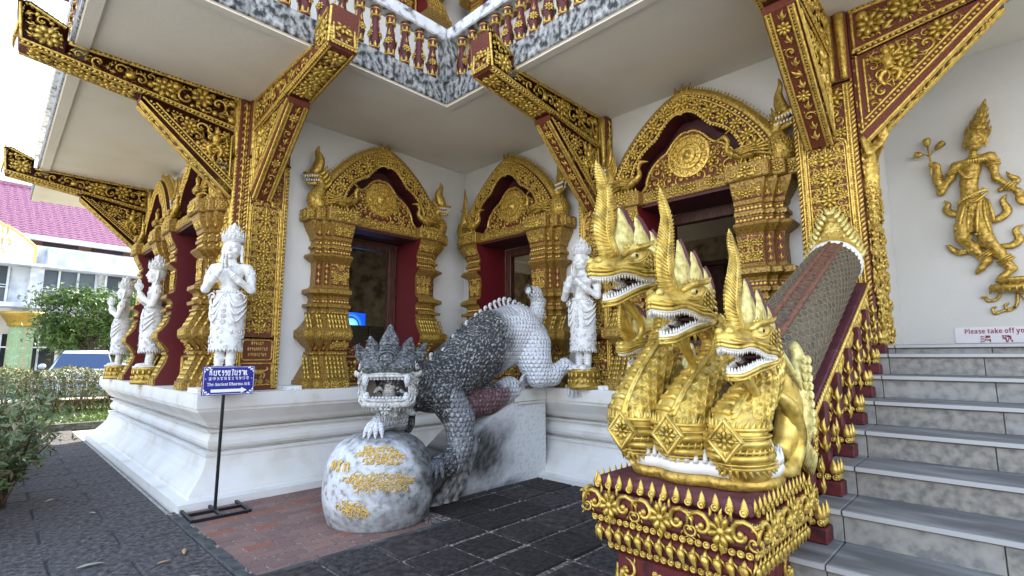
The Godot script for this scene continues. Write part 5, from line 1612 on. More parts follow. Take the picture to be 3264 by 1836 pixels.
# ---------- the many-headed serpent, its pedestal and the scaly stair balustrade ----------
func naga_head(o: Node3D, xf: Transform3D):   # +x forward, y up
	var h := node("serpent_head", o, xf)
	var Z := Vector3(0, 1, 0)
	var s := ST()
	limb(s, [[Vector3(-0.17, 0.02, 0), 0.06, 0.07], [Vector3(-0.1, 0.06, 0), 0.082, 0.09], [Vector3(-0.02, 0.078, 0), 0.088, 0.088], [Vector3(0.06, 0.08, 0), 0.08, 0.07], [Vector3(0.13, 0.068, 0), 0.067, 0.05], [Vector3(0.2, 0.068, 0), 0.06, 0.042], [Vector3(0.265, 0.075, 0), 0.054, 0.042], [Vector3(0.31, 0.07, 0), 0.04, 0.032], [Vector3(0.33, 0.065, 0), 0.018, 0.016]], 30, 16, Z, 0.85)
	for g in [-1.0, 1.0]:
		ball(s, Vector3(0.285, 0.105, 0.026 * g), Vector3(0.03, 0.024, 0.02), 8, 6)
		# brow that ends in a flame
		limb(s, [[Vector3(0.13, 0.11, 0.055 * g), 0.012, 0.012], [Vector3(0.07, 0.142, 0.075 * g), 0.014, 0.018], [Vector3(0.0, 0.148, 0.084 * g), 0.013, 0.018], [Vector3(-0.07, 0.155, 0.088 * g), 0.009, 0.015], [Vector3(-0.12, 0.175, 0.085 * g), 0.002, 0.003]], 12, 6, Z)
		limb(s, [[Vector3(0.12, 0.075, 0.064 * g), 0.006, 0.006], [Vector3(0.06, 0.066, 0.086 * g), 0.008, 0.007], [Vector3(-0.01, 0.085, 0.092 * g), 0.006, 0.006], [Vector3(-0.06, 0.12, 0.09 * g), 0.002, 0.002]], 10, 6, Z)
		# snout ridges
		limb(s, [[Vector3(0.31, 0.075, 0.036 * g), 0.008, 0.008], [Vector3(0.24, 0.055, 0.06 * g), 0.012, 0.012], [Vector3(0.14, 0.05, 0.07 * g), 0.012, 0.012], [Vector3(0.05, 0.03, 0.088 * g), 0.01, 0.01], [Vector3(-0.06, 0.01, 0.094 * g), 0.004, 0.004]], 14, 6, Z)
	part("skull", s, M.gold_new, h)
	var jw := ST()
	limb(jw, [[Vector3(-0.13, -0.035, 0), 0.075, 0.03], [Vector3(-0.06, -0.075, 0), 0.075, 0.03], [Vector3(0.04, -0.092, 0), 0.064, 0.026], [Vector3(0.14, -0.108, 0), 0.056, 0.022], [Vector3(0.22, -0.122, 0), 0.042, 0.018], [Vector3(0.265, -0.122, 0), 0.018, 0.012]], 18, 12, Z)
	part("lower_jaw", jw, M.gold_new, h)
	var lip := ST()
	var gum := ST()
	var th := KST()
	for g in [-1.0, 1.0]:
		var path := [Vector3(0.335, 0.045, 0), Vector3(0.31, 0.034, 0.034 * g), Vector3(0.25, 0.028, 0.056 * g), Vector3(0.17, 0.036, 0.066 * g), Vector3(0.09, 0.02, 0.076 * g), Vector3(0.02, -0.006, 0.086 * g), Vector3(-0.06, -0.016, 0.09 * g), Vector3(-0.1, -0.036, 0.088 * g), Vector3(-0.085, -0.062, 0.082 * g), Vector3(-0.02, -0.068, 0.074 * g), Vector3(0.07, -0.078, 0.064 * g), Vector3(0.15, -0.094, 0.055 * g), Vector3(0.22, -0.11, 0.04 * g), Vector3(0.268, -0.112, 0)]
		var k1 := []
		var k2 := []
		var k3 := []
		for i in path.size():
			var p: Vector3 = path[i]
			k1.append([p, 0.011, 0.013])
			var out := Vector3(0, 0.02 if i < 7 else (-0.02 if i > 8 else 0.0), 0) + Vector3(-0.02 if i in [7, 8] else 0.0, 0, 0.002 * g)
			k3.append([p + out, 0.008, 0.009])
			var q := Vector3(p.x - 0.006, p.y + (-0.012 if i < 7 else (0.012 if i > 8 else 0.0)), p.z * 0.9)
			if i in [7, 8]: q.x += 0.014
			k2.append([q, 0.009, 0.011])
		limb(lip, k1, 44, 7, Vector3(0, 0.3, 1)); limb(lip, k3, 44, 6, Vector3(0, 0.3, 1))
		limb(gum, k2, 44, 6, Vector3(0, 0.3, 1))
		var sm := sample(k2, 52)
		for i in 52:
			if i >= 25 and i <= 31: continue
			var p: Vector3 = sm[i][0]
			var up := i > 28
			var len: float = 0.024 * (1.0 if i % 2 else 0.8) * (1.35 if i in [4, 48] else 1.0)
			place(th, "tooth", Transform3D(Basis.from_scale(Vector3(0.016, len, 0.013)) * (Basis() if up else Basis(Vector3(1, 0, 0), PI)), p + Vector3(0, 0.006 if up else -0.006, 0)))
		place(th, "tooth", Transform3D(Basis(Vector3(0, 0, 1), 0.2) * Basis.from_scale(Vector3(0.03, 0.045, 0.025)), Vector3(-0.06, -0.055, 0.072 * g)))
	part("lips", lip, M.gold_new, h)
	part("gums", gum, M.teeth, h)
	part("teeth", th, M.teeth, h, Transform3D(), "stuff")
	var mo := ST()
	limb(mo, [[Vector3(-0.12, -0.035, 0), 0.06, 0.03], [Vector3(-0.03, -0.03, 0), 0.06, 0.03], [Vector3(0.03, -0.03, 0), 0.045, 0.012]], 8, 8, Z)
	limb(mo, [[Vector3(-0.02, 0.0, 0), 0.06, 0.012], [Vector3(0.12, 0.025, 0), 0.055, 0.008], [Vector3(0.28, 0.035, 0), 0.035, 0.006]], 6, 8, Z)
	limb(mo, [[Vector3(-0.05, -0.055, 0), 0.03, 0.012], [Vector3(0.06, -0.068, 0), 0.03, 0.01], [Vector3(0.13, -0.07, 0), 0.022, 0.008], [Vector3(0.19, -0.05, 0), 0.006, 0.004]], 10, 8, Z)
	part("mouth", mo, M.mouth, h)
	for g in [-1.0, 1.0]:
		var e := ST()
		ball(e, Vector3(0.05, 0.105, 0.07 * g), Vector3(0.034, 0.02, 0.022), 12, 8)
		var em := part("eye", e, M.gold_pale, h)
		var pu := ST()
		ball(pu, Vector3(0.055, 0.105, 0.089 * g), Vector3(0.01, 0.01, 0.007), 10, 6)
		part("pupil", pu, M.black, em if false else h)
	# plume and crest
	var pk := [[Vector3(0.1, 0.07, 0), 0.03, 0.06], [Vector3(0.165, 0.16, 0), 0.028, 0.085], [Vector3(0.175, 0.26, 0), 0.022, 0.084], [Vector3(0.14, 0.37, 0), 0.018, 0.068], [Vector3(0.115, 0.47, 0), 0.014, 0.054], [Vector3(0.14, 0.56, 0), 0.011, 0.038], [Vector3(0.15, 0.64, 0), 0.003, 0.005]]
	var pl := ST()
	var thin := []
	for q in pk: thin.append([q[0], q[1] * 0.8, q[2] * 0.98])
	limb(pl, thin, 30, 8, Vector3(1, 0, 0))
	part("plume", pl, M.gold_new, h)
	var rb := ST()
	var sp := sample(pk, 37)
	var sf := frames(sp, Vector3(1, 0, 0))
	for i in range(1, 35):   # herringbone barbs on both faces, running out into a serrated edge
		var t: Vector3 = sf[i].z
		var y: Vector3 = sf[i].y
		var x: Vector3 = sf[i].x
		var w: float = sp[i][2]
		for g in [-1.0, 1.0]:
			for q in [-1.0, 1.0]:
				var th2: float = sp[i][1]
				limb(rb, [[sp[i][0] + x * q * th2 * 0.74, 0.005, 0.004], [sp[i][0] + y * g * w * 0.6 + t * w * 0.3 + x * q * th2 * 0.56, 0.006, 0.004], [sp[i][0] + y * g * w * 1.08 + t * w * 0.62, 0.0015, 0.002]], 3, 5, x)
	limb(rb, sp.slice(0, 36).map(func(q): return [q[0], q[1] * 1.15, 0.011]), 24, 6, Vector3(1, 0, 0))
	part("plume_barbs", rb, M.gold_new, h, Transform3D(), "stuff")
	for e in [[0.05, 0.11, 0.27, 0.115], [-0.08, 0.115, 0.21, 0.105], [-0.19, 0.06, 0.18, 0.095]]:
		var c := ST()
		var b := Vector3(e[0], e[1], 0)
		limb(c, [[b, 0.026, e[3]], [b + Vector3(-0.03, e[2] * 0.35, 0), 0.02, e[3] * 0.85], [b + Vector3(-0.035, e[2] * 0.7, 0), 0.013, e[3] * 0.42], [b + Vector3(-0.02, e[2], 0), 0.002, 0.004]], 12, 6, Vector3(1, 0, 0))
		part("crest", c, M.gold_pale, h)
		var c2 := ST()
		var b2 := b + Vector3(-0.03, 0.01, 0)
		limb(c2, [[b2, 0.018, e[3]], [b2 + Vector3(-0.032, e[2] * 0.35, 0), 0.012, e[3] * 0.85], [b2 + Vector3(-0.036, e[2] * 0.7, 0), 0.008, e[3] * 0.42], [b2 + Vector3(-0.02, e[2], 0), 0.002, 0.004]], 10, 6, Vector3(1, 0, 0))
		part("crest_back", c2, M.maroon, h)
	var ck := KST()
	for g in [-1.0, 1.0]:
		for r in 4:   # cheek scales
			for q in 4:
				place(ck, "scale", look(Vector3(-0.2, 0.25, g), Vector3(-0.03 - 0.034 * q, 0.085 - 0.024 * r + 0.006 * q, (0.088 - 0.002 * r) * g)) * Transform3D(Basis(Vector3(0, 0, 1), PI / 2 * g) * Basis.from_scale(Vector3(0.02, 0.022, 0.02)), Vector3.ZERO))
		for q in 10:   # fringe behind the corner of the mouth and under the jaw
			var t := q / 9.0
			var p := Vector3(-0.13, 0.03, 0.085 * g).lerp(Vector3(0.19, -0.135, 0.05 * g), t)
			if q < 4: p = Vector3(-0.135, 0.04 - 0.03 * q, 0.084 * g)
			else: p = Vector3(-0.1 + 0.055 * (q - 4), -0.1 - 0.008 * (q - 4), (0.072 - 0.005 * (q - 4)) * g)
			place(ck, "flame", look(Vector3(-0.2, -0.1, g), p) * Transform3D(Basis(Vector3(0, 0, 1), (PI / 2 + 0.5) * g if q < 4 else PI * 0.85 * g) * Basis.from_scale(Vector3(0.018, 0.034, 0.03)), Vector3.ZERO))
		for q in 9: place(ck, "flame", look(Vector3(0.1, 0.5, g), Vector3(0.11 - 0.03 * q, 0.158 + 0.004 * sin(q * 1.0), 0.07 * g)) * Transform3D(Basis(Vector3(0, 0, 1), 0.9 * g) * Basis.from_scale(Vector3(0.012, 0.026, 0.02)), Vector3.ZERO))
	part("face_scales", ck, M.gold_new, h, Transform3D(), "stuff")
	# the barbel that curls from the chin
	var bb := ST()
	limb(bb, [[Vector3(0.1, -0.12, 0), 0.03, 0.03], [Vector3(0.05, -0.18, 0), 0.028, 0.026], [Vector3(0.0, -0.25, 0), 0.022, 0.02], [Vector3(0.0, -0.31, 0), 0.018, 0.016], [Vector3(0.05, -0.345, 0), 0.012, 0.012]], 16, 8, Vector3(0, 0, 1))
	part("barbel", bb, M.gold_new, h)

func neck(o: Node3D, keys: Array, front: Vector3, n_rows: int, sd: int):
	var s := ST()
	limb(s, keys, 44, 20, Vector3(0, 0, 1))
	var nk := part("neck", s, M.gold_new, o)
	var sm := sample(keys, n_rows)
	var fr := frames(sm, Vector3(0, 0, 1))
	var k := KST()
	for i in range(2, n_rows):
		var r: float = sm[i][1]
		var n := int(TAU * r / 0.043)
		for j in n:
			var a := TAU * (j + (0.5 if i % 2 else 0.0)) / n
			var d: Vector3 = fr[i].x * cos(a) + fr[i].y * sin(a)
			if d.dot(front) > 0.72 or (sm[i][0].y > 1.03 and sm[i][0].y < 1.22): continue
			place(k, "scale", Transform3D(Basis(d.cross(fr[i].z) * -0.039, fr[i].z * 0.038, d * 0.026), sm[i][0] + d * (r - 0.004)))
	part("neck_scales", k, M.gold_new, o, Transform3D(), "stuff")
	# belly plates, edged with a barbed cord
	var bs := ST()
	var bk := KST()
	var sm2 := sample(keys, n_rows)
	for i in range(2, n_rows):
		var r: float = sm2[i][1]
		var f = (front - fr[i].z * front.dot(fr[i].z)).normalized()
		var x = f.cross(fr[i].z)
		box(bs, Vector3.ZERO, Vector3(r * 1.1, 0.026, 0.03), 0.006, Transform3D(Basis(x, fr[i].z, x.cross(fr[i].z)), sm2[i][0] + f * (r * 0.92)))
		for g in [-1.0, 1.0]:
			var d = (f * 0.74 + x * 0.68 * g).normalized()
			for q in 2:
				place(bk, "flame", Transform3D(Basis(d.cross(fr[i].z) * 0.018, (fr[i].z + x * g * 0.5) * 0.032, d * 0.03), sm2[i][0] + d * (r + 0.002) + fr[i].z * 0.016 * q))
	for g in [-1.0, 1.0]:
		var kk := []
		for i in range(1, n_rows + 1):
			if sm2[i][0].y < 1.2: continue
			var f = (front - fr[i].z * front.dot(fr[i].z)).normalized()
			var d = (f * 0.80 + f.cross(fr[i].z) * 0.6 * g).normalized()
			kk.append([sm2[i][0] + d * (sm2[i][1] + 0.004), 0.011, 0.011])
		limb(bs, kk, 40, 6, Vector3(0, 0, 1))
	bs.generate_normals()
	bk.append_from(bs.commit(), 0, Transform3D())
	part("belly_plates", bk, M.gold_new, o, Transform3D(), "stuff")

func collar(o: Node3D, keys: Array, front: Vector3):
	# wound bands round the swelling breast, with a lozenge and a flower
	var sm := sample(keys, 90)
	var fr := frames(sm, Vector3(0, 0, 1))
	var s := ST()
	var k := KST()
	var ys := [1.045, 1.066, 1.092, 1.118, 1.150, 1.176, 1.205]
	var ws := [0.010, 0.006, 0.016, 0.006, 0.016, 0.006, 0.010]
	var at := 0
	for q in ys.size():
		while at < 89 and sm[at][0].y < ys[q]: at += 1
		var ring := []
		for i in 33:
			var a := TAU * i / 32
			ring.append([sm[at][0] + Vector3(cos(a) / maxf(fr[at].z.y, 0.7), 0, sin(a)) * (sm[at][1] + 0.005), 0.011, ws[q]])
		limb(s, ring, 64, 6, Vector3.UP)
		if q in [0, 6, 3]:
			for i in 30:
				var a := TAU * i / 30
				var d := Vector3(cos(a) / maxf(fr[at].z.y, 0.7), 0, sin(a))
				place(k, "flame" if q != 3 else "rope", look(d, sm[at][0] + d * (sm[at][1] + 0.004) + Vector3(0, 0.016 if q == 6 else (-0.014 if q == 0 else 0.0), 0), fr[at].z) * Transform3D(Basis(Vector3(0, 0, 1), PI if q == 0 else 0.0) * Basis.from_scale(Vector3(0.017, 0.026, 0.022) if q != 3 else Vector3(0.02, 0.014, 0.02)), Vector3.ZERO))
	while sm[at][0].y > 1.165: at -= 1
	var f := look(front, sm[at][0] + front * (sm[at][1] / maxf(fr[at].z.y, 0.7) - 0.004), Vector3.UP)
	plate(s, PackedVector2Array([Vector2(0, -0.09), Vector2(0.075, 0), Vector2(0, 0.09), Vector2(-0.075, 0)]), 0.024, f, 0.006)
	frame(s, [Vector2(0, -0.08), Vector2(0.066, 0), Vector2(0, 0.08), Vector2(-0.066, 0)], f.translated_local(Vector3(0, 0, 0.023)), 0.014, 0.008)
	part("collar", s, M.gold_new, o)
	place(k, "flower", f * Transform3D(Basis.from_scale(Vector3(0.04, 0.04, 0.034)), Vector3(0, 0, 0.022)))
	for q in 4:
		var a := PI / 2 * q
		place(k, "leaf", f * Transform3D(Basis(Vector3(0, 0, 1), a) * Basis.from_scale(Vector3(0.018, 0.022, 0.02)), Vector3(-sin(a) * 0.052, cos(a) * 0.054, 0.022)))
	part("collar_carving", k, M.gold_new, o, Transform3D(), "stuff")

func build_naga():
	# pedestal
	var pd := thing("serpent_pedestal", "maroon pedestal with gilded scrolls under the golden serpent heads", "pedestal", Vector3(2.36, 0, -1.10))
	var tiers := [[0.0, 0.08, 0.33, 0.36], [0.08, 0.62, 0.25, 0.285], [0.62, 0.67, 0.275, 0.31], [0.67, 0.75, 0.315, 0.345], [0.75, 0.79, 0.325, 0.36], [0.79, 0.895, 0.345, 0.385], [0.895, 0.95, 0.31, 0.355]]
	for t in tiers:
		var s := ST(true)
		bbox(s, Vector3(-t[2], t[0], -t[3]), Vector3(t[2] + 0.06, t[1] - 0.002, t[3]), 0.012)
		part("tier", s, M.maroon if t[0] > 0.88 else M.red, pd)
	var k := KST()
	var f := ST()
	var sides := [[Vector3(-1, 0, 0), 0], [Vector3(0, 0, 1), 1], [Vector3(0, 0, -1), 1]]
	for sd in sides:
		var n: Vector3 = sd[0]
		var x := Vector3.UP.cross(n)
		for ti in tiers.size():
			var t = tiers[ti]
			var dist: float = t[2] if sd[1] == 0 else t[3]
			var hw: float = t[3] if sd[1] == 0 else t[2]
			var off := Vector3(0.03, 0, 0) if sd[1] == 1 else Vector3.ZERO
			if sd[1] == 1: hw += 0.03
			var xf := Transform3D(Basis(x, Vector3.UP, n), n * dist + off + Vector3(0, (t[0] + t[1]) * 0.5, 0))
			if ti == 6:   # row of buds along the top edge
				var m := int(hw * 2 / 0.052)
				for i in m:
					var u := -hw + (i + 0.5) * hw * 2 / m
					place(k, "flame", on(xf, u, 0.012, 0.034, 0.0, 0.0, 0.8)); place(k, "ring", on(xf, u, -0.006, 0.016, 0.0, 0.01))
			elif ti == 5:   # big paired scrolls with flowers
				for i in 3:
					var u := (i - 1) * 0.25
					place(k, "flower", on(xf, u, 0.0, 0.055, 0.3))
					place(k, "leaf", on(xf, u, 0.05, 0.035, 0.0)); place(k, "leaf", on(xf, u, -0.055, 0.035, PI))
					for g in [-1.0, 1.0]:
						place(k, "curl" if g > 0 else "curl_b", on(xf, u + g * 0.078, 0.005, 0.068, g * 0.3))
						place(k, "curl_b" if g > 0 else "curl", on(xf, u + g * 0.12, -0.02, 0.035, g * 2.4))
						place(k, "leaf", on(xf, u + g * 0.125, 0.035, 0.028, -g * 0.8))
			elif ti == 4 or ti == 2:
				row(k, "ring", xf * Vector3(-hw, 0, 0), xf * Vector3(hw, 0, 0), n, 0.015, 0.033)
			elif ti == 3:
				row(k, "leaf", xf * Vector3(-hw, 0.0, 0), xf * Vector3(hw, 0.0, 0), n, 0.042, 0.05, PI)
				row(k, "flame", xf * Vector3(-hw, -0.01, 0.01), xf * Vector3(hw, -0.01, 0.01), n, 0.032, 0.05, PI + 0.3)
			elif ti == 1:
				for g in [-1.0, 1.0]:
					place(k, "curl" if g > 0 else "curl_b", on(xf, g * (hw - 0.06), 0.2, 0.055, 2.0 * g))
					limb(f, [[xf * Vector3(g * (hw - 0.04), 0.2, 0.01), 0.012, 0.014], [xf * Vector3(g * (hw - 0.03), 0.12, 0.01), 0.015, 0.016], [xf * Vector3(g * (hw - 0.075), 0.03, 0.012), 0.015, 0.016], [xf * Vector3(g * (hw - 0.035), -0.06, 0.01), 0.012, 0.012]], 12, 6, n)
					place(k, "curl_b" if g > 0 else "curl", on(xf, g * (hw - 0.06), -0.02, 0.055, -1.0 * g))
					place(k, "curl" if g > 0 else "curl_b", on(xf, g * (hw - 0.06), -0.16, 0.055, 2.0 * g))
				# a winged beast among scrolls
				limb(f, [[xf * Vector3(-0.07, 0.17, 0.012), 0.02, 0.016], [xf * Vector3(-0.02, 0.16, 0.02), 0.02, 0.02], [xf * Vector3(0.05, 0.14, 0.02), 0.026, 0.024], [xf * Vector3(0.11, 0.08, 0.02), 0.024, 0.022], [xf * Vector3(0.08, 0.02, 0.016), 0.014, 0.014]], 18, 7, n)
				for q in 5: place(k, "leaf", on(xf, -0.09 + 0.02 * q, 0.08 - 0.018 * q, 0.07, 0.9 - 0.25 * q))
				for q in 8: place(k, "ring", on(xf, -0.09 + 0.024 * q, 0.215 - 0.006 * q, 0.013))
				carve(k, rect(-0.14, -0.24, 0.14, 0.0), xf, 0.08, 0.02, 44 + ti, false, 0.9)
			elif ti == 0:
				row(k, "flame", xf * Vector3(-hw, 0, 0), xf * Vector3(hw, 0, 0), n, 0.036, 0.05, PI)
	f.generate_normals()
	k.append_from(f.commit(), 0, Transform3D())
	part("pedestal_carving", k, M.gold, pd, Transform3D(), "stuff")

	# the serpent
	var o := thing("golden_serpent", "golden many-headed serpent with open toothed jaws and tall curved plumes", "serpent statue")
	var front := Vector3(-0.8, 0.1, -0.55).normalized()
	var heads := [[Vector3(2.234, 1.905, -1.325), 0.14, -0.2, 0.92], [Vector3(2.24, 1.70, -1.05), 0.06, -0.1, 0.9], [Vector3(2.25, 1.525, -0.775), 0.1, -0.05, 0.8], [Vector3(2.56, 1.56, -1.44), 0.35, -0.3, 0.62], [Vector3(2.62, 1.62, -0.9), -0.2, 0.05, 0.72]]
	var necks := [
		[[Vector3(2.40, 0.99, -1.31), 0.098], [Vector3(2.29, 1.11, -1.335), 0.123], [Vector3(2.25, 1.22, -1.34), 0.126], [Vector3(2.32, 1.38, -1.31), 0.100], [Vector3(2.42, 1.54, -1.27), 0.074], [Vector3(2.47, 1.70, -1.255), 0.069], [Vector3(2.42, 1.86, -1.29), 0.071]],
		[[Vector3(2.40, 0.99, -1.09), 0.098], [Vector3(2.28, 1.1, -1.10), 0.121], [Vector3(2.24, 1.2, -1.10), 0.123], [Vector3(2.32, 1.34, -1.06), 0.098], [Vector3(2.43, 1.47, -1.015), 0.072], [Vector3(2.46, 1.58, -1.0), 0.067], [Vector3(2.42, 1.67, -1.03), 0.067]],
		[[Vector3(2.40, 0.99, -0.86), 0.098], [Vector3(2.28, 1.09, -0.86), 0.119], [Vector3(2.24, 1.18, -0.855), 0.117], [Vector3(2.3, 1.29, -0.82), 0.093], [Vector3(2.38, 1.39, -0.78), 0.069], [Vector3(2.4, 1.49, -0.765), 0.064]],
		[[Vector3(2.6, 1.0, -1.36), 0.076], [Vector3(2.6, 1.25, -1.4), 0.067], [Vector3(2.66, 1.42, -1.42), 0.055], [Vector3(2.63, 1.54, -1.43), 0.046]],
		[[Vector3(2.6, 1.0, -0.95), 0.093], [Vector3(2.66, 1.25, -0.92), 0.071], [Vector3(2.74, 1.45, -0.9), 0.059], [Vector3(2.73, 1.6, -0.9), 0.055]]]
	for i in 4:
		var e = heads[i]
		var fd := Vector3(-cos(e[1]) * cos(e[2]), sin(e[2]), -sin(e[1]) * cos(e[2]))
		var zz := fd.cross(Vector3.UP).normalized()
		naga_head(o, Transform3D(Basis(fd, zz.cross(fd), zz) * Basis.from_scale(Vector3(1, 1, 1) * e[3]), e[0]))
		var kk := []
		for q in necks[i]: kk.append([q[0], q[1], q[1]])
		neck(o, kk, front, [26, 22, 19, 16, 16][i], i)
	for i in 3:
		var kc := []
		for q in necks[i]: kc.append([q[0], q[1], q[1]])
		collar(o, kc, Vector3(-1.0, 0.0, 0.02).normalized())
	# lobed white gum with teeth and the golden foot below it
	var lob := []
	for i in 60:
		var a := TAU * i / 60
		var p := Vector2(2.42 + cos(a) * 0.2, -1.085 + sin(a) * 0.34)
		if cos(a) < 0.2: p.x -= 0.035 * absf(cos((p.y + 1.09) / 0.23 * PI)) + 0.03
		lob.append(p)
	for e in [["foot_moulding", 0.951, 1.0, 1.0, 0], ["gum_ring", 1.0, 1.055, 1.0, 1]]:
		var s := ST()
		var rr := []
		for q in [[e[1], 1.0], [(e[1] + e[2]) * 0.5, 1.025], [e[2], 0.98]]:
			var r := PackedVector3Array()
			for i in 60: r.append(Vector3(2.44 + (lob[i].x - 2.44) * e[3] * q[1], q[0], -1.085 + (lob[i].y + 1.085) * e[3] * q[1]))
			r.reverse()
			rr.append(r)
		loft(s, rr)
		part(e[0], s, M.gold_old if e[4] == 0 else M.teeth, o)
	var tk := KST()
	for i in 60:
		var p: Vector2 = lob[i]
		var q := Vector3(2.44 + (p.x - 2.44) * 0.985, 1.045, -1.085 + (p.y + 1.085) * 0.985)
		place(tk, "tooth", Transform3D(Basis.from_scale(Vector3(0.03, 0.05 + 0.012 * (i % 2), 0.024)), q))
	part("base_teeth", tk, M.teeth, o, Transform3D(), "stuff")

	# balustrade: the scaled body that swallows the serpent and climbs to the pilaster
	var b := thing("scaled_balustrade", "sloping stair balustrade shaped as a green scaled body with rust coloured ridge and maroon coping", "balustrade")
	var A := Vector3(2.75, 1.17, -1.06)
	var E := Vector3(4.93, 2.27, -1.0)
	var dir := (E - A).normalized()
	var side := Vector3.UP.cross(dir).normalized()   # towards +z
	var nup := dir.cross(side)
	var body := ST()
	limb(body, [[A, 0.24, 0.24], [A.lerp(E, 0.35), 0.235, 0.235], [A.lerp(E, 0.7), 0.215, 0.215], [E, 0.195, 0.195]], 24, 24, Vector3(0, 1, 0))
	part("body", body, M.scale_green, b)
	var sc := KST()
	var sr := KST()
	var L := A.distance_to(E)
	var rows := int(L / 0.062)
	for i in rows:
		var t := (i + 0.5) / rows
		var c := A.lerp(E, t)
		var r := lerpf(0.24, 0.195, t * t * 0.5 + t * 0.5)
		var n := 20
		for j in n:
			var a := -1.9 + 3.8 * (j + (0.5 if i % 2 else 0.0)) / n
			if absf(a + 0.25) < 0.22: continue
			var d := (nup * cos(a) + side * -sin(a)).normalized() if false else (nup * cos(a) + side * sin(a)).normalized()
			place(sc, "scale", Transform3D(Basis(d.cross(dir) * -0.043, dir * 0.052, d * 0.034), c + d * (r - 0.006)))
			place(sr, "rim", Transform3D(Basis(d.cross(dir) * -0.043, dir * 0.052, d * 0.034), c + d * (r - 0.006)))
	part("body_scales", sc, M.scale_green, b, Transform3D(), "stuff")
	part("scale_edges", sr, M.scale_rim, b, Transform3D(), "stuff")
	var rd := ST()
	var rk := KST()
	for a in [-0.47, -0.03]:
		var d := nup * cos(a) + side * sin(a)
		limb(rd, [[A + d * 0.245, 0.018, 0.022], [A.lerp(E, 0.5) + d * 0.232, 0.017, 0.02], [E + d * 0.2, 0.014, 0.016]], 12, 6, Vector3(0, 1, 0))
	part("ridge_bead", rd, M.rust, b)
	for i in 40:
		var t := (i + 0.5) / 40
		var d := nup * cos(-0.25) + side * sin(-0.25)
		place(rk, "scale", Transform3D(Basis(d.cross(dir) * -0.075, dir * 0.06, d * 0.06), A.lerp(E, t) + d * (lerpf(0.24, 0.195, t) - 0.004)))
	part("ridge_scales", rk, M.rust, b, Transform3D(), "stuff")
	# white ring and golden bud at the upper end
	var ring := ST()
	limb(ring, [[E - dir * 0.04, 0.2, 0.2], [E - dir * 0.0, 0.212, 0.212], [E + dir * 0.03, 0.212, 0.212], [E + dir * 0.07, 0.19, 0.19]], 8, 20, Vector3(0, 1, 0))
	part("white_ring", ring, M.teeth, b)
	var bud := ST()
	var bd := (dir + Vector3(0, 0.9, 0)).normalized()
	limb(bud, [[E + dir * 0.04, 0.2, 0.2], [E + dir * 0.1 + Vector3(0, 0.06, 0), 0.215, 0.17], [E + dir * 0.13 + Vector3(0, 0.2, 0), 0.185, 0.1], [E + dir * 0.12 + Vector3(0, 0.33, 0), 0.1, 0.06], [E + dir * 0.1 + Vector3(0, 0.46, 0), 0.01, 0.01]], 20, 16, Vector3(-0.4, 0.6, 0))
	part("bud", bud, M.gold, b)
	var bk := KST()
	for g in [-1.0, 1.0]:
		for q in 11:
			var t := q / 10.0
			var p := E + dir * 0.06 + Vector3(-0.02, 0.05 + 0.4 * t, g * 0.21 * sqrt(1.0 - t * 0.98) * (1.0 - 0.25 * t))
			place(bk, "flame", look(Vector3(-1, 0.3, 0.2 * g), p) * Transform3D(Basis(Vector3(0, 0, 1), g * -0.55) * Basis.from_scale(Vector3(0.034, 0.06, 0.05)), Vector3.ZERO))
		ball_eye(b, E + dir * 0.02 + Vector3(-0.07, 0.1, g * 0.12))
	for r in 4:
		for q in range(-3 + r, 4 - r): place(bk, "flame", look(Vector3(-1, 0.8, 0), E + dir * 0.1 + Vector3(-0.06 + 0.012 * r, 0.16 + 0.055 * r, q * 0.045)) * Transform3D(Basis.from_scale(Vector3(0.035, 0.05, 0.03)), Vector3.ZERO))
	part("bud_petals", bk, M.gold_pale, b, Transform3D(), "stuff")
	# makara cheek and rolled lip at the lower end, on both sides
	for g in [-1.0, 1.0]:
		var ck := ST()
		var cz = -1.07 + g * 0.25
		limb(ck, [[Vector3(2.62, 1.05, cz), 0.05, 0.06], [Vector3(2.7, 1.13, cz + 0.02 * g), 0.06, 0.09], [Vector3(2.74, 1.27, cz + 0.03 * g), 0.055, 0.11], [Vector3(2.66, 1.4, cz + 0.01 * g), 0.05, 0.07], [Vector3(2.54, 1.47, cz - 0.02 * g), 0.03, 0.04]], 20, 10, Vector3(1, 0, 0))
		limb(ck, [[Vector3(2.5, 1.0, cz + 0.03 * g), 0.03, 0.03], [Vector3(2.6, 0.99, cz + 0.05 * g), 0.035, 0.035], [Vector3(2.69, 1.03, cz + 0.05 * g), 0.04, 0.04], [Vector3(2.72, 1.14, cz + 0.06 * g), 0.045, 0.045], [Vector3(2.65, 1.26, cz + 0.06 * g), 0.04, 0.04], [Vector3(2.54, 1.33, cz + 0.04 * g), 0.02, 0.02]], 24, 8, Vector3(0, 0, 1))
		part("cheek", ck, M.gold_new, b)
		var ear := ST()
		limb(ear, [[Vector3(2.82, 1.06, cz + 0.05 * g), 0.03, 0.05], [Vector3(2.86, 1.2, cz + 0.06 * g), 0.04, 0.075], [Vector3(2.88, 1.38, cz + 0.05 * g), 0.04, 0.08], [Vector3(2.9, 1.5, cz + 0.04 * g), 0.03, 0.06], [Vector3(2.87, 1.56, cz + 0.03 * g), 0.02, 0.04]], 18, 10, Vector3(1, 0, 0))
		part("ear_fin", ear, M.gold_pale, b)
		var ek := KST()
		for r in 9:
			for q in 3: place(ek, "scale", look(Vector3(-0.4, 0.1, g), Vector3(2.83 + 0.035 * q, 1.14 + 0.043 * r, cz + (0.095 - 0.012 * absf(q - 1)) * g)) * Transform3D(Basis.from_scale(Vector3(0.026, 0.03, 0.03)), Vector3.ZERO))
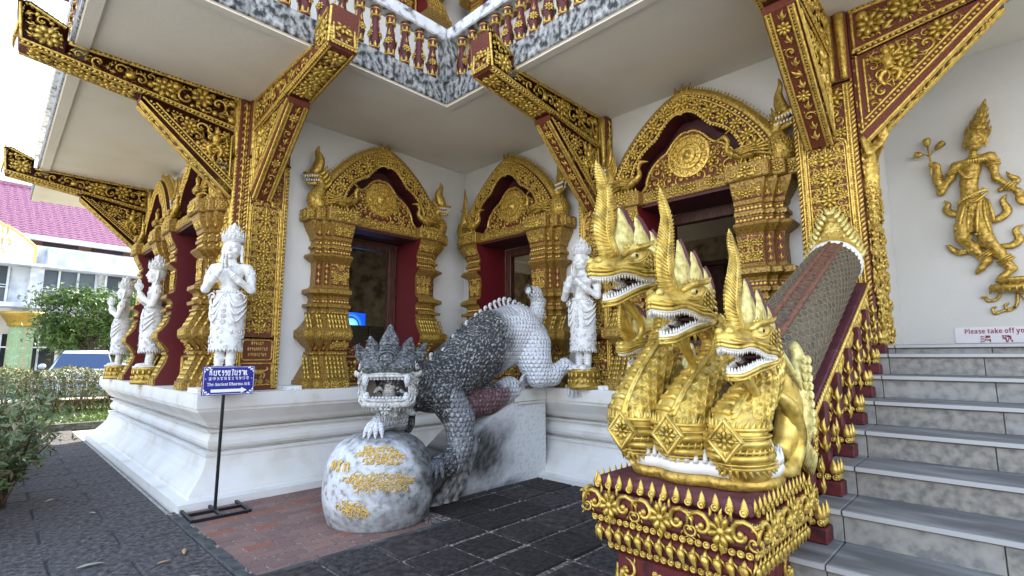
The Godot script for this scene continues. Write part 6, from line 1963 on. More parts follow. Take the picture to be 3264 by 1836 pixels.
		for q in 7:
			place(ek, "leaf", look(Vector3(-0.5, 0.1, g), Vector3(2.6 + 0.03 * q, 1.5 - 0.018 * q, cz + 0.05 * g)) * Transform3D(Basis(Vector3(0, 0, 1), 0.5) * Basis.from_scale(Vector3(0.045, 0.07, 0.05)), Vector3.ZERO))
			place(ek, "flame", look(Vector3(-0.3, -0.2, g), Vector3(2.78 + 0.02 * q, 1.05 - 0.012 * q, cz + 0.07 * g)) * Transform3D(Basis(Vector3(0, 0, 1), PI) * Basis.from_scale(Vector3(0.024, 0.07, 0.05)), Vector3.ZERO))
		part("cheek_leaves", ek, M.gold_pale, b, Transform3D(), "stuff")
	# wall under the body: coping, red face, gilded pendants and lotus-footed balusters
	var wl := ST(true)
	var wp := PackedVector2Array([Vector2(2.55, 0.1), Vector2(5.1, 1.2), Vector2(5.1, 2.05), Vector2(2.75, 0.94), Vector2(2.55, 0.92)])
	plate(wl, wp, 0.46, Transform3D(Basis(Vector3(1, 0, 0), Vector3(0, 1, 0), Vector3(0, 0, 1)), Vector3(0, 0, -1.3)))
	part("red_wall", wl, M.red, b)
	var cp := ST(true)
	plate(cp, PackedVector2Array([Vector2(2.7, 0.922), Vector2(5.1, 2.055), Vector2(5.1, 2.125), Vector2(2.7, 0.992)]), 0.54, Transform3D(Basis(), Vector3(0, 0, -1.34)), 0.012)
	part("coping", cp, M.maroon, b)
	var pk := KST()
	rng.seed = 77
	for i in 64:
		var t := (i + 0.5) / 64
		var p := Vector3(lerpf(2.72, 5.08, t), lerpf(0.91, 2.03, t), -0.825)
		place(pk, "leaf", on(Transform3D(Basis(), p), 0, -0.04 - 0.03 * rng.randf(), rng.randf_range(0.055, 0.08), PI + rng.randf_range(-0.5, 0.5)))
		place(pk, ["curl", "flower", "leaf", "curl_b"][rng.randi() % 4], on(Transform3D(Basis(), p), 0.02, -0.13 - 0.05 * rng.randf(), rng.randf_range(0.035, 0.055), rng.randf() * 6.0))
		place(pk, "flame", on(Transform3D(Basis(), p + Vector3(0, 0.06, 0.03)), 0, 0, 0.034, PI - 0.4))
	part("pendant_carving", pk, M.gold, b, Transform3D(), "stuff")
	for i in range(3, 10):
		var h := 0.13 + 0.155 * i
		var x := 1.6 + 0.36 * i + 0.3
		var ps := ST(true)
		bbox(ps, Vector3(x - 0.06, h, -0.838), Vector3(x + 0.06, h + 0.075, -0.715), 0.006)
		bbox(ps, Vector3(x - 0.034, h + 0.076, -0.838), Vector3(x + 0.034, h + 0.5, -0.765), 0.01)
		var post := part("baluster_post", ps, M.red, b)
		var lk := KST()
		for q in [[Vector3(0, 0, 1), 0.045, -0.738], [Vector3(-1, 0, 0), 0.05, 0.0]]:
			var n: Vector3 = q[0]
			var c0 := Vector3(x, h, -0.735) if n.z > 0.5 else Vector3(x - 0.05, h, -0.78)
			var ax := Vector3.UP.cross(n)
			for u in [-0.032, 0.032]: place(lk, "flame", look(n, c0 + ax * u + Vector3(0, 0.15, 0)) * Transform3D(Basis.from_scale(Vector3(0.042, 0.045, 0.04)), Vector3.ZERO))
			for u in [-0.038, 0.0, 0.038]: place(lk, "ring", look(n, c0 + ax * u + Vector3(0, 0.098, 0)) * Transform3D(Basis.from_scale(Vector3(0.017, 0.017, 0.02)), Vector3.ZERO))
			for v in [0.27, 0.36]: place(lk, "leaf", look(n, c0 + Vector3(0, v, 0)) * Transform3D(Basis.from_scale(Vector3(0.045, 0.055, 0.05)), Vector3.ZERO))
		part("baluster_lotus", lk, M.gold, b, Transform3D(), "stuff")

func ball_eye(b: Node3D, p: Vector3):
	var s := ST()
	lathe(s, [Vector2(0.045, -0.02), Vector2(0.045, 0.01), Vector2(0.025, 0.022), Vector2(0.015, 0.0), Vector2(0.001, -0.004)], 12, Transform3D(look(Vector3(-1, 0.6, 0.2), p).basis * Basis(Vector3(1, 0, 0), PI / 2), p))
	part("eye_boss", s, M.gold_pale, b)
# ---------- the weathered guardian lion, its globe and its ramp ----------
func smooth(a: float, b: float, x: float) -> float:
	var t := clampf((x - a) / (b - a), 0.0, 1.0)
	return t * t * (3.0 - 2.0 * t)

func build_lion():
	var n1 := noise(2.2, 4, 3, 301)
	var n2 := noise(22.0, 3, 3, 302)
	# ramp
	var rp := thing("ramp_wall", "white sloped wall under the weathered lion, stained black near its foot", "wall")
	var top := func(x: float) -> float:
		var k := [[3.12, 0.0], [3.2, 0.12], [3.45, 0.4], [3.8, 0.66], [4.15, 0.86], [4.5, 0.98], [4.8, 1.0], [5.02, 1.0]]
		for i in k.size() - 1:
			if x <= k[i + 1][0]: return lerpf(k[i][1], k[i + 1][1], clampf((x - k[i][0]) / (k[i + 1][0] - k[i][0]), 0.0, 1.0))
		return 1.0
	var s := ST()
	s.set_smooth_group(0)
	var wv := func(st: SurfaceTool, p: Vector3):
		var b := 1.0 - smooth(0.15, 0.62, Vector2((p.x - 3.98) * 1.0, (p.y - 0.42) * 1.15).length() + 0.3 * n1.get_noise_3dv(p * 1.3))
		b = maxf(b, (1.0 - smooth(3.5, 4.05, p.x + 0.12 * n1.get_noise_3dv(p * 3.0))) * 0.9)
		b = maxf(b, 0.75 * (1.0 - smooth(0.02, 0.16, p.y + 0.1 * n1.get_noise_3dv(p * 2.0))) * (1.0 - smooth(4.4, 4.75, p.x)))
		b = clampf(b * (0.95 + 0.5 * n2.get_noise_3dv(p)) , 0.0, 1.0)
		st.set_color(Color(0.72, 0.73, 0.74).lerp(Color(0.045, 0.045, 0.042), b))
		st.add_vertex(p)
	var nx := 50
	var ny := 28
	for z in [-4.3, -4.84]:
		for i in nx:
			for j in ny:
				var p := []
				for q in [[0, 0], [1, 0], [1, 1], [0, 1]]:
					var x: float = lerpf(3.12, 5.02, float(i + q[0]) / nx)
					p.append(Vector3(x, top.call(x) * float(j + q[1]) / ny, z))
				var o := [0, 2, 1, 0, 3, 2] if z > -4.5 else [0, 1, 2, 0, 2, 3]
				for k in o: wv.call(s, p[k])
	for i in nx:
		var x0 := lerpf(3.12, 5.02, float(i) / nx)
		var x1 := lerpf(3.12, 5.02, float(i + 1) / nx)
		var p := [Vector3(x0, top.call(x0), -4.3), Vector3(x1, top.call(x1), -4.3), Vector3(x1, top.call(x1), -4.84), Vector3(x0, top.call(x0), -4.84)]
		for k in [0, 2, 1, 0, 3, 2]: wv.call(s, p[k])
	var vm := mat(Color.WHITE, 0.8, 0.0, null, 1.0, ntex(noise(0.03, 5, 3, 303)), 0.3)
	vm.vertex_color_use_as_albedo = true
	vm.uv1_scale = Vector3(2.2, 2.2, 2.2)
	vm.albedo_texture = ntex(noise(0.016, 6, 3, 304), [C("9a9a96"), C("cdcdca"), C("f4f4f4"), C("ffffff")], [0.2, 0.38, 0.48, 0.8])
	var rv: StandardMaterial3D = vm.duplicate()
	rv.albedo_texture = ntex(noise(0.02, 6, 3, 307), [C("eeeeec"), C("ffffff")], [0.3, 0.5])
	part("ramp_face", s, rv, rp)
	var cap := ST(true)
	bbox(cap, Vector3(4.42, 0.965, -4.87), Vector3(4.995, LEDGE, -4.255), 0.008)
	bbox(cap, Vector3(4.5, 0.93, -4.855), Vector3(4.995, 0.963, -4.27), 0.006)
	part("ramp_cap", cap, M.plinth, rp)
	var rk := ST()
	for q in [[3.25, 0.0, 3.6, 0.42], [3.38, 0.0, 3.72, 0.5], [3.5, 0.02, 3.82, 0.62]]:
		limb(rk, [[Vector3(q[0], q[1], -4.28), 0.05, 0.06], [Vector3(lerpf(q[0], q[2], 0.4), q[3] * 0.4, -4.24), 0.05, 0.05], [Vector3(q[2], q[3], -4.25), 0.03, 0.04]], 10, 7)
	part("root_fold", rk, M.stained, rp)
	# globe
	var gl := thing("carved_globe", "stained white globe with gilded cloud scrolls under the lion's paws", "globe", Vector3(2.72, 0, -4.42))
	var gs := ST()
	var prof := [Vector2(0.001, 0.0), Vector2(0.455, 0.0), Vector2(0.475, 0.05), Vector2(0.495, 0.12), Vector2(0.51, 0.2), Vector2(0.515, 0.28), Vector2(0.513, 0.36), Vector2(0.505, 0.44), Vector2(0.485, 0.52), Vector2(0.45, 0.6), Vector2(0.4, 0.67), Vector2(0.34, 0.72), Vector2(0.27, 0.755), Vector2(0.18, 0.78), Vector2(0.09, 0.79), Vector2(0.001, 0.795)]
	var fine := []
	for i in prof.size() - 1:
		for k in 4: fine.append(prof[i].lerp(prof[i + 1], k / 4.0))
	fine.append(prof[-1])
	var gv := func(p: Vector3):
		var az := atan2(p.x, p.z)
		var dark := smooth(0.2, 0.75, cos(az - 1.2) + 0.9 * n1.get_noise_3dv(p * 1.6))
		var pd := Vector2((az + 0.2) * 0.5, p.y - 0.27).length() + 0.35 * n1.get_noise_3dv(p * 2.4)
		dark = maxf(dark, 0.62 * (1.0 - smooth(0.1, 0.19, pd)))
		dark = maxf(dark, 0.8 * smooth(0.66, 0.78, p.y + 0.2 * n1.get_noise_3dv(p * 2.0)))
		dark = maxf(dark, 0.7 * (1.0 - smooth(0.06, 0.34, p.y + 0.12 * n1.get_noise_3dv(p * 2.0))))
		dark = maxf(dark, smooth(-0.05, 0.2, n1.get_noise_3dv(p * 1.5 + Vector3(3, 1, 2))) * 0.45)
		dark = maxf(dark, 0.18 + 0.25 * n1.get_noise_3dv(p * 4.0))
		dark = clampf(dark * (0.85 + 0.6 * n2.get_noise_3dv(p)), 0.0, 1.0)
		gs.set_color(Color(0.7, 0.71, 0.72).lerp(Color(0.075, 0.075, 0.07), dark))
		gs.add_vertex(p)
	var seg := 90
	for i in fine.size() - 1:
		for j in seg:
			var p := []
			for q in [[i, j], [i, j + 1], [i + 1, j + 1], [i + 1, j]]:
				var a = TAU * (q[1] % seg) / seg
				p.append(Vector3(cos(a) * fine[q[0]].x, fine[q[0]].y, sin(a) * fine[q[0]].x))
			for k in [0, 1, 2, 0, 2, 3]: gv.call(p[k])
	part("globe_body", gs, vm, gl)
	var radius := func(y: float) -> float:
		for i in range(1, prof.size() - 1):
			if y <= prof[i + 1].y: return lerpf(prof[i].x, prof[i + 1].x, clampf((y - prof[i].y) / maxf(prof[i + 1].y - prof[i].y, 0.001), 0.0, 1.0))
		return 0.05
	var surf := func(az: float, y: float) -> Transform3D:
		var r: float = radius.call(y)
		var d := Vector3(sin(az), 0, cos(az))
		var dr: float = (radius.call(y + 0.02) - radius.call(y - 0.02)) / 0.04
		var n := (d - Vector3(0, dr, 0)).normalized()
		return look(n, d * r + Vector3(0, y, 0))
	var cam_az := atan2(-0.53, 0.85)
	rng.seed = 33
	for band_i in 3:
		var k := KST()
		var b = [[0.02, 0.5, 0.63, 0.075], [0.02, 0.62, 0.42, 0.08], [-0.42, 0.3, 0.2, 0.06]][band_i]
		for r in range(-1, 2):
			var n := int((12 if r == 0 else 8) * b[1] / 0.5)
			for i in n:
				var u := -1.0 + 2.0 * (i + 0.5) / n
				if r != 0: u *= 0.75
				var az: float = cam_az + b[0] + u * b[1] + rng.randf_range(-0.015, 0.015)
				place(k, "curl" if (i + r) % 2 else "curl_b", surf.call(az, b[2] + r * b[3] * 0.62 - 0.02 * u + rng.randf_range(-0.008, 0.008)) * Transform3D(Basis(Vector3(0, 0, 1), rng.randf_range(-0.6, 0.6) + r) * Basis.from_scale(Vector3(1, 1, 0.9) * rng.randf_range(0.036, 0.046)), Vector3.ZERO))
		part("cloud_scrolls", k, M.ochre, gl, Transform3D(), "stuff")
	var lt := ST()
	for g in 3:
		var az := cam_az - 0.95 + 0.17 * g
		var gx: Transform3D = surf.call(az, 0.54)
		strokes(lt, THAI[["l", "o", "k"][g]], gx * Transform3D(Basis.from_scale(Vector3(0.09, 0.09, 1)), Vector3(-0.045, -0.045, 0.002)), 0.018, 0.012)
	part("lettering", lt, M.ochre, gl)
	# lion
	var o := thing("guardian_lion", "weathered white and black stucco lion climbing down the ramp with its mouth wide open", "lion statue")
	var b := Body.new()
	b.chain([[Vector3(2.86, 1.28, -4.42), 0.2], [Vector3(3.1, 1.2, -4.47), 0.24], [Vector3(3.4, 1.18, -4.52), 0.27], [Vector3(3.68, 1.28, -4.55), 0.3], [Vector3(3.95, 1.47, -4.55), 0.345], [Vector3(4.3, 1.69, -4.54), 0.375], [Vector3(4.66, 1.79, -4.52), 0.37], [Vector3(4.88, 1.73, -4.48), 0.28]])
	b.chain([[Vector3(3.36, 1.12, -4.27), 0.2], [Vector3(3.47, 0.86, -4.15), 0.155], [Vector3(3.45, 0.6, -4.1), 0.125], [Vector3(3.3, 0.45, -4.07), 0.115], [Vector3(3.17, 0.46, -4.1), 0.1]])
	b.chain([[Vector3(3.15, 1.05, -4.7), 0.16], [Vector3(3.08, 0.82, -4.62), 0.13], [Vector3(2.95, 0.88, -4.5), 0.11], [Vector3(2.78, 0.9, -4.42), 0.1], [Vector3(2.66, 0.87, -4.36), 0.085]])
	b.chain([[Vector3(4.74, 1.62, -4.3), 0.27], [Vector3(4.68, 1.42, -4.17), 0.2], [Vector3(4.66, 1.27, -4.1), 0.14], [Vector3(4.82, 1.27, -4.02), 0.115], [Vector3(4.98, 1.4, -3.95), 0.08], [Vector3(5.07, 1.33, -3.88), 0.065], [Vector3(5.06, 1.2, -3.85), 0.06]])
	b.chain([[Vector3(4.96, 1.92, -4.5), 0.14], [Vector3(5.1, 2.08, -4.5), 0.11], [Vector3(5.12, 2.24, -4.49), 0.092], [Vector3(5.03, 2.34, -4.47), 0.085], [Vector3(4.93, 2.36, -4.46), 0.07]])
	b.chain([[Vector3(3.7, 0.92, -4.42), 0.14], [Vector3(4.1, 1.0, -4.38), 0.155], [Vector3(4.42, 1.12, -4.36), 0.15]])
	var paint := func(p: Vector3, nn: Vector3) -> Color:
		var d := 1.0 - smooth(4.12, 4.42, p.x - 0.25 * (p.y - 1.5) * 0.0 + 0.28 * n1.get_noise_3dv(p * 1.4))
		if p.y > 2.0: d = maxf(d, 0.35)
		if p.x < 3.02 and p.y < 1.0: d = 0.25
		if p.x > 3.3 and p.y < 1.15 and p.x < 3.6: d = 0.8
		if p.x > 4.5: d = 0.05
		var sp := n2.get_noise_3dv(p * 2.4)
		var c := Color(0.72, 0.74, 0.77).lerp(Color(0.03, 0.03, 0.032), clampf(d * 0.98, 0.0, 1.0))
		if d > 0.4 and sp > 0.1: c = c.lerp(Color(0.5, 0.5, 0.49), clampf((sp - 0.1) * 5.0, 0.0, 0.9))
		if d < 0.4: c = c.darkened(clampf(-sp * 0.35, 0.0, 0.3))
		if p.y < 1.15 and p.x > 3.75 and p.x < 4.3 and p.z > -4.48: c = c.lerp(Color(0.2, 0.07, 0.075), 0.55)
		return c
	var lm := mat(Color.WHITE, 0.75, 0.0, null, 2.1, scale_image(256, 10), 5.0)
	lm.vertex_color_use_as_albedo = true
	part("body", b.build(0.015, 62.0, paint), lm, o)
	# curls along the spine
	var sp := [Vector3(3.16, 1.46, -4.5), Vector3(3.4, 1.46, -4.53), Vector3(3.62, 1.54, -4.56), Vector3(3.8, 1.74, -4.57), Vector3(4.05, 1.9, -4.58), Vector3(4.3, 2.06, -4.57), Vector3(4.55, 2.16, -4.56), Vector3(4.8, 2.1, -4.53), Vector3(4.98, 2.04, -4.51)]
	var kk := []
	for p in sp: kk.append([p, 0.1, 0.1])
	var sm := sample(kk, 27)
	var cs := ST()
	limb(cs, [[Vector3(0, -0.7, 0), 0.3, 0.3], [Vector3(-0.15, 0.1, 0), 0.3, 0.3], [Vector3(-0.1, 0.75, 0), 0.25, 0.24], [Vector3(0.35, 0.95, 0), 0.2, 0.2], [Vector3(0.5, 0.6, 0), 0.16, 0.16], [Vector3(0.25, 0.5, 0), 0.1, 0.1]], 14, 7, Vector3(0, 0, 1))
	var cm := mesh(cs)
	var white := mat(C("d9dadb"), 0.7, 0.0, ntex(noise(0.05, 4, 3, 305), [C("8d8f90"), C("ffffff")], [0.3, 0.55]), 3.0)
	var grey := mat(C("77797b"), 0.8, 0.0, ntex(noise(0.05, 4, 3, 306), [C("4a4c4d"), C("ffffff")], [0.35, 0.65]), 3.0)
	for i in sm.size():
		var t: Vector3 = (sm[mini(i + 1, sm.size() - 1)][0] - sm[maxi(i - 1, 0)][0]).normalized()
		var z := t.cross(Vector3.UP).normalized()
		part("spine_curl", cm, white if i > 13 or i % 3 == 0 else grey, o, Transform3D(Basis(t, z.cross(t), z) * Basis.from_scale(Vector3(1, 1, 1) * (0.06 if i > 10 else 0.05)), sm[i][0] + Vector3(0, 0.035, 0)))
	var ts := ST()
	for i in 9:
		var a := TAU * i / 9
		limb(ts, [[Vector3(5.0, 2.34, -4.47) + Vector3(0, cos(a), sin(a)) * 0.03, 0.02, 0.02], [Vector3(4.9, 2.36, -4.46) + Vector3(0, cos(a), sin(a)) * 0.05, 0.02, 0.02], [Vector3(4.88, 2.39, -4.46) + Vector3(0, cos(a), sin(a)) * 0.06, 0.008, 0.008]], 5, 5)
	part("tail_tuft", ts, grey, o)
	# claws
	for e in [[Vector3(5.04, 1.18, -3.84), Vector3(-0.55, -0.5, 0.35)], [Vector3(3.15, 0.48, -4.06), Vector3(-0.75, -0.35, 0.45)], [Vector3(2.63, 0.87, -4.34), Vector3(-0.7, -0.35, 0.6)]]:
		for q in 4:
			var dd: Vector3 = e[1].rotated(Vector3.UP, (q - 1.5) * 0.42).normalized()
			var c := ST()
			limb(c, [[e[0], 0.04, 0.045], [e[0] + dd * 0.075 + Vector3(0, 0.03, 0), 0.034, 0.036], [e[0] + dd * 0.13 + Vector3(0, 0.0, 0), 0.026, 0.026], [e[0] + dd * 0.165 + Vector3(0, -0.06, 0), 0.004, 0.004]], 10, 7)
			part("claw", c, grey if e[0].x < 3.5 and e[0].x > 3.0 else white, o)
	# frilled fins: elbow, shin, chest
	for e in [[Vector3(4.5, 1.16, -4.24), 0.16, Vector3(0.5, -0.2, 1)], [Vector3(2.98, 0.98, -4.42), 0.12, Vector3(-0.3, 0.2, 1)], [Vector3(5.12, 1.36, -3.87), 0.08, Vector3(0.7, 0.2, 1)], [Vector3(2.74, 0.98, -4.34), 0.1, Vector3(-0.6, 0.4, 1)]]:
		var fn := ST()
		var fx := look(e[2], e[0])
		for q in 6:
			var a := -0.5 + q * 0.62
			var d := fx.basis * Vector3(cos(a), sin(a), 0.1)
			limb(fn, [[e[0], 0.03, 0.03], [e[0] + d * e[1] * 0.6, 0.04, 0.025], [e[0] + d * e[1] + fx.basis.z * 0.03, 0.012, 0.012]], 7, 6, fx.basis.z)
		part("frill", fn, white, o)
	lion_head(o, white, grey)

func lion_head(o: Node3D, white: Material, grey: Material):
	var h := node("head", o, look(Vector3(-0.66, -0.02, 0.76), Vector3(2.76, 1.27, -4.36)))
	var dark := mat(Color.WHITE, 0.85, 0.0, ntex(noise(0.035, 5, 3, 311), [C("232426"), C("434547"), C("6f7172"), C("a3a4a2")], [0.25, 0.45, 0.62, 0.85]), 2.5, ntex(noise(0.04, 5, 3, 312)), 1.2)
	var pale := mat(Color.WHITE, 0.8, 0.0, ntex(noise(0.04, 5, 3, 313), [C("6f6f6c"), C("b3b2ad"), C("cfcec9")], [0.25, 0.45, 0.7]), 2.5, ntex(noise(0.04, 5, 3, 314)), 0.8)
	var cr := ST()
	limb(cr, [[Vector3(0, 0.12, -0.3), 0.17, 0.15], [Vector3(0, 0.17, -0.15), 0.24, 0.16], [Vector3(0, 0.17, 0.02), 0.265, 0.13], [Vector3(0, 0.14, 0.14), 0.255, 0.085], [Vector3(0, 0.12, 0.22), 0.225, 0.05]], 16, 18, Vector3.UP, 0.65)
	part("skull", cr, dark, h)
	var jw := ST()
	limb(jw, [[Vector3(0, -0.12, -0.3), 0.2, 0.1], [Vector3(0, -0.2, -0.12), 0.25, 0.06], [Vector3(0, -0.215, 0.06), 0.255, 0.05], [Vector3(0, -0.21, 0.17), 0.235, 0.04], [Vector3(0, -0.205, 0.21), 0.2, 0.02]], 14, 18, Vector3.UP, 0.65)
	part("lower_jaw", jw, pale, h)
	var lips := ST()
	for k in 3:   # three rounded ridges frame the square mouth
		var e := 0.022 * k
		var hw := 0.205 + e
		var y1 := 0.055 + e
		var y0 := -0.165 - e
		var zf := 0.20 - 0.016 * k
		var loop := [Vector3(0, y1, zf + 0.02), Vector3(hw * 0.6, y1, zf + 0.012), Vector3(hw * 0.95, y1 - 0.012, zf - 0.02), Vector3(hw * 1.03, y1 - 0.07, zf - 0.06), Vector3(hw * 1.0, (y1 + y0) * 0.5, zf - 0.08), Vector3(hw * 1.03, y0 + 0.06, zf - 0.05), Vector3(hw * 0.94, y0 + 0.01, zf - 0.015), Vector3(hw * 0.6, y0 - 0.004, zf), Vector3(0, y0 - 0.006, zf + 0.004)]
		for g in [-1.0, 1.0]:
			var kk := []
			for p in loop: kk.append([Vector3(p.x * g, p.y, p.z), 0.0145, 0.0145])
			limb(lips, kk, 32, 7, Vector3(0, 0, 1))
	part("lips", lips, pale, h)
	var mo := ST(true)
	bbox(mo, Vector3(-0.215, -0.2, -0.06), Vector3(0.215, 0.1, -0.02))
	part("mouth", mo, mat(C("8f8778"), 0.9), h)
	var ms := ST(true)
	for g in [-1.0, 1.0]: bbox(ms, Vector3(minf(g * 0.215, g * 0.25), -0.19, -0.06), Vector3(maxf(g * 0.215, g * 0.25), 0.08, 0.14), 0.01)
	bbox(ms, Vector3(-0.21, -0.2, -0.02), Vector3(0.21, -0.17, 0.17), 0.008)
	part("cheek", ms, pale, h)
	var tg := ST()
	limb(tg, [[Vector3(0, -0.165, -0.01), 0.07, 0.02], [Vector3(0, -0.12, 0.04), 0.06, 0.022], [Vector3(0.01, -0.07, 0.07), 0.05, 0.024], [Vector3(0, -0.01, 0.055), 0.034, 0.02], [Vector3(0.0, 0.03, 0.03), 0.02, 0.014]], 14, 8, Vector3(0, 0, 1))
	for g in [-1.0, 1.0]: limb(tg, [[Vector3(0.05 * g, -0.08, 0.02), 0.02, 0.02], [Vector3(0.1 * g, -0.07, 0.03), 0.022, 0.02], [Vector3(0.125 * g, -0.1, 0.04), 0.018, 0.018], [Vector3(0.15 * g, -0.11, 0.02), 0.01, 0.01]], 10, 7, Vector3(0, 0, 1))
	part("tongue", tg, pale, h)
	var th := ST(true)
	for i in 12: box(th, Vector3(-0.176 + 0.032 * i, 0.035, 0.19), Vector3(0.027, 0.034, 0.02), 0.006)
	for i in 11: box(th, Vector3(-0.16 + 0.032 * i, -0.148, 0.17), Vector3(0.026, 0.024, 0.02), 0.006)
	part("teeth", th, white, h, Transform3D(), "stuff")
	for g in [-1.0, 1.0]:
		var f := ST()
		limb(f, [[Vector3(0.19 * g, 0.06, 0.19), 0.03, 0.03], [Vector3(0.192 * g, 0.01, 0.2), 0.032, 0.03], [Vector3(0.185 * g, -0.05, 0.195), 0.006, 0.006]], 8, 8, Vector3(0, 0, 1))
		part("fang", f, white, h)
		var f2 := ST()
		limb(f2, [[Vector3(0.185 * g, -0.19, 0.16), 0.035, 0.035], [Vector3(0.185 * g, -0.14, 0.17), 0.034, 0.034], [Vector3(0.178 * g, -0.095, 0.17), 0.012, 0.012]], 8, 8, Vector3(0, 0, 1))
		part("fang", f2, white, h)
		# eyes, brows, whorled cheeks
		var e := ST()
		ball(e, Vector3(0.15 * g, 0.2, 0.13), Vector3(0.05, 0.036, 0.04), 10, 6)
		for q in 3: limb(e, [[Vector3(0.08 * g, 0.2 + 0.02 * q, 0.16 - 0.02 * q), 0.012, 0.012], [Vector3(0.15 * g, 0.25 + 0.025 * q, 0.13 - 0.02 * q), 0.018, 0.018], [Vector3(0.23 * g, 0.22 + 0.03 * q, 0.07 - 0.02 * q), 0.014, 0.014], [Vector3(0.28 * g, 0.17 + 0.03 * q, 0.03), 0.006, 0.006]], 12, 6)
		part("eye", e, dark, h)
		var c := KST()
		for q in 9: place(c, "curl" if g > 0 else "curl_b", look(Vector3(g, 0.1, 0.35), Vector3((0.262 - 0.006 * (q % 3)) * g, 0.1 - 0.12 * int(q / 3) + 0.03, 0.1 - 0.09 * (q % 3))) * Transform3D(Basis(Vector3(0, 0, 1), q * 1.1) * Basis.from_scale(Vector3(0.055, 0.055, 0.06)), Vector3.ZERO))
		part("cheek_curls", c, pale, h, Transform3D(), "stuff")
		var mu := ST()
		limb(mu, [[Vector3(0.26 * g, 0.06, 0.12), 0.035, 0.03], [Vector3(0.295 * g, 0.07, 0.1), 0.026, 0.026], [Vector3(0.31 * g, 0.1, 0.08), 0.01, 0.01]], 8, 7)
		part("whisker", mu, pale, h)
	# small demon mask on the brow
	var mk := ST()
	ball(mk, Vector3(0, 0.2, 0.19), Vector3(0.075, 0.075, 0.05), 12, 8)
	ball(mk, Vector3(0, 0.17, 0.245), Vector3(0.02, 0.022, 0.018), 8, 6)
	limb(mk, [[Vector3(-0.04, 0.145, 0.225), 0.008, 0.008], [Vector3(0, 0.138, 0.24), 0.01, 0.01], [Vector3(0.04, 0.145, 0.225), 0.008, 0.008]], 8, 6)
	for g in [-1.0, 1.0]:
		lathe(mk, [Vector2(0.026, 0), Vector2(0.026, 0.012), Vector2(0.016, 0.014), Vector2(0.01, 0.004), Vector2(0.001, 0.006)], 12, Transform3D(Basis(Vector3(1, 0, 0), Vector3(0, 0, 1), Vector3(0, -1, 0)), Vector3(0.032 * g, 0.2, 0.228)))
	for q in 4:
		limb(mk, [[Vector3(-0.085 - 0.012 * q, 0.19, 0.19 - 0.02 * q), 0.008, 0.008], [Vector3(-0.06, 0.265 + 0.022 * q, 0.2 - 0.025 * q), 0.011, 0.011], [Vector3(0, 0.285 + 0.025 * q, 0.205 - 0.025 * q), 0.012, 0.012], [Vector3(0.06, 0.265 + 0.022 * q, 0.2 - 0.025 * q), 0.011, 0.011], [Vector3(0.085 + 0.012 * q, 0.19, 0.19 - 0.02 * q), 0.008, 0.008]], 16, 6)
	part("brow_mask", mk, dark, h)
	for e in [[0.0, 0.29, 0.08, 0.26, 0.0, 0.1], [0.16, 0.27, 0.02, 0.16, -0.25, 0.075], [-0.16, 0.27, 0.02, 0.17, 0.25, 0.075], [0.26, 0.22, -0.02, 0.17, -0.5, 0.07], [-0.26, 0.22, -0.02, 0.15, 0.5, 0.07]]:
		var c := ST()
		var b := Vector3(e[0], e[1], e[2])
		var d := Vector3(-sin(e[4]), cos(e[4]), -0.15)
		limb(c, [[b - d * 0.03, e[5], 0.05], [b + d * e[3] * 0.35, e[5] * 0.95, 0.045], [b + d * e[3] * 0.7, e[5] * 0.5, 0.03], [b + d * e[3], 0.006, 0.006]], 12, 8, Vector3(0, 0, 1))
		part("crown_leaf", c, dark, h)
		var k := KST()
		for q in 3: place(k, "curl" if q % 2 else "curl_b", Transform3D(Basis.from_scale(Vector3(0.04, 0.04, 0.04)), b + d * (0.01 + 0.05 * q) + Vector3(0.0, 0, 0.045 - 0.006 * q)))
		part("leaf_curl", k, dark, h, Transform3D(), "stuff")
	var bd := KST()
	for i in 15:
		var a := -1.3 + 2.6 * i / 14.0
		place(bd, "flame", look(Vector3(sin(a), -0.2, cos(a)), Vector3(sin(a) * 0.235, -0.245, 0.0 + cos(a) * 0.2)) * Transform3D(Basis(Vector3(0, 0, 1), PI) * Basis.from_scale(Vector3(0.028, 0.04, 0.04)), Vector3.ZERO))
	place(bd, "flower", Transform3D(Basis.from_scale(Vector3(0.05, 0.06, 0.05)), Vector3(0, -0.25, 0.215)))
	place(bd, "leaf", Transform3D(Basis(Vector3(0, 0, 1), PI) * Basis.from_scale(Vector3(0.05, 0.06, 0.05)), Vector3(0, -0.31, 0.2)))
	part("beard", bd, pale, h, Transform3D(), "stuff")
# ---------- lettering by strokes on a 10 x 10 grid: "xyxyxy xyxy" ----------
const THAI := {
	"h": "2922 2938495862 3837", "ii": "3a3b5c7b7a6a 7a7c", "b": "2837383927 2729222271 7279", "th": "2938 38272949696846354372716261 ",
	"r": "3869594939383667655251415163", "m": "2938272928 2922 22316159 6979 6862", "o": "2a4b6a5948474643413141", "n": "2938272928 29223141 2269 6962 627281 ",
	"aa": "2839597872", "l": "2838393728 28222231 4463786962 6272", "k": "2839596872 2822", "s": "28372838496968 6862 2822 2235536272 6879"}
const HAN := [
	["1948 1815 1535 1514 1435", "4948 4878 7877 4746 3979 3969 4969 5572 8575 3232"],   # unused shapes kept simple
]

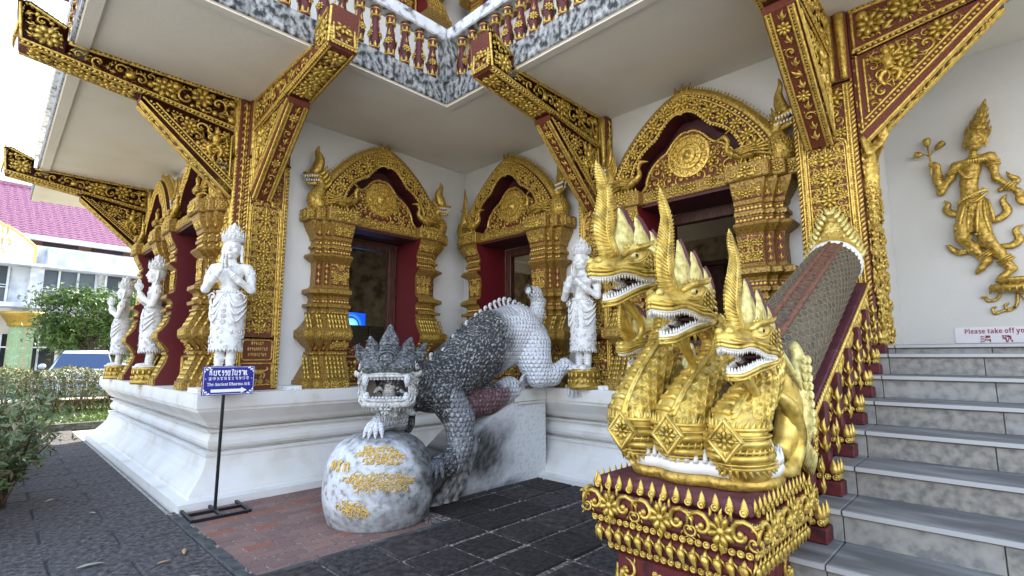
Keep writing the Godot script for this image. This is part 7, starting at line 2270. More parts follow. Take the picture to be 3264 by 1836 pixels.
func strokes(s: SurfaceTool, g: String, xf: Transform3D, w: float, h := 0.0):
	for part_s in g.split(" ", false):
		var p := []
		for i in range(0, part_s.length() - 1, 2):
			p.append(Vector2(part_s.substr(i, 1).hex_to_int() / 10.0, part_s.substr(i + 1, 1).hex_to_int() / 10.0))
		for i in p.size() - 1:
			var a: Vector3 = xf * Vector3(p[i].x, p[i].y, 0)
			var b: Vector3 = xf * Vector3(p[i + 1].x, p[i + 1].y, 0)
			if a.distance_to(b) < 1e-5: continue
			var z := xf.basis.z.normalized()
			var d := (b - a).normalized() * w * 0.35
			var x := z.cross(b - a).normalized() * w * 0.5
			var u := z * (h + 0.0004 * (i % 2))
			face(s, [a - d - x + u, b + d - x + u, b + d + x + u, a - d + x + u], z)
			if h > 0.004:
				quad(s, a - d - x, b + d - x, b + d - x + u, a - d - x + u)
				quad(s, b + d + x, a - d + x, a - d + x + u, b + d + x + u)

func words(text: String, font: String, size: float, bold := 400) -> TextMesh:
	var t := TextMesh.new()
	var f := SystemFont.new()
	f.font_names = PackedStringArray([font])
	f.font_weight = bold
	t.font = f
	t.text = text
	t.font_size = 32
	t.pixel_size = size / 32.0
	t.depth = 0.001
	t.curve_step = 1.5
	return t

func build_misc():
	# blue sign on its iron stand
	var sg := thing("blue_sign", "blue sign with white lettering and an arrow on a black iron stand", "sign", Vector3(1.69, 0, -5.7), -0.03)
	var s := ST(true)
	for e in [[-0.245, -0.0125, 0.0, 0.5, 1], [0.245, 0, 0, 0.5, 1], [0, 0, 0, 0.5, 1]]: box(s, Vector3(e[0], 0.016, 0.0), Vector3(0.028, 0.028, 0.5), 0.003)
	part("base_bar", s, M.iron, sg)
	for z in [-0.245, 0.0, 0.245]:
		var b := ST(true)
		box(b, Vector3(0, 0.0155, z), Vector3(0.46, 0.027, 0.028), 0.003)
		part("base_bar", b, M.iron, sg)
	var pole := ST(true)
	box(pole, Vector3(0, 0.57, 0), Vector3(0.026, 1.1, 0.026), 0.003)
	part("pole", pole, M.iron, sg)
	var px := node("sign_panel", sg, Transform3D(Basis(Vector3(0, 0, 1), 0.0), Vector3(0.035, 1.265, 0.02)))
	var pn := ST(true)
	box(pn, Vector3.ZERO, Vector3(0.475, 0.285, 0.012), 0.002)
	part("board", pn, mat(C("1c1d86"), 0.35), px)
	var wh := mat(C("eef0f5"), 0.5)
	var ln := ST()
	var Z := 0.0075
	for q in [[-0.228, -0.133, 0.228, -0.133], [-0.228, 0.133, 0.228, 0.133], [-0.228, -0.133, -0.228, 0.133], [0.228, -0.133, 0.228, 0.133]]:
		fillet(ln, Vector3(q[0], q[1], Z), Vector3(q[2], q[3], Z), Vector3(0, 0, 1), 0.004, 0.001)
	for gx in [-1.0, 1.0]:
		for gy in [-1.0, 1.0]:
			for c in 5: ball(ln, Vector3(gx * (0.222 - 0.011 * c), gy * (0.127 - 0.011 * (4 - c) * 0.8 + 0.012 * (c % 2)), Z), Vector3(0.009, 0.009, 0.001), 8, 4)
	part("border", ln, wh, px)
	var ar := ST()
	flat(ar, PackedVector2Array([Vector2(-0.16, -0.115), Vector2(0.115, -0.115), Vector2(0.115, -0.13), Vector2(0.17, -0.1), Vector2(0.115, -0.07), Vector2(0.115, -0.085), Vector2(-0.16, -0.085)]), Transform3D(), Z)
	part("arrow", ar, wh, px)
	var th := ST()
	var x := -0.185
	for g in [["h", 1], ["ii", 0], ["b", 1], ["th", 1], ["r", 0.8], ["r", 0.8], ["m", 1], ["o", 0.8], ["b", 1], ["r", 0.8], ["aa", 0.8], ["n", 1]]:
		if g[0] == "ii":
			strokes(th, THAI.ii, Transform3D(Basis.from_scale(Vector3(0.04, 0.05, 1)), Vector3(x - 0.04, 0.055, Z)), 0.006)
			continue
		strokes(th, THAI[g[0]], Transform3D(Basis.from_scale(Vector3(0.042, 0.058, 1)), Vector3(x, 0.045, Z)), 0.008)
		x += 0.035 * g[1]
	part("thai_lettering", th, wh, px, Transform3D(), "stuff")
	var cn := ST()
	x = -0.185
	for g in ["1917 1857 1541 3979 3555 4949 7974 5851 7255 1181 2314", "1918 1715 1513 3989 3787 3585 6995 4142 4444 8441 4283", "1787 4951 5231 5891", "1888 1917 8987 2777 4641 3562 2461 5382", "1959 1731 5931 3949 4979 7973 4943 6361 6491", "2989 1877 2747 3171 3331 3681 7136 3373 3575", "1888 4961 2451 2174 7421 7421", "1975 2861 4978 5981 7988", "2961 2141 1924 5962 5688 8884 6462", "2959 2141 1824 5989 5684 8441 6663", "1918 1715 1513 3989 4888 6961 3686 5132 7283"]:
		strokes(cn, g, Transform3D(Basis.from_scale(Vector3(0.03, 0.034, 1)), Vector3(x, 0.003, Z)), 0.0034)
		x += 0.034
	for e in [-0.212, 0.212]: ball(cn, Vector3(e, 0.018, Z), Vector3(0.005, 0.005, 0.001), 6, 4)
	part("chinese_lettering", cn, wh, px, Transform3D(), "stuff")
	part("english_lettering", words("The Ancient Dharma Ark", "Droid Serif", 0.05, 700), wh, px, Transform3D(Basis.from_scale(Vector3(0.62, 0.8, 1)), Vector3(0, -0.037, Z + 0.0005)))
	# notice on the wall at the head of the stairs
	var nt := thing("shoe_notice", "pale strip notice with red letters stuck low on the white wall above the steps", "notice", Vector3(6.846, 1.715, 0.10), -PI / 2)
	var ns := ST(true)
	box(ns, Vector3(0.1, 0.0, 0), Vector3(1.16, 0.155, 0.004), 0.0)
	part("strip", ns, mat(C("d9d5da"), 0.5), nt)
	var rd := mat(C("8a2a3c"), 0.6)
	part("english_lettering", words("Please take off your shoes", "Droid Sans", 0.072, 700), rd, nt, Transform3D(Basis.from_scale(Vector3(0.7, 0.9, 1)), Vector3(-0.09, 0.036, 0.003)))
	var nc := ST()
	x = -0.3
	for g in ["1818 2928 1848 1646 1444 1142 4211 1112 5999 6898 5797 7957 6555 6594 5355 9591 6393", "1951 1949 4941 1747 1545 6979 5977 5888 5885 8885 6551 7591 9293", "1848 2969 6965 2946 1646 1343 3931 5999 6697 7971 6191 5494"]:
		strokes(nc, g, Transform3D(Basis.from_scale(Vector3(0.085, 0.075, 1)), Vector3(x, -0.078, 0.003)), 0.007)
		x += 0.155
	part("chinese_lettering", nc, rd, nt, Transform3D(), "stuff")
	# names on the plaque of the corner pilaster
	var pq := ST()
	for r in 3:
		x = [-0.07, -0.11, -0.1][r]
		for g in [["s", "r", "ii", "r", "k", "n", "aa"], ["s", "r", "r", "n", "k", "k", "l", "o", "b", "r"], ["h", "r", "k", "l", "k", "m", "aa", "n", "r"]][r]:
			if g == "ii": continue
			strokes(pq, THAI[g], Transform3D(Basis.from_scale(Vector3(0.024, 0.042, 1)), Vector3(2.2 + x, LEDGE + 0.52 - 0.065 * r, -6.326)), 0.006)
			x += 0.023
	part("plaque_lettering", pq, M.gold, temple, Transform3D(), "stuff")
	# fallen leaves
	var lf := ST()
	limb(lf, [[Vector3(-0.07, 0, 0), 0.004, 0.002], [Vector3(-0.02, 0.008, 0), 0.022, 0.002], [Vector3(0.03, 0.006, 0), 0.018, 0.002], [Vector3(0.08, 0.0, 0), 0.002, 0.001]], 8, 4, Vector3.UP)
	var lmesh := mesh(lf)
	var cols := [C("9b9a86"), C("a98b62"), C("8c8f78"), C("b0a184")]
	var lp := [[0.66, -4.91, 1.1, "large pale fallen leaf nearest the camera on the dark path"], [1.21, -4.73, 0.9, "pale fallen leaf beside the brick paving edge"], [1.13, -4.16, 0.6, "small fallen leaf by the lower picture edge on the path"], [0.6, -7.37, 0.8, "dry leaf lying in the middle of the laterite path"], [0.85, -6.5, 0.6, "brown leaf lying before the curved foot of the white plinth"], [1.05, -4.6, 0.7, "narrow grey leaf near the mortar edge of the bricks"]]
	for i in lp.size():
		var o := single("fallen_leaf", lmesh, mat(cols[i % 4], 0.7), lp[i][3], "leaf", Vector3(lp[i][0], 0.006, lp[i][1]), i * 1.3, "fallen leaves on the path")
		o.scale = Vector3.ONE * lp[i][2]
	# what can be seen indoors
	var tv := thing("television", "lit television screen glowing blue inside the left window", "television", Vector3(4.97, 1.94, -9.2), 0.2)
	var ts := ST(true)
	box(ts, Vector3(0, 0.27, 0), Vector3(0.56, 0.34, 0.05), 0.01)
	box(ts, Vector3(0, 0.05, 0), Vector3(0.08, 0.1, 0.04)); box(ts, Vector3(0, 0.01, 0), Vector3(0.3, 0.02, 0.16))
	part("casing", ts, M.black, tv)
	var sc := ST()
	flat(sc, rect(-0.26, 0.115, 0.26, 0.425), Transform3D(), 0.028)
	var sm := StandardMaterial3D.new()
	sm.albedo_color = Color.BLACK
	sm.emission_enabled = true
	var im := Image.create(64, 40, false, Image.FORMAT_RGB8)
	for yy in 40:
		for xx in 64:
			var d := Vector2((xx - 20) / 26.0, (yy - 36) / 26.0).length()
			var c := Color(0.05, 0.25, 0.75).lerp(Color(0.5, 0.85, 1.0), clampf(1.4 - d, 0, 1))
			if absf(d - 0.95) < 0.07: c = Color(0.02, 0.05, 0.15)
			im.set_pixel(xx, yy, c)
	sm.emission_texture = ImageTexture.create_from_image(im)
	sm.emission_energy_multiplier = 0.6
	sm.emission_operator = BaseMaterial3D.EMISSION_OP_MULTIPLY
	sm.emission = Color.WHITE
	var ss := SurfaceTool.new()
	ss.begin(Mesh.PRIMITIVE_TRIANGLES)
	for q in [[0, 0], [1, 1], [1, 0], [0, 0], [0, 1], [1, 1]]:
		ss.set_uv(Vector2(q[0], 1 - q[1])); ss.set_normal(Vector3(0, 0, 1)); ss.add_vertex(Vector3(-0.26 + 0.52 * q[0], 0.115 + 0.31 * q[1], 0.028))
	raw[ss.get_instance_id()] = true
	part("screen", ss, sm, tv)
	var al := OmniLight3D.new()
	al.name = "screen_light"
	al.light_color = Color(0.4, 0.7, 1.0)
	al.light_energy = 0.05
	al.light_size = 0.1
	al.shadow_enabled = true
	al.omni_range = 8
	al.position = Vector3(0, 0.27, 0.12)
	tv.add_child(al)
	var tb := ST(true)
	bbox(tb, Vector3(4.2, 1.582, -9.6), Vector3(5.9, 1.93, -8.9), 0.01)
	single("side_table", tb, M.wood, "dark low table that carries the television indoors", "table")
	for i in 2:
		var cb := ST(true)
		box(cb, Vector3(0, 0.24, 0), Vector3(0.36, 0.48, 0.3), 0.006)
		single("carton", cb, M.carton, ["tan carton under the lit screen, left one of two", "tan carton under the lit screen, beside the window post"][i], "box", Vector3(4.62 + 0.385 * i, 1.585, -8.5), 0.02, "cartons behind the window")
	var cab := thing("cabinet", "brown wooden cabinet standing in the dark doorway behind the serpents", "cabinet", Vector3(7.6, 1.58, -3.2), -PI / 2)
	var cs := ST(true)
	bbox(cs, Vector3(-0.35, 0, -0.25), Vector3(0.35, 1.25, 0.25), 0.01)
	bbox(cs, Vector3(-0.4, 1.252, -0.3), Vector3(0.4, 1.33, 0.3), 0.015)
	part("body", cs, M.wood, cab)
	for g in [-0.17, 0.17]:
		var d := ST(true)
		box(d, Vector3(g, 0.65, 0.26), Vector3(0.31, 1.1, 0.02), 0.01)
		part("door", d, M.wood, cab)
# ---------- what stands beyond the temple ----------
func leaf_mesh() -> Mesh:
	var s := ST(true)
	for k in 2:
		var b := Basis(Vector3.UP, k * 1.3) * Basis(Vector3(1, 0, 0), 0.35)
		face(s, [b * Vector3(-0.17, 0, 0.35), b * Vector3(0, 0.06, 0), b * Vector3(0, 0, 1)], Vector3.UP)
		face(s, [b * Vector3(0, 0.06, 0), b * Vector3(0.17, 0, 0.35), b * Vector3(0, 0, 1)], Vector3.UP)
	return mesh(s)

func foliage(n: String, parent: Node3D, lm: Mesh, m: Material, pts: Array, size: float, kind := "") -> MultiMeshInstance3D:
	var mm := MultiMesh.new()
	mm.transform_format = MultiMesh.TRANSFORM_3D
	mm.use_colors = true
	mm.mesh = lm
	mm.instance_count = pts.size()
	for i in pts.size():
		var b := Basis(Vector3(rng.randf_range(-1, 1), rng.randf_range(-0.3, 1), rng.randf_range(-1, 1)).normalized(), rng.randf() * TAU)
		mm.set_instance_transform(i, Transform3D(b * Basis.from_scale(Vector3.ONE * size * rng.randf_range(0.6, 1.3)), pts[i][0]))
		mm.set_instance_color(i, pts[i][1])
	var o := MultiMeshInstance3D.new()
	o.name = n
	o.multimesh = mm
	o.material_override = m
	parent.add_child(o, true)
	if kind: o.set_meta("kind", kind)
	return o

func build_background():
	var lm := leaf_mesh()
	var gm := StandardMaterial3D.new()
	gm.vertex_color_use_as_albedo = true
	gm.roughness = 0.55
	gm.backlight_enabled = true
	gm.backlight = Color(0.25, 0.3, 0.08)
	# lawn and its kerb
	var lw := ST()
	grid(lw, -9, -23.5, 9, -14.6, 36, 18, func(x, z): return 0.03 + 0.02 * sin(x * 3.1) * cos(z * 2.3))
	tag(part("lawn_ground", lw, mat(C("4c5a2c"), 0.95, 0.0, ntex(noise(0.05, 4, 3, 401), [C("707a40"), C("ffffff")], [0.3, 0.7]), 1.0), self), "soil under the lawn beyond the plinth", "ground", "", "structure")
	rng.seed = 401
	var gp := []
	for i in 26000:
		var p := Vector3(rng.randf_range(-0.5, 6), 0.04, rng.randf_range(-22, -14.7))
		gp.append([p, Color(0.07, 0.13, 0.02).lerp(Color(0.16, 0.22, 0.05), rng.randf())])
	var gr := foliage(numbered("lawn"), self, lm, gm, gp, 0.09)
	tag(gr, "bright green lawn beyond the far end of the plinth", "grass", "", "stuff")
	var kb := ST(true)
	bbox(kb, Vector3(-3.0, -0.05, -14.6), Vector3(8, 0.1, -14.42), 0.01)
	single("lawn_kerb", kb, M.kerb, "low dark kerb edging the lawn", "kerb", Vector3.ZERO, 0.0, "", "structure")
	# trimmed hedge in front of the car
	var hd := thing("trimmed_hedge", "long trimmed hedge with bare twigs standing before the parked car", "hedge", Vector3.ZERO)
	var tw := ST()
	rng.seed = 402
	for i in 220:
		var b := Vector3(rng.randf_range(-3.2, 2.9), 0.02, rng.randf_range(-18.4, -17.7))
		var t := b + Vector3(rng.randf_range(-0.25, 0.25), rng.randf_range(0.8, 1.15), rng.randf_range(-0.2, 0.2))
		limb(tw, [[b, 0.012, 0.012], [b.lerp(t, 0.5) + Vector3(rng.randf_range(-0.06, 0.06), 0, 0), 0.009, 0.009], [t, 0.004, 0.004]], 3, 4)
	part("twigs", tw, mat(C("6d6048"), 0.9), hd, Transform3D(), "stuff")
	var hp := []
	for i in 9000:
		var p := Vector3(rng.randf_range(-3.3, 3.0), 0.0, rng.randf_range(-18.55, -17.55))
		p.y = 0.25 + 0.95 * pow(rng.randf(), 0.45) + 0.05 * sin(p.x * 5.0)
		hp.append([p, [Color(0.16, 0.17, 0.05), Color(0.11, 0.13, 0.035), Color(0.22, 0.19, 0.08), Color(0.08, 0.1, 0.03)][rng.randi() % 4]])
	foliage("leaves", hd, lm, gm, hp, 0.075, "stuff")
	# rambling shrub at the left edge
	var sh := thing("rambling_shrub", "sprawling leggy shrub with thin leaves leaning over the path", "shrub", Vector3.ZERO)
	var st := ST()
	var sp := []
	rng.seed = 405
	for root in [Vector3(0.22, 0, -7.4), Vector3(-0.12, 0, -6.4), Vector3(-0.2, 0, -8.2), Vector3(0.1, 0, -9.6), Vector3(-0.5, 0, -7.4), Vector3(-0.7, 0, -9.0), Vector3(-0.3, 0, -10.8)]:
		var main := ST()
		for k in 22:
			var dir := Vector3(rng.randf_range(-0.7, 0.75), 0, rng.randf_range(-0.9, 0.9))
			var tip: Vector3 = root + dir * rng.randf_range(0.5, 1.05) + Vector3(0, rng.randf_range(0.55, 1.25), 0)
			if tip.x > 0.74 - 0.09 * (tip.z + 8.0): tip.x = 0.74 - 0.09 * (tip.z + 8.0) - rng.randf() * 0.2
			var a: Vector3 = root + Vector3(rng.randf_range(-0.05, 0.05), 0, rng.randf_range(-0.05, 0.05))
			var mid: Vector3 = a.lerp(tip, 0.45) + Vector3(rng.randf_range(-0.15, 0.15), 0.2, rng.randf_range(-0.15, 0.15))
			var keys := [[a, 0.016, 0.016], [a.lerp(mid, 0.5) + Vector3(0, 0.05, 0), 0.012, 0.012], [mid, 0.009, 0.009], [tip, 0.003, 0.003]]
			limb(st, keys, 8, 4)
			var smp := sample(keys, 30)
			for q in range(8, 31):
				for e in 7:
					if rng.randf() < 0.62: continue
					var p: Vector3 = smp[q][0] + Vector3(rng.randf_range(-1, 1), rng.randf_range(-0.7, 1), rng.randf_range(-1, 1)) * (0.05 + 0.09 * q / 30.0)
					sp.append([p, [Color(0.09, 0.13, 0.045), Color(0.12, 0.16, 0.06), Color(0.055, 0.1, 0.035), Color(0.2, 0.18, 0.09), Color(0.15, 0.19, 0.08)][rng.randi() % 5]])
		limb(st, [[root, 0.022, 0.022], [root + Vector3(0.02, 0.2, 0), 0.018, 0.018], [root + Vector3(-0.05, 0.45, 0.05), 0.012, 0.012]], 6, 6)
	part("stems", st, mat(C("6a5a42"), 0.9, 0.0, ntex(noise(0.05, 4, 3, 406), [C("8a7a66"), C("ffffff")], [0.3, 0.7]), 2.0), sh, Transform3D(), "stuff")
	foliage("leaves", sh, lm, gm, sp, 0.075, "stuff")
	# small tree behind the car
	var tr := thing("small_tree", "leafy small tree with sunlit yellow green top behind the car", "tree", Vector3(2.75, 0, -25.0))
	var tk := ST()
	limb(tk, [[Vector3(0, 0, 0), 0.13, 0.13], [Vector3(0.05, 1.2, 0), 0.1, 0.1], [Vector3(-0.1, 2.4, 0.1), 0.07, 0.07], [Vector3(0, 3.6, 0), 0.03, 0.03]], 12, 7)
	rng.seed = 407
	var tp := []
	for k in 26:
		var a := TAU * k / 26.0 * 5.0
		var y := rng.randf_range(1.2, 3.4)
		var tip := Vector3(cos(a) * rng.randf_range(0.7, 1.7), y + rng.randf_range(0.1, 0.8), sin(a) * rng.randf_range(0.5, 1.3))
		limb(tk, [[Vector3(0, y - 0.5, 0), 0.035, 0.035], [tip * 0.5 + Vector3(0, y * 0.45, 0), 0.022, 0.022], [tip, 0.008, 0.008]], 6, 5)
		for q in 420:
			var d := Vector3(rng.randfn(0, 0.3), rng.randfn(0, 0.18), rng.randfn(0, 0.3))
			var p := tip + d
			tp.append([p, Color(0.045, 0.1, 0.02).lerp(Color(0.12, 0.19, 0.03), rng.randf())])
	part("trunk", tk, mat(C("5d5142"), 0.9), tr)
	foliage("crown", tr, lm, gm, tp, 0.15, "stuff")
	parked_car()
	monastery()

func parked_car():
	var o := thing("parked_car", "silver car parked facing the temple behind the trimmed hedge", "car", Vector3(2.3, 0.0, -22.3), -0.14)
	var paint := mat(C("b9c4d0"), 0.3, 0.25)
	paint.clearcoat_enabled = true
	var s := ST()
	var rings := []
	for e in [[2.3, 0.35, 0.62, 0.78], [2.2, 0.3, 0.78, 0.84], [1.9, 0.28, 0.98, 0.87], [0.9, 0.28, 1.1, 0.89], [0.7, 0.28, 1.13, 0.89], [-2.0, 0.28, 1.15, 0.88], [-2.3, 0.35, 1.0, 0.8]]:
		var r := PackedVector3Array()
		for q in [[-1, 0], [-1, 0.75], [-0.93, 0.95], [-0.8, 1.0], [0, 1.02], [0.8, 1.0], [0.93, 0.95], [1, 0.75], [1, 0]]: r.append(Vector3(q[0] * e[3], lerpf(e[1], e[2], q[1]), e[0]))
		rings.append(r)
	loft(s, rings)
	part("body", s, paint, o)
	var c := ST()
	rings = []
	for e in [[0.95, 1.1, 0.74], [0.2, 1.66, 0.62], [-0.2, 1.72, 0.62], [-1.5, 1.7, 0.6], [-2.0, 1.15, 0.72]]:
		var r := PackedVector3Array()
		for q in [[-1.12, -0.02], [-1, 0.85], [-0.9, 1.0], [0.9, 1.0], [1, 0.85], [1.12, -0.02]]: r.append(Vector3(q[0] * e[2], lerpf(1.08, e[1], q[1]) if e[1] > 1.2 else 1.08 + 0.02 * q[1], e[0]))
		rings.append(r)
	loft(c, rings)
	part("cabin", c, paint, o)
	var w := ST(true)
	var gl := mat(C("142a50"), 0.2)
	face(w, [Vector3(-0.74, 1.13, 0.93), Vector3(0.74, 1.13, 0.93), Vector3(0.6, 1.61, 0.29), Vector3(-0.6, 1.61, 0.29)], Vector3(0, 0.6, 1))
	part("windshield", w, gl, o)
	for g in [-1.0, 1.0]:
		var sw := ST(true)
		face(sw, [Vector3(0.825 * g, 1.15, 0.6), Vector3(0.82 * g, 1.15, -1.7), Vector3(0.635 * g, 1.6, -1.4), Vector3(0.645 * g, 1.6, 0.1)], Vector3(g, 0.3, 0))
		part("side_window", sw, gl, o)
		var hl := ST()
		limb(hl, [[Vector3(0.52 * g, 0.86, 2.14), 0.08, 0.07], [Vector3(0.66 * g, 0.88, 2.08), 0.12, 0.09], [Vector3(0.8 * g, 0.9, 1.96), 0.08, 0.07]], 8, 8, Vector3.UP)
		part("headlight", hl, mat(C("e8e4d8"), 0.15), o)
		var mr := ST()
		ball(mr, Vector3(1.0 * g, 1.2, 0.75), Vector3(0.1, 0.09, 0.07))
		part("mirror", mr, paint, o)
		for z in [1.45, -1.4]:
			var wh := ST()
			lathe(wh, [Vector2(0.02, 0), Vector2(0.34, 0), Vector2(0.36, 0.04), Vector2(0.36, 0.18), Vector2(0.34, 0.22), Vector2(0.02, 0.22)], 18, Transform3D(Basis(Vector3(0, 0, 1), PI / 2), Vector3(0.9 * g + (0.0 if g > 0 else 0.22), 0.36, z)))
			part("wheel", wh, M.black, o)
	var gr := ST(true)
	for i in 5: box(gr, Vector3(0, 0.72 + 0.045 * i, 2.245), Vector3(0.9, 0.02, 0.03), 0.004)
	box(gr, Vector3(0, 0.6, 2.24), Vector3(0.8, 0.12, 0.02), 0.004)
	part("grille", gr, M.iron, o)

func monastery():
	# two-storey white building with a maroon pink tiled roof
	var o := thing("monastery_hall", "white two storey building with a pink tiled roof behind the hedge", "building", Vector3(-0.15, 0, -30.0), 0.10)
	var white := mat(C("dfe4ea"), 0.7, 0.0, ntex(noise(0.01, 4, 3, 421), [C("c9ccd0"), C("ffffff")], [0.25, 0.6]), 0.3)
	var s := ST(true)
	bbox(s, Vector3(-12, 0, -9), Vector3(16, 3.3, -1.6))
	part("ground_floor_wall", s, mat(C("c9c6be"), 0.8), o)
	s = ST(true)
	bbox(s, Vector3(-12, 3.3, -9), Vector3(16, 6.4, -0.25))
	part("upper_wall", s, white, o)
	s = ST(true)
	bbox(s, Vector3(-12, 3.55, -0.249), Vector3(16, 3.75, 0.75), 0.02)
	bbox(s, Vector3(-12, 5.35, -0.2), Vector3(16, 5.47, 0.6), 0.02)
	part("floor_ledge", s, white, o)
	s = ST(true)
	bbox(s, Vector3(1.55, 5.47, -0.2), Vector3(16, 6.25, 0.35), 0.02)
	part("parapet", s, white, o)
	s = ST(true)
	bbox(s, Vector3(-12, 6.25, -8.5), Vector3(16, 6.95, -1.0), 0.0)
	part("attic_wall", s, mat(C("a8806f"), 0.8), o)
	for i in 8:
		var w := ST(true)
		bbox(w, Vector3(1.5 + i * 1.75, 6.35, -0.999), Vector3(2.75 + i * 1.75, 6.8, -0.94))
		part("attic_window", w, mat(C("5b463e"), 0.4), o)
	# upper windows with frames and panes
	for i in 9:
		var x := -3.9 + i * 2.35 + (0.6 if i > 1 else 0.0)
		var f := ST(true)
		bbox(f, Vector3(x, 3.78, -0.24), Vector3(x + 2.05, 5.33, -0.2))
		part("window", f, M.glass if i % 2 else mat(C("586472"), 0.1), o)
		var b := ST(true)
		for k in 4: bbox(b, Vector3(x - 0.03 + k * 0.66, 3.76, -0.198), Vector3(x + 0.05 + k * 0.66, 5.34, -0.12), 0.01)
		part("window_frame", b, white, o)
		for k in [0, 2]:
			var r := ST(true)
			for y in [4.42, 4.53]: bbox(r, Vector3(x + 0.05 + k * 0.66, y, -0.197), Vector3(x + 0.63 + k * 0.66, y + 0.03, -0.16))
			part("window_bar", r, white, o)
	for i in 5:
		var p := ST(true)
		bbox(p, Vector3([-4.25, 1.05, 5.95, 10.6, 15.3][i], 3.75, -0.22), Vector3([-4.25, 1.05, 5.95, 10.6, 15.3][i] + 0.45, 5.35, 0.3), 0.02)
		part("pier", p, white, o)
	# ground floor openings
	for i in 7:
		var x := -4.6 + i * 2.6
		var d := ST(true)
		bbox(d, Vector3(x, 0.2 if i < 2 else 0.9, -1.6), Vector3(x + 1.9, 2.5, -1.56))
		part("opening", d, mat(C("20282b"), 0.2), o)
		var b := ST(true)
		for k in 4: bbox(b, Vector3(x - 0.03 + k * 0.63, 0.2 if i < 2 else 0.9, -1.555), Vector3(x + 0.04 + k * 0.63, 2.5, -1.5))
		bbox(b, Vector3(x, 1.9, -1.554), Vector3(x + 1.9, 1.96, -1.501))
		part("opening_frame", b, white, o)
	# roof: courses of tiles
	var slope := Vector3(0, 3.2, -4.6)
	var rc := [C("9c5a80"), C("8d4d72"), C("a8668b"), C("945378")]
	var rm := mat(Color.WHITE, 0.6, 0.0, ntex(noise(0.02, 4, 3, 431), [C("7f4d66"), C("945f78"), C("a37187")], [0.25, 0.5, 0.8]), 1.0)
	var rows := 22
	for r in rows:
		var t := ST()
		var a := Vector3(0, 6.75, -0.1) + slope * r / rows
		var b := Vector3(0, 6.75, -0.1) + slope * (r + 1.12) / rows
		var n := 150
		var ra := PackedVector3Array()
		var rb := PackedVector3Array()
		var rl := PackedVector3Array()
		for i in n + 1:
			var x := -12.0 + 24.0 * i / n
			var up := Vector3(0, 0.05 + 0.035 * cos(i * PI), 0.03)
			ra.append(a + Vector3(x, 0, 0) + up); rb.append(b + Vector3(x, -0.03, 0) + up * 0.6); rl.append(a + Vector3(x, -0.05, 0) + up)
		loft(t, [rl, ra, rb], false, false, false)
		part("tile_course", t, rm, o)
	s = ST(true)
	bbox(s, Vector3(-12, 6.6, -0.25), Vector3(16, 6.82, -0.02), 0.01)
	part("eave_board", s, white, o)
	s = ST(true)
	bbox(s, Vector3(-12, 9.9, -4.95), Vector3(12, 10.1, -4.55), 0.03)
	part("ridge", s, rm, o)
	# arched name board
	var sg := node("name_board", o, Transform3D(Basis(), Vector3(-0.9, 5.4, 0.45)))
	var ap := PackedVector2Array([Vector2(-2.2, 0), Vector2(2.0, 0), Vector2(2.0, 0.75)])
	for i in 13:
		var q := i / 12.0
		ap.append(Vector2(lerpf(1.9, -2.1, q), 0.85 + 1.0 * sin(PI * q) + 0.08 * absf(sin(q * PI * 4.0))))
	ap.append(Vector2(-2.2, 0.75))
	s = ST(true)
	plate(s, ap, 0.1, Transform3D(), 0.0)
	part("board", s, mat(C("dfe0da"), 0.6), sg)
	s = ST()
	for i in ap.size() - 1:
		if i == 0: continue
		fillet(s, Vector3(ap[i].x, ap[i].y, 0.1), Vector3(ap[i + 1].x, ap[i + 1].y, 0.1), Vector3(0, 0, 1), 0.11, 0.04)
	part("gilt_rim", s, mat(C("d8c476"), 0.5), sg)
	s = ST()
	for r in 3:
		var x: float = [-0.9, -1.2, -1.5][r]
		for g in [["s", "l", "o", "k", "r", "m"], ["n", "th", "aa", "k", "b", "r", "l", "s", "m", "r"], ["h", "m", "r", "k", "s", "l", "th", "b", "n", "aa", "r", "k"]][r]:
			var z: float = [0.42, 0.3, 0.26][r]
			strokes(s, THAI[g], Transform3D(Basis.from_scale(Vector3(z, z * 1.1, 1)), Vector3(x, [1.15, 0.7, 0.3][r], 0.105)), 0.04)
			x += z * 0.82
	part("lettering", s, mat(C("c9b56a"), 0.5), sg, Transform3D(), "stuff")
	# painted round column in front of the hall
	for i in 2:
		var c := thing("painted_column", ["round column painted with green figures under a gilt capital, left of the small tree", "round column painted green farther along the hall, behind the tree"][i], "column", Vector3(0.85 + i * 5.2, 0, -28.6 - i * 0.5), 0.0, "painted columns of the hall")
		s = ST()
		lathe(s, [Vector2(0.45, 0), Vector2(0.45, 0.15), Vector2(0.4, 0.2), Vector2(0.39, 2.7)], 20)
		part("shaft", s, mat(Color.WHITE, 0.6, 0.0, ntex(noise(0.02, 4, 3, 441), [C("b98a6a"), C("8fae7c"), C("6f9a6a"), C("c9c3a0")], [0.3, 0.42, 0.55, 0.72]), 0.8), c)
		s = ST()
		lathe(s, [Vector2(0.4, 2.7), Vector2(0.46, 2.74), Vector2(0.46, 2.82), Vector2(0.5, 2.88), Vector2(0.64, 3.1), Vector2(0.72, 3.2), Vector2(0.72, 3.3), Vector2(0.4, 3.31)], 20)
		part("capital", s, M.gold_old, c)
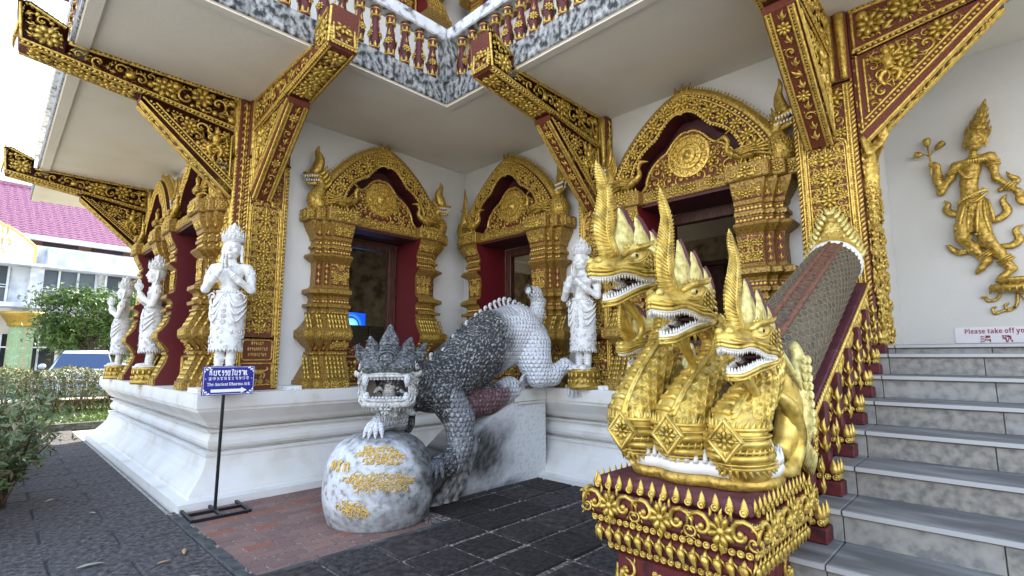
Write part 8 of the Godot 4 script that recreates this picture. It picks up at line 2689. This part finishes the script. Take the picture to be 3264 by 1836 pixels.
# ---------- ground, paving and steps ----------
func build_ground():
	var g := ST()
	grid(g, -60, -90, 90, 40, 30, 26, func(x, z): return -0.06)
	tag(part("ground", g, mat(Color.WHITE, 0.95, 0.0, ntex(noise(0.02, 5, 3, 201), [C("a39d90"), C("b9b4a8"), C("c6c1b6")], [0.2, 0.5, 0.8]), 0.5), self), "pale concrete yard around the temple", "ground", "", "structure")
	# left path of laterite blocks
	var pa := thing("path", "dark pitted laterite path running along the white plinth", "path", Vector3.ZERO, 0, "", "structure")
	var bs := ST(true)
	bbox(bs, Vector3(-3.2, -0.05, -14.2), Vector3(1.36, -0.022, 1.5))
	part("bed", bs, M.path, pa)
	rng.seed = 11
	var bm := []
	for v in 4:
		var s := ST(true)
		box(s, Vector3.ZERO, Vector3(0.894, 0.05, 0.442), 0.012, Transform3D(Basis(Vector3.UP, rng.randf_range(-0.006, 0.006)), Vector3.ZERO))
		bm.append(mesh(s))
	for i in 28:
		for k in 5:
			var x := 0.9 - k * 0.905 - (0.45 if i % 2 else 0.0)
			if x < -2.4: continue
			var y := -0.03 + rng.randf_range(-0.004, 0.003)
			part("stone", bm[rng.randi() % 4], M.path, pa, Transform3D(Basis(Vector3.UP, 0), Vector3(x, y, -1.5 - i * 0.449)))
		if i % 2:
			var s2 := ST(true)
			box(s2, Vector3.ZERO, Vector3(0.444, 0.05, 0.44), 0.012)
			part("stone", s2, M.path, pa, Transform3D(Basis(), Vector3(1.128, -0.031, -1.5 - i * 0.449)))
	# brick paving
	var br := thing("brick_paving", "brown brick paving in running bond before the plinth", "paving", Vector3.ZERO, 0, "", "structure")
	bs = ST(true)
	bbox(bs, Vector3(1.36, -0.05, -6.0), Vector3(3.4, -0.0015, -3.78))
	part("mortar_bed", bs, M.grout, br)
	var bk := []
	for v in 2:
		var s := ST(true)
		box(s, Vector3.ZERO, Vector3(0.223, 0.05, 0.108), 0.003)
		bk.append(mesh(s))
	for i in 18:
		for k in 11:
			var x := 1.55 + k * 0.23 + (0.115 if i % 2 else 0.0)
			var z := -3.87 - i * 0.115
			if x > 3.3 or (x > 2.95 and z > -4.4): continue
			if i % 2 and k == 0:
				var hb := ST(true)
				box(hb, Vector3.ZERO, Vector3(0.108, 0.05, 0.108), 0.003)
				part("brick", hb, M["brick%d" % (i % 3)], br, Transform3D(Basis(), Vector3(1.4925, -0.024, z)))
			part("brick", bk[0], M["brick%d" % [0, 0, 1, 1, 2, 0, 1, 3][rng.randi() % 8]], br, Transform3D(Basis(Vector3.UP, rng.randf_range(-0.008, 0.008)), Vector3(x, -0.024 + rng.randf_range(-0.002, 0.002), z)))
	var kb := ST(true)
	rng.seed = 15
	for i in 15:
		bbox(kb, Vector3(1.345, -0.05, -5.88 + i * 0.14), Vector3(1.42 + rng.randf_range(-0.02, 0.02), 0.004 + rng.randf_range(0, 0.01), -5.74 + i * 0.14), 0.006)
	part("mortar_edge", kb, M.kerb, br)
	# raised laterite terrace to the right
	var te := thing("terrace", "dark laterite slab terrace with pale joints before the steps", "terrace", Vector3.ZERO, 0, "", "structure")
	bs = ST(true)
	bbox(bs, Vector3(0.9, -0.05, -3.69), Vector3(5.0, 0.018, 1.2))
	bbox(bs, Vector3(2.95, -0.05, -4.6), Vector3(5.02, 0.0175, -3.691))
	part("joint_bed", bs, M.grout, te)
	var kx := ST(true)
	for i in 4: bbox(kx, Vector3(1.36 + i * 0.45, -0.05, -3.81), Vector3(1.80 + i * 0.45, 0.03, -3.745), 0.012)
	part("kerb", kx, M.kerb, te)
	var sm := []
	rng.seed = 21
	for v in 4:
		var s := ST(true)
		box(s, Vector3.ZERO, Vector3(0.418 + rng.randf_range(-0.014, 0.014), 0.06, 0.418 + rng.randf_range(-0.014, 0.014)), 0.018, Transform3D(Basis(Vector3.UP, rng.randf_range(-0.02, 0.02)), Vector3.ZERO))
		sm.append(mesh(s))
	for i in 10:
		for k in 11:
			var x := 1.15 + i * 0.44
			var z := -4.42 + k * 0.44
			if z < -3.6 and x < 3.2: continue
			if x > 4.95: continue
			part("slab", sm[rng.randi() % 4], M[["laterite", "laterite_b", "laterite_c", "laterite_d"][rng.randi() % 4]], te, Transform3D(Basis(), Vector3(x, 0.001 + rng.randf_range(-0.004, 0.004), z)))
	# a scrap of white paint on the terrace
	var pt := ST()
	var poly := PackedVector2Array()
	for i in 16:
		var a := TAU * i / 16
		poly.append(Vector2(cos(a) * 0.11, sin(a) * 0.075) * (1.0 + 0.22 * sin(i * 2.3)))
	plate(pt, poly, 0.006, Transform3D(Basis(Vector3(1, 0, 0), Vector3(0, 0, -1), Vector3(0, 1, 0)), Vector3.ZERO), 0.0)
	single("cement_blot", pt, M.stucco, "pale splash of cement dried on the dark terrace slabs", "cement splash", Vector3(2.18, 0.032, -2.62), 0.4)

func build_steps():
	var st := thing("stairs", "grey marble stairs with streaked treads climbing to the right", "stairs", Vector3.ZERO, 0, "", "structure")
	rng.seed = 31
	for k in range(-1, 11):
		var h := 0.13 + 0.155 * k if k < 10 else 1.6
		var x := 1.6 + 0.36 * k
		if k < 0: continue
		var deep := 0.36 if k < 9 else 0.37
		if k == 10: deep = 1.66
		for e in [[-0.82, -0.672], [-0.668, 0.9], [0.904, 2.6]]:
			var s := ST(true)
			bbox(s, Vector3(x - 0.018, h - 0.032, e[0]), Vector3(x + deep + 0.02, h, e[1]), 0.005)
			part("tread", s, M.tread, st)
			var es := ST(true)
			bbox(es, Vector3(x - 0.021, h - 0.026, e[0] + 0.002), Vector3(x - 0.0185, h - 0.004, e[1] - 0.002))
			part("nosing", es, M.edge, st)
		var zz := -0.82
		var wd := 0.148
		while zz < 2.6:
			var s := ST(true)
			bbox(s, Vector3(x, h - 0.155, zz), Vector3(x + 0.04, h - 0.033, minf(zz + wd, 2.6)), 0.002)
			part("riser_tile", s, M.riser_b if zz < -0.8 or rng.randf() < 0.3 else M.riser, st)
			zz += wd + 0.004
			wd = rng.randf_range(0.52, 0.66)
		var b := ST(true)
		bbox(b, Vector3(x + 0.041, -0.05, -0.82), Vector3(x + deep + 0.1, h - 0.034, 2.6))
		part("core", b, M.riser_b, st)

func _ready():
	# camera, sky, sun
	var cam := Camera3D.new()
	cam.name = "camera"
	cam.position = Vector3(0, 1.5, 0)
	cam.rotation = Vector3(0.135259543, -0.797992317, 0)
	cam.fov = 59.27
	cam.far = 400
	cam.near = 0.05
	add_child(cam)
	var sky := Sky.new()
	var ps := ProceduralSkyMaterial.new()
	ps.sky_top_color = C("a0b9de")
	ps.sky_horizon_color = C("f7f7f6")
	ps.sky_curve = 0.3
	ps.ground_bottom_color = C("6a665e")
	ps.ground_horizon_color = C("b0aca4")
	ps.sky_energy_multiplier = 1.0
	ps.sun_angle_max = 0.0
	sky.sky_material = ps
	var env := Environment.new()
	env.background_mode = Environment.BG_SKY
	env.sky = sky
	env.tonemap_mode = Environment.TONE_MAPPER_LINEAR
	env.tonemap_exposure = 4.0
	env.sdfgi_enabled = true
	env.ssao_enabled = true
	env.ssil_enabled = true
	var we := WorldEnvironment.new()
	we.name = "world_environment"
	we.environment = env
	add_child(we)
	var sun := DirectionalLight3D.new()
	sun.name = "sun"
	sun.light_energy = 1.6
	sun.light_color = Color(1.0, 0.95, 0.86)
	sun.light_angular_distance = 0.5
	sun.shadow_enabled = true
	add_child(sun)
	sun.look_at_from_position(Vector3.ZERO, -Vector3(0.62, 0.66, -0.42))
	make_materials()
	make_kit()
	build_ground()
	build_steps()
	build_temple()
	build_statues()
	build_naga()
	build_lion()
	build_misc()
	build_background()
